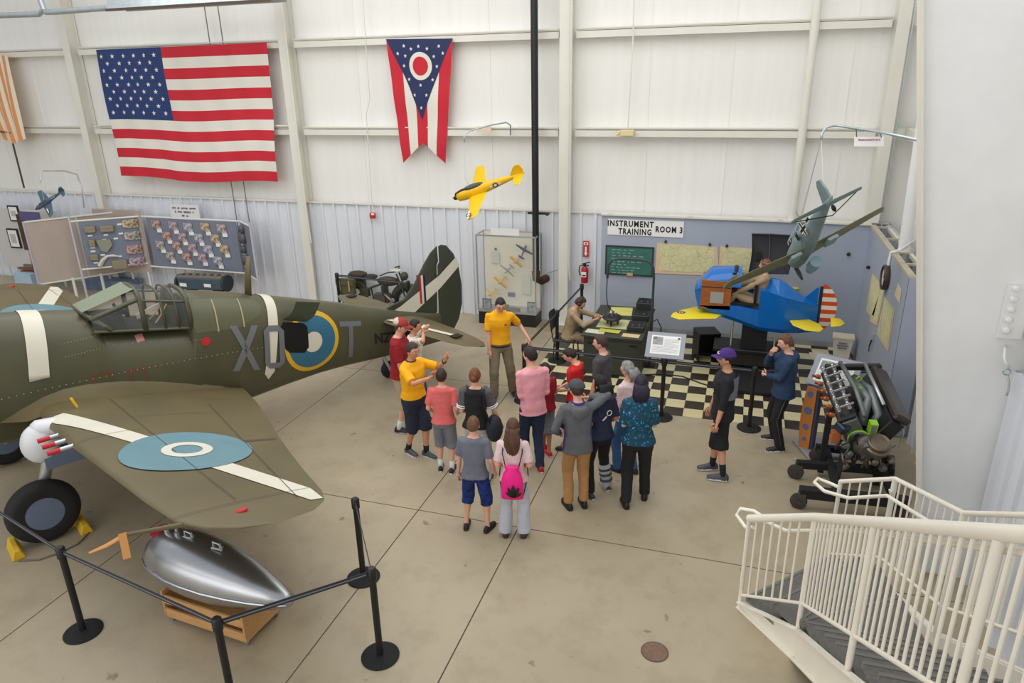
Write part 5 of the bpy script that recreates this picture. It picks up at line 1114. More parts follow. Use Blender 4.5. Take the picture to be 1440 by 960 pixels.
for z,r in ((.80,.045),(.56,.055),(.32,.045),(.14,.03)):
    c_=f0+ex*(-.01)+ez*z+nf*.03; MB().lathe([(0,0),(r,0),(r,.004),(0,.004)],c_,nf,20).build('hole',mat('hole_blue',(84,104,150),.7),lt)
P4=[cd(x,y,1) for x,y in ()] or tiltpanel(1.43,10.12,1.10,.62,.52,math.radians(38),math.radians(-22))
panel('info_panel','grey sloping information panel with printed sheet on the pierced wooden lectern',P4)
# ================================================================== STAIRS (cream steel, grey treads)
sta=thing('staircase','cream painted steel staircase with close vertical balusters in the right foreground','stairs',(1.2,6.0,0))
tread=mat('tread_grey',(104,102,98),.7,var=.15,vs=30,bump=.2,bs=90)
A1=Vector((.33,6.25,0)); B1=Vector((.82,5.69,0)); e2=Vector((.115,-1,0)); sl=.645
A2=Vector((1.23,7.20,0)); B2=Vector((1.62,6.75,0)); G2=Vector((1.86,5.6,0))
T2=4.3; E1=B1+e2*T2; E2=G2+e2*(T2-.15)
zb=lambda t:.61+sl*t
def at(p,z): return Vector((p.x,p.y,z))
# guard: top rail, bottom rail, balusters, posts
def guard(P_,name,nb,rr=.022,posts=(),bal=.009,hb=.9,toprad=None,bal2=0):
    if bal2: bal=.0105
    pts=[(at(p,z)) for p,z in P_]
    MB().tube([p+Vector((0,0,hb)) for p in pts],toprad or rr,10).build('top_rail',beige,sta,smooth=50)
    MB().tube(pts,.016,8).build('bottom_rail',beige,sta,smooth=50)
    # balusters at even spacing along the path
    L=[0]
    for a,b_ in zip(pts[:-1],pts[1:]): L.append(L[-1]+(Vector((b_.x,b_.y,0))-Vector((a.x,a.y,0))).length)
    n=int(L[-1]/nb); me=None
    for k in range(1,n):
        s_=k*L[-1]/n; i=max(j for j in range(len(L)-1) if L[j]<=s_); t_=(s_-L[i])/(L[i+1]-L[i]); p=pts[i].lerp(pts[i+1],t_)
        if any((Vector((p.x,p.y,0))-q).length<.05 for q in posts): continue
        if me is None: o=MB().cyl((0,0,0),(0,0,hb),bal,n=8).build('baluster',beige,sta,local=True,smooth=40); me=o.data
        else: o=bpy.data.objects.new('baluster',me); C.objects.link(o); o.parent=sta
        o.location=worldm(sta).inverted()@p
path1=[(A1,.14),(B1,.61)]+[(B1+e2*t,zb(t)) for t in (1,2,3,T2)]
posts1=[A1,B1,B1+e2*.62,B1+e2*1.95,B1+e2*2.72,B1+e2*3.5]
MB().tube([at(A1,.0),at(A1,1.02),at(A1,1.04)+(B1-A1).normalized()*.03],.021,10).build('post',beige,sta,smooth=50)
for p,t in ((B1,0),(B1+e2*1.35,1.35),(B1+e2*2.72,2.72),(B1+e2*3.9,3.9)):
    MB().cyl(at(p,zb(t)-.32),at(p,zb(t)+.9),.024,n=12).build('post',beige,sta,smooth=50)
guard(path1,'near',.098,posts=[A1,B1,B1+e2*1.35,B1+e2*2.72,B1+e2*3.9],toprad=.038,bal2=1)
sg2=(2.65-1.80)/1.3
path2=[(A2,.14),(B2,.50),(G2,.90)]+[(G2+e2*t,.90+sl*t) for t in (1,2,3,T2-.15)]
guard(path2,'far',.115,posts=[A2,B2])
MB().tube([at(A2,0),at(A2,1.04)],.021,10).build('post',beige,sta,smooth=50); MB().tube([at(B2,.2),at(B2,1.4)],.026,10).build('post',beige,sta,smooth=50)
for t in (0,1.3,2.6): MB().cyl(at(G2+e2*t,.6+sl*t),at(G2+e2*t,1.80+sl*t),.024,n=12).build('post',beige,sta,smooth=50)
# handrails with end loops
def loop_rail(P_,A,d,name):
    out=d; side=Vector((-out.y,out.x,0))
    pts=[p for p in P_]
    a=pts[0]
    MB().tube(pts,.019,10).build('handrail',beige,sta,smooth=50)
n1=Vector((.7,.75,0)).normalized()*.07
h0=at(A1+n1,.93); hB=at(B1+n1,1.40)
dA=(A1-B1).normalized()
lp=[h0+dA*.10+Vector((0,0,-.08)), h0+dA*.24+Vector((0,0,-.02)), h0+dA*.26+n1*.9+Vector((0,0,.02)), h0+dA*.14+n1*1.9+Vector((0,0,.04)), h0+n1*1.9+Vector((.02,0,.04)), h0+n1*1.2+Vector((.05,0,.03))]
MB().tube([h0+Vector((0,0,-.02))]+lp+[at(A1,.93)+n1*2.0+(-dA)*.35+Vector((0,0,.14)),hB+Vector((.07,.02,-.05))]+[at(B1+n1+e2*t,1.40+sl*t) for t in (1,2,3,T2)],.019,10).build('handrail',beige,sta,smooth=60)
n2=-n1
h0=at(A2+n2,.93)
MB().tube([h0+Vector((.05,.12,.0)),h0+dA*.12+Vector((.06,.12,-.02)),h0+dA*.27+Vector((.03,.04,0)),h0+dA*.24+n2*.6,h0+dA*.08+n2*.9+Vector((0,0,-.01)),h0+(-dA)*.2+n2*.5+Vector((0,0,.06)),at(B2+n2*1.2,1.24),at(G2+Vector((-.08,0,0)),1.60)]+[at(G2+Vector((-.08,0,0))+e2*t,1.60+sl*t) for t in (1,2,3,T2-.15)],.019,10).build('handrail',beige,sta,smooth=60)
for q_ in (at(B2,1.3),at(G2,1.65)): MB().tube([q_,q_+n2*.6+Vector((0,0,-.05)),q_+n2*.9],.009,6).build('rail_bracket',beige,sta)
# stringers
def stringer(pts_top,pts_bot,off,name='stringer'):
    mb=MB(); n=len(pts_top); V=[p for p in pts_top]+[p for p in pts_bot]; W_=[p+off for p in V]; k=2*n
    fs=[]
    for i in range(n-1): fs.append((i,n+i,n+i+1,i+1)); fs.append((k+i,k+i+1,k+n+i+1,k+n+i)); fs.append((i,i+1,k+i+1,k+i)); fs.append((n+i,k+n+i,k+n+i+1,n+i+1))
    fs.append((0,k,k+n,n)); fs.append((n-1,2*n-1,k+2*n-1,k+n-1)); mb.add(V+W_,fs); mb.build(name,beige,sta)
    for P_,dz in ((pts_top,0),(pts_bot,0)):
        m2=MB(); 
        for a,b_ in zip(P_[:-1],P_[1:]): m2.bar(a-off*1.5,b_-off*1.5,.05,.012)
        m2.build('stringer_flange',beige,sta)
zs=lambda t:.31+sl*t
stringer([at(A1,.06),at(B1,.33)]+[at(B1+e2*t,zs(t)) for t in (1,2,3,T2)],[at(A1,.0),at(B1,.0)]+[at(B1+e2*t,zs(t)-.31) for t in (1,2,3,T2)],Vector((.012,.008,0)))
stringer([at(A2,.06),at(B2,.25),at(G2,.62)]+[at(G2+e2*t,.62+sl*t) for t in (1,2,3,T2-.15)],[at(A2,.0),at(B2,.0),at(G2,.3)]+[at(G2+e2*t,.32+sl*t) for t in (1,2,3,T2-.15)],Vector((-.012,-.008,0)))
# treads
def tr_(P4,z):
    mb=MB(); mb.add([at(p,z) for p in P4]+[at(p,z-.035) for p in P4],[(0,1,2,3),(7,6,5,4),(0,4,5,1),(1,5,6,2),(2,6,7,3),(3,7,4,0)]); mb.build('tread',tread,sta)
    a,b_=P4[0],P4[1]; mb=MB(); mb.bar(at(a,z-.02),at(b_,z-.02),.03,.05); mb.build('nosing',mat('nosing_grey',(116,114,110),.6),sta)
dd=(B1-A1)
tr_([A1+dd*.12,A2+(B2-A2)*.12,A2+(B2-A2)*.62,A1+dd*.62],.17)
tr_([A1+dd*.55,A2+(B2-A2)*.6,B2,B1],.34)
tr_([B1,B2,B2.lerp(G2,.5),B1+e2*.06],.42)
tr_([B1+e2*.05,B2.lerp(G2,.45),G2,B1+e2*.12],.46)
for k in range(15):
    t0=.10+.279*k; tr_([B1+e2*t0+Vector((.03,0,0)),G2+e2*(t0-.1),G2+e2*(t0+.2),B1+e2*(t0+.30)+Vector((.03,0,0))],.50+.18*k)
# ================================================================== LEFT DISPLAY BOARDS
tan=mat('divider_tan',(178,164,154),.85,var=.04,vs=3); rodm=mat('pipe_lilac_steel',(206,206,222),.35,.4)
dv=thing('divider_panel','tan two-leaf folding divider panel with pale frame, in front of the ribbed wall','divider',(-15.6,13.4,0))
P0=Vector((-16.16,12.56,0)); P1_=Vector((-15.55,13.45,0)); P2_=Vector((-14.9,14.32,0))
for a,b_ in ((P0,P1_),(P1_,P2_)):
    d=(b_-a).normalized(); MB().bar(at(a+d*.02,1.27),at(b_-d*.02,1.27),.04,1.5).build('leaf',tan,dv)
for a,b_ in ((P0,P2_),):
    for z in (.51,2.03): MB().bar(at(a,z),at(b_,z),.06,.03).build('edge_strip',cream,dv)
MB().box(at(P0,1.27),(.05,.05,1.55)).build('edge_post',rodm,dv)
for t_ in (.33,.62,.95): 
    p=P0.lerp(P2_,t_); MB().cyl(at(p,0),at(p,.55),.035,n=10).build('leg',cream,dv)
dv2=thing('divider_panel','tan divider panel behind, standing across the ribbed wall','divider',(-15.6,14.3,0))
MB().box((-14.95,14.1,1.3),(1.5,.04,1.6)).build('leaf',tan,dv2)
for x in (-15.6,-14.3): MB().cyl((x,14.1,0),(x,14.1,.55),.03,n=8).build('leg',cream,dv2)
dv3=thing('divider_panel','white display divider with framed certificates at the far left','divider',(-18.3,13.9,0))
MB().box((-17.9,13.95,1.25),(2.3,.05,1.55)).build('leaf',mat('divider_white',(206,204,202),.8),dv3)
for x in (-18.2,-17.0): MB().cyl((x,13.95,0),(x,13.95,.5),.035,n=8).build('leg',cream,dv3)
for (x,y,w,h,lb) in ((20,300,.36,.42,'upper black framed certificate on the white divider at far left'),(20,335,.38,.52,'lower black framed certificate on the white divider at far left')):
    p=wl(x,y,13.9); fr_=MB().box(p,(w,.03,h)).build('picture_frame',black,label=lb,cat='picture'); MB().box(p+Vector((0,-.018,0)),(w-.08,.006,h-.08)).build('certificate',paper,fr_)
    MB().box(p+Vector((0,-.024,.0)),(w-.2,.004,h-.28)).build('certificate_print',mat('print_grey',(190,188,190),.8),fr_)
ps=MB().box(wl(42,327,13.2),(.62,.03,.9)).build('poster',mat('poster_brown',(92,62,46),.6,col2=(60,44,36),vs=4),label='dark brown poster with a purple top band beside the tan divider',cat='poster')
MB().box(wl(42,304,13.18),(.66,.02,.22)).build('purple_band',mat('poster_purple',(92,84,130),.7),ps)
pc0=wl(42,327,13.24)
for sx in (-.25,.25): MB().bar((pc0.x+sx,13.24,0),(pc0.x+sx*.5,13.24,pc0.z+.3),.03,.03).build('easel_leg',wood,ps)
sk=thing('draped_table','small table under a pale blue cloth with ship models at far left','table',wl(47,402,13.2))
c0=wl(47,398,13.2); c0.z=0
MB().loft([[Vector((c0.x+sx*(.30+.03*math.sin(z*9)),c0.y+sy*.25,z)) for sx,sy in ((-1,-1),(0,-1.1),(1,-1),(1,1),(-1,1))] for z in (0,.2,.4,.6)]).build('cloth',mat('pale_blue_cloth',(172,196,216),.8,var=.05,vs=5),sk)
shp2=thing('ship_model','small brown and grey ship model on the blue draped table','ship model',(c0.x,c0.y,.6))
MB().prism([(-.3,.05),(.3,.05),(.36,.1),(-.36,.1)],(c0.x,c0.y+.05,.6),(1,0,0),(0,0,1),.1).build('hull',mat('ship_red',(140,72,60),.6),shp2); MB().box((c0.x,c0.y,.75),(.3,.06,.08)).build('superstructure',mat('ship_grey'),shp2); MB().box((c0.x,c0.y,.615),(.5,.14,.03)).build('plinth',mat('plinth_brown'),shp2)
# pegboards on steel poles
peg=mat('pegboard_blue_grey',(120,128,146),.7,var=.05,vs=20)
photo_ms=[mat('photo_print_%d'%i,c1,.5,col2=c2,vs=15) for i,(c1,c2) in enumerate((((40,30,32),(232,190,180)),((50,40,60),(226,196,206)),((30,50,110),(226,220,220)),((60,36,24),(236,214,180)),((34,50,30),(222,210,206))))]
def board(name,lab,a,b_,z0,z1,poles,inset):
    t=thing(name,lab,'display board',tuple((a+b_)/2)); d=(b_-a).normalized(); n_=Vector((d.y,-d.x,0))
    for p,h in poles: MB().cyl(at(p,0),at(p,h),.028,n=10).build('pole',rodm,t,smooth=40)
    for z in (z0-.03,z1+.03): MB().cyl(at(a,z),at(b_,z),.022,n=8).build('frame_rail',cream,t)
    MB().bar(at(a+d*inset[0],(z0+z1)/2),at(b_-d*inset[1],(z0+z1)/2),.02,z1-z0).build('pegboard',peg,t); return t,d,n_
pa_,pb_,pc_,pd_=Vector((-15.42,13.15,0)),Vector((-14.22,14.12,0)),Vector((-11.28,14.1,0)),Vector((-10.62,13.6,0))
bo1,d1,n1_=board('display_board','blue-grey pegboard with metal engine parts, between two steel poles',pa_,pb_,.80,1.93,((pa_,2.1),),(.18,.12))
bo2,d2,n2_=board('display_board','long blue-grey pegboard covered with rows of small photo prints',pb_,pc_,.72,1.93,((pb_,2.15),(pc_,2.12)),(.16,.12))
bo3,d3,n3_=board('display_board','pegboard of small parts seen edge-on at the right end of the photo board',pc_,pd_,.72,1.93,((pd_,2.05),),(.05,.05))
def onb(px,py,a,d):   # pixel onto the board plane
    w=ray(px,py); n_=Vector((d.y,-d.x,0)); o=Vector((0,0,CH)); t_=(a-o).dot(n_)/w.dot(n_); return o+w*t_
k=0; rnd=random.Random(5)
def NR(k):
    for nm,a,n in (('top',0,5),('second',5,4),('third',9,5),('bottom',14,4)):
        if k<a+n: return nm,((k-a) if (k-a)<n-1 else 4)

ph=[(221,315),(245,317),(266,319),(290,319),(313,321),(236,331),(258,333),(281,334),(304,335),(227,344),(250,345),(272,348),(294,350),(317,350),(241,359),(264,361),(286,362),(308,366)]
for (x,y) in ph:
    p=onb(x,y,pb_,d2)+n2_*.035; o=MB().bar(p-d2*.12,p+d2*.12,.03,.20).build('photo_print',photo_ms[k%5],label='photo print, %s in the %s row of the long blue-grey board'%(('first','second','third','fourth','last')[NR(k)[1]],NR(k)[0]),cat='photo',group='photo prints on the long board'); k+=1
    q_=p-Vector((0,0,.15))+d2*.07; MB().bar(q_-d2*.07,q_+d2*.07,.012,.09).build('caption',paper,o)
for nm_,(x,y,w,h) in zip(('top','second','third','bottom'),((183,314,.34,.2),(186,331,.34,.2),(189,350,.34,.22),(193,367,.34,.2))):
    p=onb(x,y,pa_,d1)+n1_*.035; o=MB().bar(p-d1*w/2,p+d1*w/2,.02,h).build('photo_print',photo_ms[k%5],label='%s photo print on the right edge of the engine parts board'%nm_,cat='photo',group='photo prints on the parts board'); k+=1
mtl=mat('cast_metal',(150,140,120),.5,.4,var=.15,vs=20)
for (x,y,w,h,lb) in ((127,322,.24,.15,'small dark metal bracket at the top left of the parts board'),(151,321,.3,.15,'long metal housing at the top of the parts board'),(130,341,.14,.17,'small grey metal block at the middle left of the parts board'),(133,361,.18,.15,'square metal block at the lower left of the parts board'),(169,371,.34,.22,'metal cylinder liner at the bottom of the parts board')):
    p=onb(x,y,pa_,d1)+n1_*.06; tag(MB().bar(p-d1*w/2,p+d1*w/2,.09,h).build('metal_part',mtl,bevel=.012),lb,'engine part')
p=onb(148,344,pa_,d1)+n1_*.05; mp_=MB(); mp_.prism([(-.16,.14),(.14,.14),(.17,0),(.02,-.17),(-.1,-.12)],p,d1,(0,0,1),.05); mo_=mp_.build('metal_part',mat('cast_green_grey',(144,146,128),.6),label='triangular cast cover with holes in the centre of the parts board',cat='engine part')
for dx,dz,r in ((0,-.02,.045),(.08,.07,.025),(-.08,.08,.02)): MB().lathe([(0,0),(r,0),(r,.006),(0,.006)],p+d1*dx+Vector((0,0,dz))+n1_*.004,n1_,14).build('hole',blackm,mo_)
p=onb(152,361,pa_,d1)+n1_*.05; tag(MB().tube([p+d1*x+Vector((0,0,z)) for x,z in ((-.22,-.2),(-.12,-.06),(.0,.03),(.12,.03),(.24,.0))],[.06,.055,.04,.04,.02],8).build('metal_part',mat('light_alloy',(206,200,192),.4,.3)),'curved pale metal arm on the parts board','engine part')
for lb_,(x,y) in zip(('under the dark bracket','under the long housing','below and right of the long housing','above the triangular cover','right above the triangular cover','under the grey block','second one under the grey block','above the curved pale arm','under the curved pale arm','under the square block','right of the long housing'),((127,331),(149,330),(170,328),(147,337),(163,335),(131,348),(131,353),(145,358),(168,360),(135,369),(168,315))):
    p=onb(x,y,pa_,d1)+n1_*.02; tag(MB().bar(p-d1*.05,p+d1*.05,.008,.04).build('caption_tag',paper),'white caption tag '+lb_+' on the parts board','tag','caption tags on the parts board')
for lb_,(x,y,r) in zip(('topmost','second from the top','middle','second lowest','lowest'),((343,322,.10),(345,335,.13),(346,350,.10),(350,365,.14),(352,380,.1))):
    p=onb(x,y,pc_,d3)+n3_*.06; tag(MB().ell(p,(r,r*.6,r),8,6).build('metal_part',mat('dark_casting',(96,94,98),.5,.4,var=.4,vs=14)),lb_+' dark engine part on the edge-on pegboard','engine part','parts on the edge-on pegboard')
for x_ in range(2): pass
c0=wl(260,298,14.1); ds=MB().box(c0,(.85,.015,.36)).build('title_sign',mat('sign_pale',(222,222,226),.8),label='pale paper sign standing on top of the photo board',cat='sign')
mb=MB(); rnd=random.Random(9)
for z,ws in ((.09,(.12,.08,.2,.2)),(.0,(.05,.14,.22,.06)),(-.09,(.09,.07))):      # print too small to read in the photograph: short strokes in word groups
    x=-(sum(ws)+.035*(len(ws)-1))/2
    for w_ in ws:
        n_=int(w_/.022)
        for k in range(n_): mb.box(c0+Vector((x+.022*k+.009,-.011,z+rnd.uniform(-.006,.006))),(rnd.uniform(.008,.015),.004,rnd.uniform(.03,.048)))
        x+=w_+.035
tag(mb.build('printed_lines',ink,ds),kind='stuff')
# engine block below boards
eb_=thing('engine_block','blue-grey engine cylinder block lying under the photo board','engine block',(-12.25,13.9,.5))
bbm=mat('block_blue_grey',(70,88,102),.5,.2,var=.1,vs=6)
ea=onb(256,396,Vector((0,13.75,0)),Vector((1,0,0))); ebp=onb(318,398,Vector((0,13.75,0)),Vector((1,0,0)))
MB().bar(ea,ebp,.34,.30).build('block',bbm,eb_,bevel=.03)
MB().bar(ea+Vector((0,0,.17)),ebp+Vector((0,0,.17)),.30,.05).build('head_face',mat('block_face',(140,134,124),.5,.4),eb_)
for k in range(6):
    p=ea.lerp(ebp,.1+.16*k)+Vector((0,-.06,.20)); MB().lathe([(0,0),(.055,0),(.055,.006),(0,.006)],p,(0,-.5,1),16).build('bore',mat('bore_rust',(70,48,40),.7),eb_)
for p,r in ((ea,.2),(ebp,.2)): MB().lathe([(0,-.03),(r,-.03),(r,.03),(0,.03)],p+(Vector((-.03,0,0)) if p is ea else Vector((.03,0,0))),(1,0,0),20).build('end_flange',mat('block_dark',(60,64,70),.5,.4),eb_)
for t_ in (.15,.7): MB().box(ea.lerp(ebp,t_)+Vector((0,-.19,-.02)),(.2,.01,.08)).build('caption',paper,eb_)
for t_ in (.2,.8): p=ea.lerp(ebp,t_); MB().box((p.x,p.y,(p.z-.14)/2),(.08,.3,max(.05,p.z-.14))).build('stand',blackm,eb_)
# low table/crate under divider
tag(MB().box((-15.55,14.1,.14),(1.4,.4,.28)).build('storage_crate',mat('crate_blue',(104,124,150),.6,var=.2,vs=9)),'low blue crate on the floor under the tan divider','crate')
# ================================================================== V12 ENGINE ON STAND
en=thing('aero_engine','large V twelve aircraft engine with exposed valve gear on a black wheeled stand','engine',(1.66,9.3,0))
dk_=mat('engine_black',(40,40,42),.35,.3,var=.2,vs=8); gm=mat('engine_grey',(112,116,114),.4,.5,var=.12,vs=8); br=mat('engine_bronze',(128,116,100),.4,.6,var=.2,vs=9); grn=mat('cutaway_green',(150,214,50),.5); cop=mat('copper',(186,104,60),.3,.7)
ax0=Vector((1.60,9.92,.93)); ax1=Vector((1.76,8.86,.70)); ad=(ax1-ax0); AL=ad.length; ad.normalize(); asd=ad.cross(Vector((0,0,1))).normalized()*-1; aup=asd.cross(ad).normalized()
if aup.z<0: aup=-aup
if asd.x<0: asd=-asd
def ep(l,s_,u): return ax0+ad*l+asd*s_+aup*u
RE=Matrix((asd,ad,aup)).transposed()
def ebox(c,d,name,m,bev=.012,rot=0,par=None): 
    R_=RE@Matrix.Rotation(rot,3,'Y'); mb=MB(); mb.box(ep(*c),(d[1],d[0],d[2]),R=R_); return mb.build(name,m,par or en,bevel=bev)
ebox((AL/2,0,-.06),(AL,.34,.30),'crankcase',dk_); ebox((AL/2,0,-.26),(AL*.9,.26,.16),'sump',gm)
for sd in (-1,1):
    rt=sd*math.radians(30)
    ebox((AL/2,sd*.20,.16),(AL*.96,.20,.34),'cylinder_bank',dk_ if sd>0 else gm,rot=rt)
ebox((AL/2,.31,.37),(AL*1.0,.24,.10),'rocker_cover',mat('cover_brown_black',(66,58,52),.3,.4),bev=.03,rot=math.radians(30))
ebox((AL/2,-.31,.34),(AL*.96,.22,.04),'valve_tray',dk_,rot=-math.radians(30))
# valve springs in pairs
sp0=None
for i in range(6):
    for j in (-1,1):
        c=ep(.13+.165*i,-.33+.055*j,.40+.025*j)
        if sp0 is None:
            mb=MB()
            for k in range(5): mb.tube([(.024*math.cos(a),.024*math.sin(a),.016*k) for a in [2*PI*q/10 for q in range(10)]],.006,5,closed=True)
            mb.lathe([(0,.075),(.02,.075),(.018,.09),(0,.092)],n=10); o=mb.build('valve_spring',chrome,en,local=True,smooth=True); sp0=o
        else: o=sp0.copy(); C.objects.link(o); o.parent=en
        o.location=worldm(en).inverted()@c; o.rotation_euler=(0,-.5,0)
    c=ep(.13+.165*i,-.33,.46); d_=asd*.09+aup*.05; mb=MB(); mb.bar(c-d_,c+d_,.03,.018); mb.build('rocker_arm',chrome,en)
    c=ep(.13+.165*i,-.435,.30); mb=MB(); mb.lathe([(0,0),(.032,0),(.03,.05),(.018,.06),(.018,.10)],c,(-asd+aup*.2),12,mi=0); mb.build('exhaust_port',cop,en,smooth=40)
mb=MB(); mb.tube([ep(-.03,-.17,.44),ep(.25,-.16,.47),ep(.6,-.13,.47),ep(AL,-.13,.42)],.03,10); mb.build('camshaft_tube',gm,en,smooth=True)
mb=MB(); mb.tube([ep(0,.13,.46),ep(.5,.13,.46),ep(AL*.8,.14,.44)],.024,10); mb.build('coolant_pipe',alum,en,smooth=True)
mb=MB(); mb.tube([ep(.12,0,.30),ep(.4,-.02,.32),ep(.6,.02,.30)],[.06,.065,.05],12); mb.build('intake_manifold',gm,en,smooth=True)
for sd,dx in ((-1,-.02),(1,.03)):
    mb=MB(); mb.tube([ep(.22,sd*.03+.03,.30),ep(.45,sd*.06+.05,.36),ep(.65,sd*.03+.07,.34),ep(.82,sd*.09+.05,.24),ep(.9,sd*.05,.12)],[.04,.05,.055,.06,.05],12); mb.build('intake_pipe',mat('pipe_grey',(124,130,132),.4,.4),en,smooth=True)
MB().tube([ep(.28+.0*k,.0+.04*math.cos(k),.40+.04*math.sin(k)) for k in (0,1.57,3.14,4.71)],.008,6,closed=True).build('cutaway_ring',grn,en)
mb=MB(); mb.tube([ep(.52,-.04+.035*math.cos(k*.8),.40+.035*math.sin(k*.8)) for k in range(8)],.007,6,closed=True); mb.build('cutaway_ring',grn,en)
mb=MB(); mb.bar(ep(-.03,-.35,.36),ep(-.03,.36,.40),.10,.08); mb.build('rear_cover',dk_,en,bevel=.02)
# accessory end nearest the stairs
mb=MB(); mb.lathe([(0,-.05),(.15,-.05),(.165,0),(.15,.05),(.145,.055),(.11,.08),(.10,.13),(0,.14)],ep(AL,-.03,-.04),ad,24); mb.build('gear_case',mat('gear_case_grey',(104,100,92),.4,.5),en,smooth=40)
mb=MB(); mb.lathe([(.10,-.06),(.15,-.04),(.155,.02),(.13,.03),(.13,.09),(.118,.10),(.10,.08)],ep(AL+.07,.08,.02),(aup+ad*.3),28); mb.lathe([(0,0),(.105,0),(.105,.02),(.03,.03),(0,.05)],ep(AL+.07,.08,.05),(aup+ad*.3),20); mb.build('supercharger_housing',br,en,smooth=40)
mb=MB(); mb.tube([ep(AL-.02+.0*k,-.13+.12*math.cos(k*.35),.05+.12*math.sin(k*.35)) for k in range(12)],.011,6); mb.build('cutaway_edge',grn,en,smooth=True)
mb=MB(); mb.tube([ep(AL-.02,-.13+.08*math.cos(k*.35),.07+.08*math.sin(k*.35)) for k in range(12)],.02,6); mb.build('gear_teeth_ring',gm,en,smooth=True)
mb=MB(); mb.bar(ep(AL-.12,.02,.20),ep(AL-.02,.02,.20),.09,.16); mb.build('cutaway_window',grn,en); mb=MB(); mb.bar(ep(AL-.115,.02,.205),ep(AL-.01,.02,.205),.06,.12); mb.build('cutaway_inside',mat('gear_steel',(150,150,140),.4,.6),en)
mb=MB(); mb.bar(ep(.0+AL-.10,-.38,.22),ep(AL+.02,-.3,.18),.14,.12); mb.build('magneto',mat('magneto_blue_black',(50,58,74),.3,.4),en,bevel=.02)
rnd=random.Random(11)
for k in range(18):
    s0=rnd.uniform(-.32,.32); u0=rnd.uniform(-.2,.15); p=ep(AL+rnd.uniform(-.05,.1),s0,u0); q_=ep(AL+rnd.uniform(.0,.14),s0+rnd.uniform(-.15,.15),u0-rnd.uniform(.1,.35)); MB().tube([p,(p+q_)/2+Vector((rnd.uniform(-.05,.05),-.06,0)),q_],rnd.choice((.009,.013,.018)),7).build('hose',rnd.choice((dk_,gm,blackm,br)),en,smooth=True)
for k in range(16):
    p=ep(AL+rnd.uniform(-.02,.1),rnd.uniform(-.3,.34),rnd.uniform(-.38,0)); r=rnd.uniform(.03,.06); MB().lathe([(0,0),(r,0),(r,.05),(r*.6,.07),(0,.075)],p,Vector((rnd.uniform(-.4,.4),-1,rnd.uniform(-.2,.5))),14).build('accessory',rnd.choice((dk_,gm,br)),en,smooth=40)
MB().box(ep(AL-.12,-.36,-.02),(.12,.10,.16)).build('ignition_box',mat('rusty_orange',(176,98,50),.5),en,bevel=.01)
mb=MB(); mb.tube([ep(AL*.75,.36,.30),ep(AL*.9,.30,.34),ep(AL,.36,.20),ep(AL+.04,.34,.0)],.008,6); mb.build('ignition_lead',alum,en)
# stand
stn=thing('engine_stand','black steel stand on rubber wheels carrying the large engine','stand',(1.5,8.9,0))
for nm,a,b_,w_ in (('post',(1.30,9.15,.05),(1.33,9.3,.85),.07),('post',(1.95,9.0,.05),(1.93,9.2,.7),.07),('base_beam',(.98,8.98,.22),(2.15,9.12,.22),.09),('base_beam',(.98,8.28,.22),(2.2,8.38,.22),.12),('side_beam',(1.42,8.3,.22),(1.38,9.52,.22),.08),('side_beam',(2.05,8.35,.22),(2.0,9.52,.22),.08),('post',(1.45,8.75,.2),(1.5,8.9,.62),.06),('rear_beam',(1.25,9.52,.22),(2.15,9.55,.22),.08),('cradle',(1.33,9.3,.80),(1.42,9.5,.86),.06),('cradle',(1.93,9.2,.66),(1.85,9.3,.8),.06)):
    MB().bar(a,b_,w_,w_).build(nm,blackm,stn)
for x,y in ((.98,8.98),(.98,8.26),(2.12,8.36),(2.15,9.52),(1.28,9.52)):
    mb=MB(); mb.lathe([(0,-.03),(.07,-.03),(.10,-.022),(.10,.022),(.07,.03),(0,.03)],(x,y,.10),(.3,1,0),20); w_=mb.build('caster_wheel',mat('dirty_rubber',(62,56,52),.8,var=.2,vs=14),stn,smooth=40)
    mb=MB(); mb.box((x+.03,y,.19),(.09,.09,.06)); mb.cyl((x,y-.05,.10),(x,y+.05,.10),.02); mb.build('caster_fork',mat('fork_grey',(80,78,74),.5,.4),stn)
MB().tube([(1.0,9.5,.02),(1.1,9.42,.03),(1.2,9.5,.02),(1.3,9.42,.02),(1.15,9.3,.02)],.01,6).build('chain',galv,stn)
# ================================================================== PEOPLE
pending=[]
def skinm(n,c): return mat(n,c,.55,var=.04,vs=12,bump=.05,bs=80)
sk_l=skinm('skin_light',(226,172,146)); sk_m=skinm('skin_medium',(206,150,120)); sk_d=skinm('skin_tan',(176,122,92)); sk_w=skinm('skin_wax',(206,160,128))
eyew=mat('eye_white',(225,222,218),.3); iris=mat('iris_dark',(50,38,30),.3); lipm=mat('lips',(178,98,90),.5)
def fab(n,c,v=.06,vs=5,b_=.35,bs=14,**k): return mat(n,c,.85,var=v,vs=vs,bump=b_,bs=bs,**k)
def ik(a,b_,l1,l2,pole):
    d=b_-a; L=min(d.length,(l1+l2)*.999); dn=d.normalized(); x=(l1*l1-l2*l2+L*L)/(2*L); h=math.sqrt(max(0,l1*l1-x*x))
    p=Vector(pole); p=(p-dn*p.dot(dn)); p=p.normalized() if p.length>1e-4 else Vector((0,1,0)); return a+dn*x+p*h, a+dn*L
def sst(a,b_,x): t_=min(1,max(0,(x-a)/(b_-a))); return t_*t_*(3-2*t_)
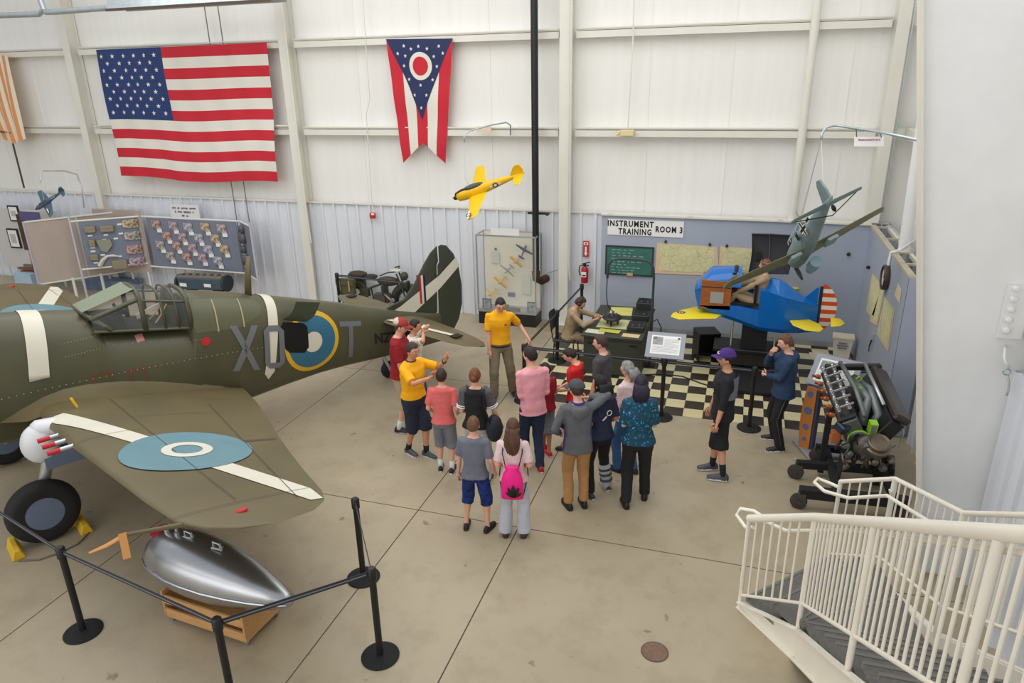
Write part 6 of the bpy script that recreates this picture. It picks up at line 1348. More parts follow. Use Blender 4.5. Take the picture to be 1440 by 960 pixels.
def person(lab,feet,H,az,mats_skin=sk_l,hair=(60,44,34),style='short',shirt=None,sleeve=.42,pants=None,pleg=1.0,shoe=(30,30,32),sole=(200,200,200),sock=None,sockh=.10,
           arms=None,lean=0,twist=0,head=(0,0),fat=1.0,name='person',hip=None,hem=-.06,flare=0,handc=.35,toe=(8,8),cat='person',sitknee=None,pz=0,shirt_mats=None,collar=None,female=False,hands=True,poles=None,hp=(0,0)):
    s=H/1.75; ar=math.radians(az); fv=Vector((math.sin(ar),math.cos(ar),0)); rv=Vector((math.cos(ar),-math.sin(ar),0))
    base=(Vector((*feet[0],0))+Vector((*feet[1],0)))/2 if hip is None else Vector(hip); base.z=0
    def loc(w): d=Vector((*w[:2],0))-base; return Vector((d.dot(rv),d.dot(fv),w[2] if len(w)>2 else 0))
    ftl=loc(feet[0]); ftr=loc(feet[1])                        # left, right (local)
    root_rz=-ar
    spread=(ftl-ftr).length
    hz=.95*s-.10*spread*spread if hip is None else hip[2]
    P=Vector((hp[0],hp[1],hz))
    R=Matrix.Rotation(math.radians(twist),3,'Z')@Matrix.Rotation(-math.radians(lean),3,'X')
    def T(x,y,z): return P+R@Vector((x*s,y*s,z*s))
    # joints
    ank=[Vector((f_.x,f_.y,.085*s+f_.z)) for f_ in (ftl,ftr)]
    hips=[P+Vector((-.09*s,0,-.02*s)),P+Vector((.09*s,0,-.02*s))]
    knees=[];ank2=[]
    for i in (0,1):
        k_,a_=ik(hips[i],ank[i],.435*s,.425*s,(0.05*(-1 if i==0 else 1),1,0) if sitknee is None else sitknee); knees.append(k_); ank2.append(a_)
    ank=ank2
    sw=.155*s*(.94 if female else 1)*(.5+.5*fat)
    sh=[T(-.172*(.92 if female else 1),0,.462),T(.172*(.92 if female else 1),0,.462)]
    arms=arms or [(-.225,.04,.80),(.225,.04,.80)]
    poles=poles or [(-.22,-.8,-.3),(.22,-.8,-.3)]
    el=[];wr=[]
    for i in (0,1):
        tgt=Vector(arms[i])*s
        if hip is not None: tgt=Vector(arms[i])
        e_,w_=ik(sh[i],tgt,.285*s,.255*s,poles[i]); el.append(e_); wr.append(w_)
    neck0=T(0,-.005,.53); hc=T(0,.035,.70)
    Rh=R@Matrix.Rotation(-math.radians(head[0]),3,'Z')@Matrix.Rotation(-math.radians(head[1]),3,'X')
    hc=neck0+Rh@Vector((0,.03*s,.165*s))
    prof=[(-.13,.14,.10),(-.06,.165*(1.05 if female else 1),.118),(.02,.158,.115),(.12,.140*(.9 if female else 1),.103),(.22,.145*(.92 if female else 1),.106),(.33,.163*(.93 if female else 1),.116),(.43,.172*(.93 if female else 1),.108),(.485,.155,.088),(.525,.10,.07),(.555,.06,.058)]
    def torso(mb,off,z0,z1,hemx=0,n=22):
        rings=[]; zs_=[p for p in prof if z0<p[0]<z1]
        def pr(z):
            for a,b_ in zip(prof[:-1],prof[1:]):
                if z<=b_[0]: t_=max(0,(z-a[0])/(b_[0]-a[0])); return (a[1]+(b_[1]-a[1])*t_,a[2]+(b_[2]-a[2])*t_)
            return prof[-1][1:]
        for z in [z0]+[p[0] for p in zs_]+[z1]:
            w,d=pr(z); ff=fat if z<.4 else (1+(fat-1)*.5); w=w*(.4+.6*ff)+off; d=d*(.1+.9*ff)+off
            if z==z0: w+=hemx; d+=hemx
            e=.85
            rings.append([T(w*math.copysign(abs(math.cos(2*PI*k/n))**e,math.cos(2*PI*k/n)),d*math.copysign(abs(math.sin(2*PI*k/n))**e,math.sin(2*PI*k/n))+(.012 if z>.25 else 0)*(1)-.02*(z>.45),z) for k in range(n)])
        mb.loft(rings)
    def seg(mb,pts,rs,n=12): mb.tube(pts,rs,n)
    def lerp_path(a,b_,c,t_):   # point at fraction of two-bone limb
        l1=(b_-a).length; l2=(c-b_).length; L=(l1+l2)*t_
        return a.lerp(b_,L/l1) if L<=l1 else b_.lerp(c,(L-l1)/l2)
    # skin body
    mb=MB(); torso(mb,-.006,-.13,.555)
    seg(mb,[neck0-R@Vector((0,0,.03*s)),neck0+(hc-neck0)*.75],[.056*s,.050*s])
    for i in (0,1):
        a,k_,an=hips[i],knees[i],ank[i]
        seg(mb,[a,a.lerp(k_,.5),k_,k_.lerp(an,.3),k_.lerp(an,.75),an,an-Vector((0,0,.05*s))],[.082*s*fat**.5,.07*s*fat**.5,.052*s,.056*s,.038*s,.034*s,.036*s])
        mb.ell(k_,(.052*s,)*3,12,8)
        a,e_,w_=sh[i],el[i],wr[i]
        seg(mb,[a,a.lerp(e_,.5),e_,e_.lerp(w_,.3),w_],[.050*s,.043*s,.037*s,.037*s,.026*s]); mb.ell(e_,(.037*s,)*3,12,8); mb.ell(a,(.052*s,)*3,12,8)
    ex=MB()
    # hands
    hs=s
    for i in (0,1):
        sd=-1 if i==0 else 1; d=(wr[i]-el[i]).normalized()
        nrm=Vector((-sd,0,0)); 
        if isinstance(handc,dict) and i in handc: hd_=handc[i]; cl=hd_[0]; nrm=Vector(hd_[1]); d=(d+Vector(hd_[2])).normalized() if len(hd_)>2 else d
        else: cl=handc if not isinstance(handc,dict) else .35
        nrm=(nrm-d*nrm.dot(d)); nrm=nrm.normalized() if nrm.length>.05 else Vector((0,0,-1)); sdv=d.cross(nrm).normalized()
        if sdv.dot(Vector((0,1,.4)))<0: sdv=-sdv            # thumb side points forward / up
        wv_=wr[i]
        mb.tube([wv_-d*.01,wv_+d*.03*hs,wv_+d*.07*hs,wv_+d*.088*hs],[.026*hs,.036*hs,.041*hs,.036*hs],12,flat=.48,up=sdv)
        kn=wv_+d*.082*hs
        for f_ in range(4):
            L=(.072,.078,.072,.056)[f_]*hs; b0=kn+sdv*(.028-.0187*f_)*hs; dd_=d.copy(); pts=[b0-d*.02]; rr=[.0095*hs]
            for j,fr_ in enumerate((.42,.33,.25)):
                dd_=(dd_*math.cos(cl*(.7+.3*j))+nrm*math.sin(cl*(.7+.3*j))).normalized(); pts.append(pts[-1]+dd_*L*fr_+(d*.02 if j==0 else Vector())); rr.append((.0092,.0082,.0066)[j]*hs)
            ex.tube(pts,rr,7)
        b0=wv_+d*.025*hs+sdv*.026*hs; t1=(d*.62+sdv*.7+nrm*.3).normalized(); t2=(d*.85+sdv*.25+nrm*.35).normalized()
        ex.tube([b0,b0+t1*.038*hs,b0+t1*.038*hs+t2*.032*hs,b0+t1*.038*hs+t2*.052*hs],[.0125*hs,.011*hs,.0095*hs,.007*hs],7)
    # head
    kh=s*(1.0 if H>1.6 else 1+(1.6-H)*.28)
    rx,ry,rz_=.075*kh,.096*kh,.115*kh
    def hp_(nx,ny,nz,m=1.0):
        x=rx*nx;y=ry*ny;z=rz_*nz
        if nz<0: q=(-nz)**1.5; x*=1-.30*q; y=y*(1-.12*q)+ (.018*kh*q if ny<0 else 0)
        if ny>0 and m<1.02:
            y+=kh*(.024*math.exp(-(nx/(.10+.10*max(0,-nz)))**2-((nz+.20)/.17)**2)+.006*math.exp(-((nz-.16)/.09)**2)*ny-.009*(math.exp(-((nx-.40)/.16)**2)+math.exp(-((nx+.40)/.16)**2))*math.exp(-((nz-.02)/.11)**2)
               +.012*math.exp(-(nx/.33)**2-((nz+.86)/.16)**2)+.008*math.exp(-(nx/.28)**2-((nz+.52)/.07)**2)-.004*math.exp(-(nx/.3)**2-((nz+.66)/.06)**2))
        return hc+Rh@(Vector((x,y,z))*m)
    nu,nv=36,30; vs=[];fs=[];mi=[]
    for j in range(nv+1):
        th=PI*j/nv
        for i in range(nu):
            ph=2*PI*i/nu; vs.append(hp_(math.sin(th)*math.cos(ph),math.sin(th)*math.sin(ph),math.cos(th)))
    k0=len(ex.v)
    for j in range(nv):
        for i in range(nu):
            th=PI*(j+.5)/nv; ph=2*PI*(i+.5)/nu; nx,ny,nz=math.sin(th)*math.cos(ph),math.sin(th)*math.sin(ph),math.cos(th)
            fs.append((j*nu+i,(j+1)*nu+i,(j+1)*nu+(i+1)%nu,j*nu+(i+1)%nu)); mi.append(1 if (ny>.6 and abs(nx)<.26 and -.575<nz<-.44) else 0)
    k=len(ex.v); ex.v+=vs; ex.f+=[tuple(q+k for q in f_) for f_ in fs]; ex.mi+=mi
    for sx in (-1,1):
        ex.ell(hc+Rh@Vector((sx*rx*1.0,-.004*kh,-.012*kh)),(.010*kh,.019*kh,.030*kh),10,8,R=Rh)
        ex.ell(hc+Rh@Vector((sx*.031*kh,.080*kh,.004*kh)),(.0135*kh,.010*kh,.008*kh),10,6,mi=2,R=Rh)
        ex.ell(hc+Rh@Vector((sx*.031*kh,.0875*kh,.004*kh)),(.006*kh,.004*kh,.006*kh),8,6,mi=3,R=Rh)
        ex.tube([hc+Rh@Vector((sx*a*kh,b_*kh,c*kh)) for a,b_,c in ((.016,.094,.021),(.032,.090,.027),(.050,.078,.022))],[.004*kh,.005*kh,.003*kh],6,mi=4,flat=.6)
    hm=mat('hair_%d_%d_%d'%hair,hair,.45,var=.3,vs=14,bump=.6,bs=60,stretch=(2.5,2.5,.6))
    body=mb
    M_=Matrix.Translation(base)@Matrix.Rotation(root_rz,4,'Z')
    pob=bpy.data.objects.new(name,bpy.data.meshes.new(name)); C.objects.link(pob); pob.location=base; pob.rotation_euler=(0,0,root_rz)
    tag(pob,lab,cat)
    pending.append((pob,body,.0115,ex,[mats_skin,lipm,eyew,iris,hm],1))
    def child(nm,mb_,m,vox=.013,par=None,it=2):
        o=bpy.data.objects.new(nm,bpy.data.meshes.new(nm)); C.objects.link(o); o.parent=par or pob; pending.append((o,mb_,vox,None,m if isinstance(m,list) else [m],it)); return o
    def solid(nm,mb_,m,par=None,smooth=True): return mb_.build(nm,m,par or pob,local=True,smooth=smooth)
    # shirt
    if shirt:
        mb=MB(); torso(mb,.014,hem,.535,.012+flare)
        for i in (0,1):
            a,e_,w_=sh[i],el[i],wr[i]; n_=6; pts=[lerp_path(a,e_,w_,sleeve*k/n_) for k in range(n_+1)]
            r0=.060; r1=.066 if sleeve<.6 else .043
            seg(mb,[T((-.08 if i==0 else .08),0,.465)]+pts,[.062*s*(.7+.3*fat)]+[(r0+(r1-r0)*k/n_)*s*(.7+.3*fat) for k in range(n_+1)])
            mb.ell(a,(.0605*s,)*3,12,8)
            if sleeve>.6: mb.ell(e_,(.052*s,)*3,12,8)
        so=child('shirt' if sleeve<.7 else ('jacket' if shirt[0]=='J' else 'shirt'),mb,shirt[-1] if isinstance(shirt,tuple) else shirt)
    if collar:
        mb=MB(); mb.tube([neck0+R@Vector((.066*s*math.cos(2*PI*k/16),.060*s*math.sin(2*PI*k/16)+.004,.012*s+.012*s*math.sin(2*PI*k/16)*-1)) for k in range(16)],.014*s,8,closed=True); solid('collar',mb,collar)
    if pants:
        mb=MB(); torso(mb,.010,-.13,.03)
        for i in (0,1):
            a,k_,an=hips[i],knees[i],ank[i]-Vector((0,0,.03*s)); n_=8; pts=[lerp_path(a,k_,an,pleg*k/n_) for k in range(n_+1)]
            rr=[]
            for k in range(n_+1):
                q=pleg*k/n_; r=.098+( .072-.098)*min(1,q/.5) if q<.5 else .072+(.060-.072)*(q-.5)/.5
                if pleg<.8: r+=.022*(k/n_)
                r+=flare_p*(q) if (flare_p:=(pants[1] if isinstance(pants,tuple) else 0)) else 0
                rr.append(r*s*(.6+.4*fat))
            seg(mb,pts,rr); mb.ell(k_,(.06*s,)*3,12,8) if pleg>.55 else None
        pm=pants[0] if isinstance(pants,tuple) else pants
        child('shorts' if pleg<.8 else 'trousers',mb,pm)
    # shoes and socks
    shm=mat('shoe_%d_%d_%d'%shoe,shoe,.5,var=.08,vs=12); slm=mat('sole_%d_%d_%d'%sole,sole,.6)
    for i in (0,1):
        an=ank[i]; sd=-1 if i==0 else 1; ta_=math.radians(toe[i])*sd; fd=Vector((math.sin(ta_),math.cos(ta_),0)); fr=Vector((fd.y,-fd.x,0)); z0=an.z-.085*s
        mb=MB(); rings=[]
        for y,w,h,zc in ((-.075,.020,.035,.03),(-.068,.033,.06,.035),(-.04,.040,.085,.045),(0,.041,.095,.05),(.05,.043,.075,.042),(.10,.047,.055,.036),(.15,.046,.045,.034),(.185,.034,.035,.03),(.20,.018,.02,.026)):
            rings.append([Vector((an.x,an.y,z0+.018*s))+fd*(y*s)+fr*(w*s*math.cos(2*PI*k/14))+Vector((0,0,(max(0,math.sin(2*PI*k/14))*h+min(0,math.sin(2*PI*k/14))*.012)*s)) for k in range(14)])
        mb.loft(rings); so=solid('shoe',mb,shm)
        mb=MB(); ol=[Vector((an.x,an.y,z0))+fd*(y*s)+fr*(w*s) for y,w in ((-.08,.02),(-.05,.038),(.0,.040),(.08,.046),(.15,.046),(.19,.03),(.205,0),(.19,-.03),(.15,-.046),(.08,-.046),(0,-.04),(-.05,-.038),(-.08,-.02))]
        mb.loft([ol,[p+Vector((0,0,.024*s)) for p in ol]]); solid('sole',mb,slm,so)
        if sock is not None:
            mb=MB(); kd=(knees[i]-an).normalized(); seg(mb,[an-Vector((0,0,.02*s)),an+kd*.03,an+kd*sockh],[.042*s,.040*s,.043*s]); solid('sock',mb,mat('sock_%d_%d_%d'%sock,sock,.9,bump=.3,bs=60))
    # hair
    if style:
        nu,nv=44,30; mb=MB(); vs=[];fs=[]; rnd=random.Random(int(H*1000)+int(az))
        for j in range(nv+1):
            th=PI*j/nv
            for i in range(nu):
                ph=2*PI*i/nu; nx,ny,nz=math.sin(th)*math.cos(ph),math.sin(th)*math.sin(ph),math.cos(th)
                lim=.56 if ny>.55 else (-.05+ (.61)*sst(.15,.55,ny) if ny>-.1 else -.05-.45*sst(-.1,-.6,ny) if 0 else -.05-.45*sst(.1,.6,-ny))
                if style in('long','bob','longside'): lim=lim if ny>.45 else (-.9 if ny<.15 else -.9+1.3*sst(.15,.45,ny))
                a=sst(lim-.07,lim+.07,nz); th_=1.115 if style in ('short','bun') else 1.14
                if style=='buzz': th_=1.05
                m=.93+(th_-.93)*a; nn=noise.noise(Vector((nx*5,ny*5,nz*2+H*9)))*.055+noise.noise(Vector((nx*16,ny*16,nz*4)))*.034
                if style=='wavy': nn*=2.2
                vs.append(hp_(nx,ny,nz,max(m,1.0) if 0 else (m if m<1 else m)+nn*a) if m>=1.02 or m<1.02 else None)
        for j in range(nv):
            for i in range(nu): fs.append((j*nu+i,(j+1)*nu+i,(j+1)*nu+(i+1)%nu,j*nu+(i+1)%nu))
        mb.add(vs,fs)
        L_={'long':.42,'bob':.27,'longside':.26,'wavy':.2}.get(style,0)
        if L_:
            n_=9; rings=[]
            for k in range(n_+1):
                t_=k/n_; w=(.080+.025*math.sin(PI*min(1,t_*1.2)))*(1-.45*t_**3); dpt=.042*(1-.4*t_)
                c=hc+Rh@Vector((0,-.055*kh,.03*kh))+Vector((0,0,-1))*(L_*t_*kh)+R@Vector((0,-(.035+.05*math.sin(PI*min(1,t_)))*kh,0))
                rings.append([c+R@Vector(((w+.006*math.sin(9*a+k))*kh*math.cos(a),(dpt+.006*math.sin(11*a))*kh*math.sin(a),0)) for a in [2*PI*q/26 for q in range(26)]])
            mb.loft(rings)
        if style=='bun':
            mb.ell(hc+Rh@Vector((.0,-.115*kh,.01*kh)),(.042*kh,.036*kh,.042*kh),14,10)
        solid('hair',mb,hm)
    return dict(o=pob,hc=hc,Rh=Rh,kh=kh,T=T,R=R,hp=hp_,solid=solid,child=child,wr=wr,el=el,sh=sh,s=s,neck=neck0,ank=ank,knee=knees,hips=hips,rx=rx,ry=ry,rz=rz_,P=P)
def cap(p,m,mv=None,back=None,turn=0):
    hc,Rh,kh=p['hc'],p['Rh']@Matrix.Rotation(math.radians(turn),3,'Z'),p['kh']; mb=MB(); rings=[]
    for k in range(9):
        a=PI/2*k/8; r=math.cos(a); rings.append([hc+Rh@Vector((.090*kh*r*math.cos(q),(.112*kh*r)*math.sin(q)-.006*kh,.030*kh+.105*kh*math.sin(a))) for q in [2*PI*j/24 for j in range(24)]])
    mb.loft(rings)
    co=p['solid']('cap',mb,m); mb=MB()
    def vz(u,v,o=0): a=PI*(.18+.64*u); rr=1+.78*v*math.sin(a)**1.2; return hc+Rh@Vector((.088*kh*math.cos(a)*(1+.06*v),.104*kh*math.sin(a)*rr,.036*kh-.012*kh*v-.02*kh*abs(math.cos(a))*v+o))
    mb.grid(lambda u,v:vz(u,v,.004),14,4); mb.grid(lambda u,v:vz(u,v,-.002),14,4,flip=True); p['solid']('visor',mb,mv or m,co)
    mb=MB(); mb.ell(hc+Rh@Vector((0,-.006*kh,.136*kh)),(.008,.008,.005),8,6); p['solid']('cap_button',mb,mv or m,co); return co,Rh
def glasses(p,m=black):
    hc,Rh,kh=p['hc'],p['Rh'],p['kh']; mb=MB()
    for sx in (-1,1):
        mb.tube([hc+Rh@Vector((sx*.033*kh+.021*kh*math.cos(a),.098*kh,.002*kh+.016*kh*math.sin(a))) for a in [2*PI*q/14 for q in range(14)]],.0014,5,closed=True)
        mb.tube([hc+Rh@Vector((sx*.054*kh,.096*kh,.006*kh)),hc+Rh@Vector((sx*.078*kh,.03*kh,.004*kh)),hc+Rh@Vector((sx*.078*kh,-.01*kh,0))],.0014,5)
    mb.tube([hc+Rh@Vector((-.012*kh,.102*kh,.006*kh)),hc+Rh@Vector((.012*kh,.102*kh,.006*kh))],.0014,5); p['solid']('glasses',mb,m)
def F2(x,y): v=fl(x,y,0); return (v.x,v.y)
def body_decal(p,nm,poly,m,z0,side=-1,off=.022,lx=0):
    """flat print on the chest/back, in torso units"""
    T=p['T']; mb=MB(); mb.add([T(x,side*(.145 if side<0 else .138)+0,z) for x,z in poly],[tuple(range(len(poly)))] ); p['solid'](nm,mb,m)
polo=fab('polo_yellow',(250,178,10)); khak=fab('khaki_olive',(128,116,94)); navs=fab('navy_shorts',(34,40,58)); tanp=fab('tan_trousers',(178,132,82))
navy=fab('navy_cloth',(40,48,76)); blk=fab('black_cloth',(26,26,30),b_=.2); denim=fab('denim_navy',(34,50,78)); gray=fab('grey_tee',(110,114,128)); dgray=fab('charcoal_tee',(74,72,78)); redc=fab('red_tee',(206,30,34)); dred=fab('dark_red_tee',(146,22,36)); salm=fab('salmon_tee',(226,108,106)); lgp=fab('light_grey_trousers',(186,182,182)); gsh=fab('grey_shorts',(120,124,134)); kh2=fab('khaki_shorts',(176,160,132)); pinkm=fab('pink_shirt',(238,164,176)); palep=fab('pale_pink',(226,200,202)); wh=fab('white_tee',(226,220,206)); cover=fab('khaki_coverall',(166,144,116)); 
hood=fab('grey_hoodie',(96,98,104)); purp=fab('purple_trim',(72,50,140)); jack=fab('navy_jacket',(36,60,92)); capg=fab('cap_grey',(70,74,80)); burg=fab('cap_red',(160,52,50)); capw=fab('cap_mesh',(206,190,180)); capp=fab('cap_purple',(72,42,120))
# instructor
p=person('man in yellow polo and navy shorts explaining with both hands raised',[F2(600,641),F2(575,637)],1.72,104,sk_m,(66,48,40),'short',polo,.46,navs,.58,(74,76,84),(226,226,226),(28,28,30),.09,
  hem=.0,arms=[(-.26,.40,1.47),(.20,.46,1.38)],handc={0:(.12,(.6,-.5,.1),(0,.0,.7)),1:(.1,(-.5,-.4,.3),(0,.1,.6))},fat=1.22,head=(4,6),collar=mat('collar_dark',(60,50,30),.8),poles=[(-.6,-.3,-.9),(.6,-.3,-.9)],toe=(-5,12))
mb=MB(); w_=p['wr'][0]; e_=p['el'][0]; mb.tube([w_.lerp(e_,.12),w_.lerp(e_,.2)],.036,12); p['solid']('wristwatch',mb,black)
p=person('man in maroon shirt and red mesh cap standing by the fighter tail',[F2(578,600),F2(562,608)],1.80,78,sk_l,(80,60,46),'buzz',dred,.44,kh2,.60,(34,34,38),(180,180,180),(222,222,222),.13,arms=[(-.2,.15,.86),(.22,.12,.84)],fat=1.15,head=(0,10))
cap(p,burg,burg)
mb=MB(); hc,Rh,kh=p['hc'],p['Rh'],p['kh']; mb.ell(hc+Rh@Vector((0,-.045*kh,.06*kh)),(.086*kh,.075*kh,.066*kh),16,10,R=Rh); p['solid']('mesh_panel',mb,capw)
p=person('boy in white shirt behind the red capped man, hands raised to his face',[(-4.70,9.45),(-4.55,9.25)],1.62,72,sk_m,(44,34,28),'short',wh,.46,fab('blue_shorts',(40,52,120)),.55,(60,60,64),(210,210,210),(220,220,220),.08,arms=[(-.06,.17,1.56),(.10,.18,1.54)],poles=[(-1,.5,.1),(1,.5,.1)],head=(0,5),handc=.9)
# guide
p=person('young guide in yellow polo and glasses with one hand on a barrier post',[F2(722,553),F2(695,561)],1.80,158,sk_l,(44,34,30),'short',polo,.42,(khak,.012),1.0,(40,40,44),(150,150,150),None,
  hem=.005,hp=(.04,0),arms=[(-.40,.03,1.02),(.22,.10,.82)],head=(-8,22),fat=.98,collar=polo,handc={0:(.7,(0,0,-1),(0,.2,-.4))},lean=2)
glasses(p)
T=p['T']; mb=MB(); mb.ell(T(-.085,.142,.36),(.022,.006,.016),10,6); p['solid']('shirt_emblem',mb,mat('emblem_brown_red',(150,60,60),.7))
mb=MB(); mb.tube([T(.163*math.cos(a),.125*math.sin(a),-.02) for a in [2*PI*q/24 for q in range(24)]],.018,8,closed=True); p['solid']('belt',mb,black)
# row near the instructor
p=person('boy in salmon shirt and grey shorts seen from behind',[F2(620,661),F2(636,664)],1.50,-12,sk_l,(50,36,30),'short',salm,.42,gsh,.60,(34,34,38),(226,226,226),(226,226,226),.10,arms=[(-.20,.16,.98),(.20,.16,.98)],head=(0,-2),flare=.01)
p=person('woman with auburn bun in black and grey baseball shirt carrying a dark bag',[(-3.18,7.84),(-2.90,7.76)],1.60,-8,sk_l,(120,70,40),'bun',blk,.42,lgp,1.0,(60,60,64),(220,220,220),None,arms=[(-.16,.20,1.02),(.34,.10,.86)],head=(0,-3),female=True,fat=1.12)
T=p['T']
for i in (0,1):
    a,e_=p['sh'][i],p['el'][i]; mb=MB(); mb.tube([T((-.09 if i==0 else .09),0,.50),a+Vector((0,0,.006)),a.lerp(e_,.45),a.lerp(e_,.72)],[.070,.074,.073,.073],14); p['child']('raglan_sleeve',mb,fab('charcoal_sleeve',(84,84,90)))
for i in (0,1):
    a,e_=p['sh'][i],p['el'][i]
    for q in (.66,.76): mb=MB(); mb.tube([a.lerp(e_,q),a.lerp(e_,q+.04)],.0775,14); p['solid']('sleeve_stripe',mb,paper)
b0=p['o']; W0=lambda v: Matrix.Translation(b0.location)@Matrix.Rotation(b0.rotation_euler.z,4,'Z')@Vector(v)
bagm=mat('bag_blue_black',(30,34,46),.7,bump=.3,bs=20)
bag=thing('shoulder_bag','large dark slouchy shoulder bag hanging from the auburn haired woman','bag',W0(T(.27,-.03,-.2)))
mb=MB(); mb.ell(W0(T(.27,-.06,-.05)),(.11,.12,.19),18,12); mb.build('bag_body',bagm,bag,smooth=True)
mb=MB(); mb.tube([W0(T(.24,-.14,.02)),W0(T(.16,-.15,.3)),W0(T(.13,-.09,.53)),W0(T(.14,.06,.53)),W0(T(.2,.12,.3)),W0(T(.27,.03,.05))],.028,8,flat=.3); mb.build('strap',bagm,bag,smooth=True)
p=person('boy in grey shirt and blue plaid shorts wearing black sandals',[F2(656,742),F2(686,746)],1.47,-8,sk_l,(112,78,54),'short',gray,.42,mat('plaid_blue',(20,60,150),.85,col2=(12,22,60),vs=14),.62,(30,28,28),(40,36,34),None,arms=[(-.25,.06,.86),(.26,.10,.90)],head=(0,0),flare=.012,toe=(6,20))
# girl with drawstring bag
p=person('girl with long brown hair and pale grey wide trousers, pink bag on her back',[F2(711,752),F2(737,753)],1.50,-12,sk_l,(92,60,44),'long',palep,.44,(fab('pale_grey_trousers',(190,194,206)),.035),1.0,(60,40,50),(60,40,50),None,arms=[(-.17,.16,1.0),(.19,.16,1.0)],female=True)
mb=MB(); hc,Rh,kh=p['hc'],p['Rh'],p['kh']; mb.tube([hc+Rh@Vector((-.05*kh,-.11*kh,.03*kh)),hc+Rh@Vector((0,-.125*kh,.01*kh)),hc+Rh@Vector((.05*kh,-.11*kh,.03*kh))],.012,8); p['solid']('hair_clip',mb,mat('clip_brown',(60,36,30),.4))
b0=p['o']; T=p['T']; W1=lambda v,b0=b0: Matrix.Translation(b0.location)@Matrix.Rotation(b0.rotation_euler.z,4,'Z')@Vector(v)
hot=mat('hot_pink_nylon',(250,20,140),.5,bump=.3,bs=16,var=.05)
bg=thing('drawstring_bag','bright pink drawstring bag with black leaf print on the long haired girl','bag',W1(T(0,-.2,-.2)))
mb=MB(); rings=[]
for z,w,d in ((-.24,.10,.02),(-.22,.145,.05),(-.1,.15,.075),(.05,.14,.07),(.15,.115,.055),(.20,.075,.035),(.23,.09,.03),(.25,.10,.02)):
    rings.append([W1(T(w*math.copysign(abs(math.cos(a))**.8,math.cos(a))+(.006*math.sin(a*9) if z>.05 else 0),-.20+d*math.sin(a),z)) for a in [2*PI*q/24 for q in range(24)]])
mb.loft(rings); mb.build('bag_body',hot,bg,smooth=True)
for sx in (-1,1): MB().tube([W1(T(sx*.08,-.18,.20)),W1(T(sx*.13,-.12,.40)),W1(T(sx*.12,.0,.53)),W1(T(sx*.16,.12,.35)),W1(T(sx*.19,.02,.0)),W1(T(sx*.14,-.17,-.20))],.007,6).build('cord',black,bg,smooth=True)
mb=MB()
for a0,L0,w0 in ((-.9,.13,.02),(-.45,.17,.026),(0,.19,.03),(.45,.18,.026),(.95,.14,.022)):
    o_=Vector((.02,-.17)); d=Vector((math.sin(a0),math.cos(a0))); n_=Vector((d.y,-d.x)); P_=[o_+d*(L0*t_)+n_*(w0*math.sin(PI*t_)**.7) for t_ in (0,.2,.45,.7,.9,1)]+[o_+d*(L0*t_)-n_*(w0*math.sin(PI*t_)**.7) for t_ in (.9,.7,.45,.2)]
    mb.add([W1(T(q.x,-.285+.0*q.y,q.y)) for q in P_],[tuple(range(len(P_)))])
tag(mb.build('leaf_print',black,bg),kind='stuff')
# pink shirt and boy behind
p=person('tall youth in pink long sleeved shirt, dark jeans and red shoes',[(-2.52,8.30),F2(760,662)],1.78,-38,sk_l,(40,28,26),'short',('J',pinkm),.80,denim,1.0,(170,30,40),(226,210,206),None,arms=[(-.10,.22,1.08),(.12,.22,1.06)],head=(-28,4),fat=1.02,hem=-.10,flare=.012)
p=person('small boy in dark red shirt and grey shorts half hidden behind the pink shirt',[(-2.42,8.86),(-2.30,8.68)],1.36,-60,sk_d,(34,26,24),'short',dred,.42,gsh,.6,(190,30,36),(220,200,200),None,arms=[(-.2,.12,.9),(.22,.10,.86)],flare=.01)
# cluster by the checkered floor
p=person('boy in bright red shirt looking down, beside the barrier belt',[(-2.08,8.90),(-1.92,9.12)],1.56,-88,sk_l,(44,30,26),'short',redc,.42,navs,.6,(34,34,38),(60,60,60),None,arms=[(-.10,.24,1.02),(.12,.26,1.0)],head=(-6,28),flare=.012)
p=person('youth in charcoal shirt looking left behind the black haired woman',[(-1.76,9.06),(-1.54,9.22)],1.72,-82,sk_l,(72,52,42),'short',dgray,.44,navs,.6,(34,34,38),(200,200,200),None,arms=[(-.2,.1,.86),(.24,.05,.82)],head=(-8,6))
p=person('woman with long black hair in navy shirt wearing a grey medical boot',[F2(830,700),F2(853,687)],1.64,-42,sk_m,(16,14,18),'longside',navy,.46,blk,.96,(60,60,64),(200,200,200),None,arms=[(-.12,.2,1.06),(.18,.16,1.0)],head=(-30,0),female=True,fat=1.05)
an=p['ank'][1]; kn=p['knee'][1]; mb=MB(); d=(kn-an).normalized(); mb.tube([an-Vector((0,0,.06)),an,an+d*.12,an+d*.28],[.065,.062,.072,.082],14); mb.ell(an+Vector((0.02,.07,-.045)),(.06,.13,.04),14,8)
btm=mat('medical_boot_grey',(176,178,184),.6); bo=p['solid']('medical_boot',mb,btm)
for q in (.05,.13,.2): mb=MB(); mb.tube([an+d*q,an+d*(q+.03)],.083,14); p['solid']('boot_strap',mb,mat('boot_strap_dark',(70,72,80),.7),bo)
p['T']; T=p['T']; mb=MB(); mb.tube([T(.04+.035*math.cos(a),-.150,.34+.035*math.sin(a)) for a in [2*PI*q/14 for q in range(14)]],.006,6,closed=True); mb.bar(T(-.06,-.150,.25),T(.0,-.150,.30),.02,.01); tag(p['solid']('shirt_print',mb,paper),kind='stuff')
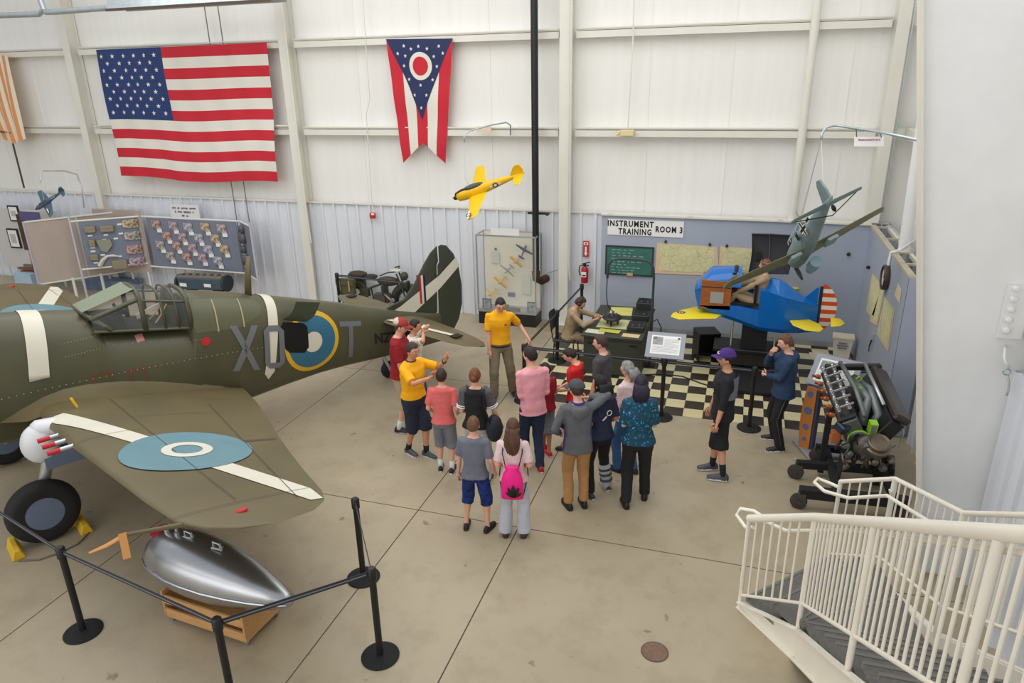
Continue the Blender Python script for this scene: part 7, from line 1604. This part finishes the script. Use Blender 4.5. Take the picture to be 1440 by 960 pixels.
p=person('boy in grey hoodie, backward cap and tan trousers with an arm raised',[F2(800,714),F2(821,711)],1.70,-26,sk_l,(60,44,36),'short',('J',hood),.97,tanp,.97,(22,22,24),(30,30,30),None,arms=[(-.2,.16,1.0),(.16,.16,1.46)],poles=[(-.6,-.6,-.4),(1,.0,.1)],head=(-14,6),fat=1.08,hem=-.12,flare=.015,toe=(10,0))
cap(p,capg,capg,turn=30)
T=p['T']; mb=MB(); mb.loft([[T(w*math.cos(a),-.10+d*math.sin(a)-.02,z) for a in [2*PI*q/18 for q in range(18)]] for z,w,d in ((.36,.03,.03),(.42,.10,.06),(.49,.115,.07),(.53,.09,.05))]); p['child']('hood',mb,hood)
mb=MB(); mb.tube([p['neck']+Vector((.068*math.cos(a),.062*math.sin(a)-.005,.012)) for a in [2*PI*q/16 for q in range(16)]],.014,8,closed=True); p['solid']('purple_collar',mb,purp)
for sx in (-1,1): mb=MB(); mb.tube([T(sx*.168,-.02,.33),T(sx*.158,-.02,.15),T(sx*.182,-.02,-.10)],[.014,.022,.022],8,flat=.6); p['solid']('purple_side_panel',mb,purp)
p=person('grey haired woman in pale pink top mostly hidden behind the teal shirt',[(-1.30,8.52),(-1.08,8.55)],1.60,-58,sk_l,(150,148,146),'wavy',palep,.44,fab('blue_jeans',(54,96,146)),1.0,(28,28,32),(40,40,40),None,arms=[(-.1,.2,1.05),(.12,.2,1.05)],head=(-12,4),female=True,fat=1.1)
glasses(p,mat('glasses_red',(160,60,50),.4))
galaxy=mat('galaxy_teal',(10,62,80),.8); nt=galaxy.node_tree; b=nt.nodes['Principled BSDF']; tc=nt.nodes.new('ShaderNodeTexCoord'); v=nt.nodes.new('ShaderNodeTexNoise'); v.inputs['Scale'].default_value=34; v.inputs['Detail'].default_value=3; r=nt.nodes.new('ShaderNodeValToRGB')
nt.links.new(tc.outputs['Object'],v.inputs[0]); nt.links.new(v.outputs['Fac'],r.inputs[0]); nt.links.new(r.outputs[0],b.inputs['Base Color']); r.color_ramp.elements[0].color=rgb((18,66,86)); r.color_ramp.elements[0].position=.56; e=r.color_ramp.elements.new(.64); e.color=rgb((16,130,190)); r.color_ramp.elements[-1].color=rgb((130,210,240)); r.color_ramp.elements[-1].position=.76
p=person('woman with dark purple hair, teal speckled shirt and black trousers',[F2(880,712),F2(906,700)],1.72,-14,sk_l,(34,22,48),'bob',galaxy,.50,blk,.98,(26,26,28),(30,30,30),None,arms=[(-.13,.22,1.05),(.13,.22,1.05)],head=(14,4),female=True,fat=1.25)
# right hand boys
p=person('boy in purple cap, black and grey long shirt and black shorts',[F2(1001,660),F2(1016,676)],1.80,-100,sk_m,(26,20,22),'short',('J',fab('black_grey_shirt',(28,28,34))),.70,blk,.60,(70,74,84),(220,220,220),(26,26,28),.14,arms=[(-.24,.10,.86),(.24,.12,.84)],head=(0,-2),fat=1.08,hem=-.10)
co,Rh=cap(p,capp,capp)
mb=MB(); hc,kh=p['hc'],p['kh']
mb.tube([hc+Rh@Vector((.094*kh*math.cos(a),.112*kh*math.sin(a)-.004,.052*kh+.012*kh*math.sin(a))) for a in [-.6+2.6*q/10 for q in range(11)]],.007,6); p['solid']('sunglasses',mb,mat('white_sunglasses',(226,224,214),.3),co)
T=p['T']; mb=MB(); mb.grid(lambda u,v:T(.02-.196*math.sin(PI*(u*.62)),-.160*math.cos(PI*(u*.62))+.006,.20+.31*v-(.04*v*v*u)),10,8); p['solid']('grey_back_panel',mb,fab('steel_grey_panel',(110,114,130)))
p=person('boy in navy hooded jacket and black track trousers, hand at his mouth',[F2(1096,634),F2(1089,618)],1.70,-100,sk_l,(108,70,48),'short',('J',jack),.97,blk,1.0,(30,32,36),(226,226,226),None,arms=[(.06,.24,1.10),(.03,.22,1.44)],poles=[(-.7,-.1,-.8),(.5,.3,-.9)],head=(0,10),fat=1.2,hem=-.11,flare=.02,handc={0:(.6,(0,-1,0)),1:(1.0,(0,-1,0))})
T=p['T']; mb=MB(); mb.loft([[T(w*math.cos(a),-.085+d*math.sin(a),z) for a in [2*PI*q/18 for q in range(18)]] for z,w,d in ((.36,.03,.03),(.43,.105,.065),(.50,.12,.075),(.55,.09,.05))]); p['child']('hood',mb,jack)
for i in (0,1):
    h_,k_,a_=p['hips'][i],p['knee'][i],p['ank'][i]; sx=-1 if i==0 else 1; mb=MB(); mb.tube([h_+Vector((sx*.09,0,-.05)),k_+Vector((sx*.07,0,0)),a_+Vector((sx*.058,0,.02))],.012,6,flat=.4); p['solid']('trouser_stripe',mb,mat('stripe_grey',(90,94,104),.8))
# mannequins
p=person('seated dummy in khaki coveralls and headphones working at the green desk',[(-2.35,12.15),(-2.35,12.42)],1.70,82,sk_w,(70,46,34),'short',('J',cover),.95,cover,.98,(60,44,34),(40,36,34),None,name='mannequin',cat='mannequin',hip=(-2.88,12.28,.52),arms=[(-.08,.62,.86),(.10,.48,.86)],lean=12,head=(0,20),poles=[(-.8,-.3,-.6),(.8,-.3,-.6)],sitknee=(0,.4,1))
hc,Rh,kh=p['hc'],p['Rh'],p['kh']; mb=MB(); mb.tube([hc+Rh@Vector((.088*kh*math.cos(a),-.01*kh,.02*kh+.112*kh*math.sin(a))) for a in [PI*q/10 for q in range(11)]],.010,6); 
for sx in (-1,1): mb.lathe([(0,0),(.036,0),(.034,.025),(0,.03)],hc+Rh@Vector((sx*.074*kh,-.005*kh,-.01*kh)),Rh@Vector((sx,0,0)),14)
p['solid']('headphones',mb,black)
p=person('dummy pilot in khaki with brown leather helmet seated in the blue trainer',[(-.22,12.50,1.06),(-.22,12.78,1.06)],1.62,-88,sk_w,(96,60,40),'buzz',('J',cover),.95,cover,.98,(60,44,34),(40,36,34),None,name='mannequin',cat='mannequin',hip=(.40,12.60,1.32),arms=[(-.14,.42,1.46),(.12,.40,1.50)],lean=-8,head=(0,2),poles=[(-.5,-.2,-.9),(.5,-.2,-.9)],sitknee=(0,.3,1))
for o in list(p['o'].children):
    if o.name.startswith('shoe'): 
        for c in list(o.children): bpy.data.objects.remove(c)
        bpy.data.objects.remove(o)
hc,Rh,kh=p['hc'],p['Rh'],p['kh']; mb=MB(); nu,nv=24,14
mb.ell(hc+Rh@Vector((0,-.014*kh,.014*kh)),(.086*kh,.104*kh,.116*kh),22,16,R=Rh); lh=p['solid']('leather_helmet',mb,mat('leather_brown',(110,66,44),.5,var=.1,vs=9))
mb=MB()
for sx in (-1,1): mb.tube([hc+Rh@Vector((sx*.034*kh+.024*kh*math.cos(a),.080*kh,.066*kh+.018*kh*math.sin(a))) for a in [2*PI*q/12 for q in range(12)]],.006,6,closed=True)
mb.tube([hc+Rh@Vector((.092*kh*math.cos(a),.104*kh*math.sin(a)-.012,.06*kh)) for a in [2*PI*q/20 for q in range(20)]],.007,6,closed=True); p['solid']('goggles',mb,mat('goggle_tan',(176,120,70),.5),lh)
# ---- evaluate the voxel-merged bodies and garments in one pass
raw=[]
for (o,mb,vox,ex,ms,it) in pending:
    me=o.data; me.from_pydata([tuple(v) for v in mb.v],[],mb.f); me.update()
    r=o.modifiers.new('r','REMESH'); r.mode='VOXEL'; r.voxel_size=vox; r.use_smooth_shade=True
    sm=o.modifiers.new('s','SMOOTH'); sm.factor=.5; sm.iterations=it
dg=bpy.context.evaluated_depsgraph_get(); dg.update()
for (o,mb,vox,ex,ms,it) in pending:
    me=bpy.data.meshes.new_from_object(o.evaluated_get(dg)); raw.append(me)
for (o,mb,vox,ex,ms,it),me in zip(pending,raw):
    o.modifiers.clear()
    if ex is not None:
        n=len(me.vertices); vs=[tuple(v.co) for v in me.vertices]+[tuple(v) for v in ex.v]; fs=[tuple(p_.vertices) for p_ in me.polygons]; nf=len(fs); fs+=[tuple(i+n for i in f_) for f_ in ex.f]
        m2=bpy.data.meshes.new(o.name); m2.from_pydata(vs,[],fs); mi=[0]*nf+ex.mi; m2.polygons.foreach_set('material_index',mi) if 0 else None
        o.data=m2
        for m in ms: m2.materials.append(m)
        for pl_,q in zip(m2.polygons,mi):
            if q: pl_.material_index=q
        me=m2
    else:
        o.data=me; me.materials.clear()
        for m in ms: me.materials.append(m)
    if ex is None:      # soft folds in the garments
        vn=[v.normal.copy() for v in me.vertices]
        for v,n_ in zip(me.vertices,vn):
            c=v.co; q=noise.noise(Vector((c.x*9,c.y*9,c.z*5)))+.7*noise.noise(Vector((c.x*20+3,c.y*20,c.z*13+7)))
            v.co=c+n_*(.0085*q)
    me.polygons.foreach_set('use_smooth',[True]*len(me.polygons)); me.update()
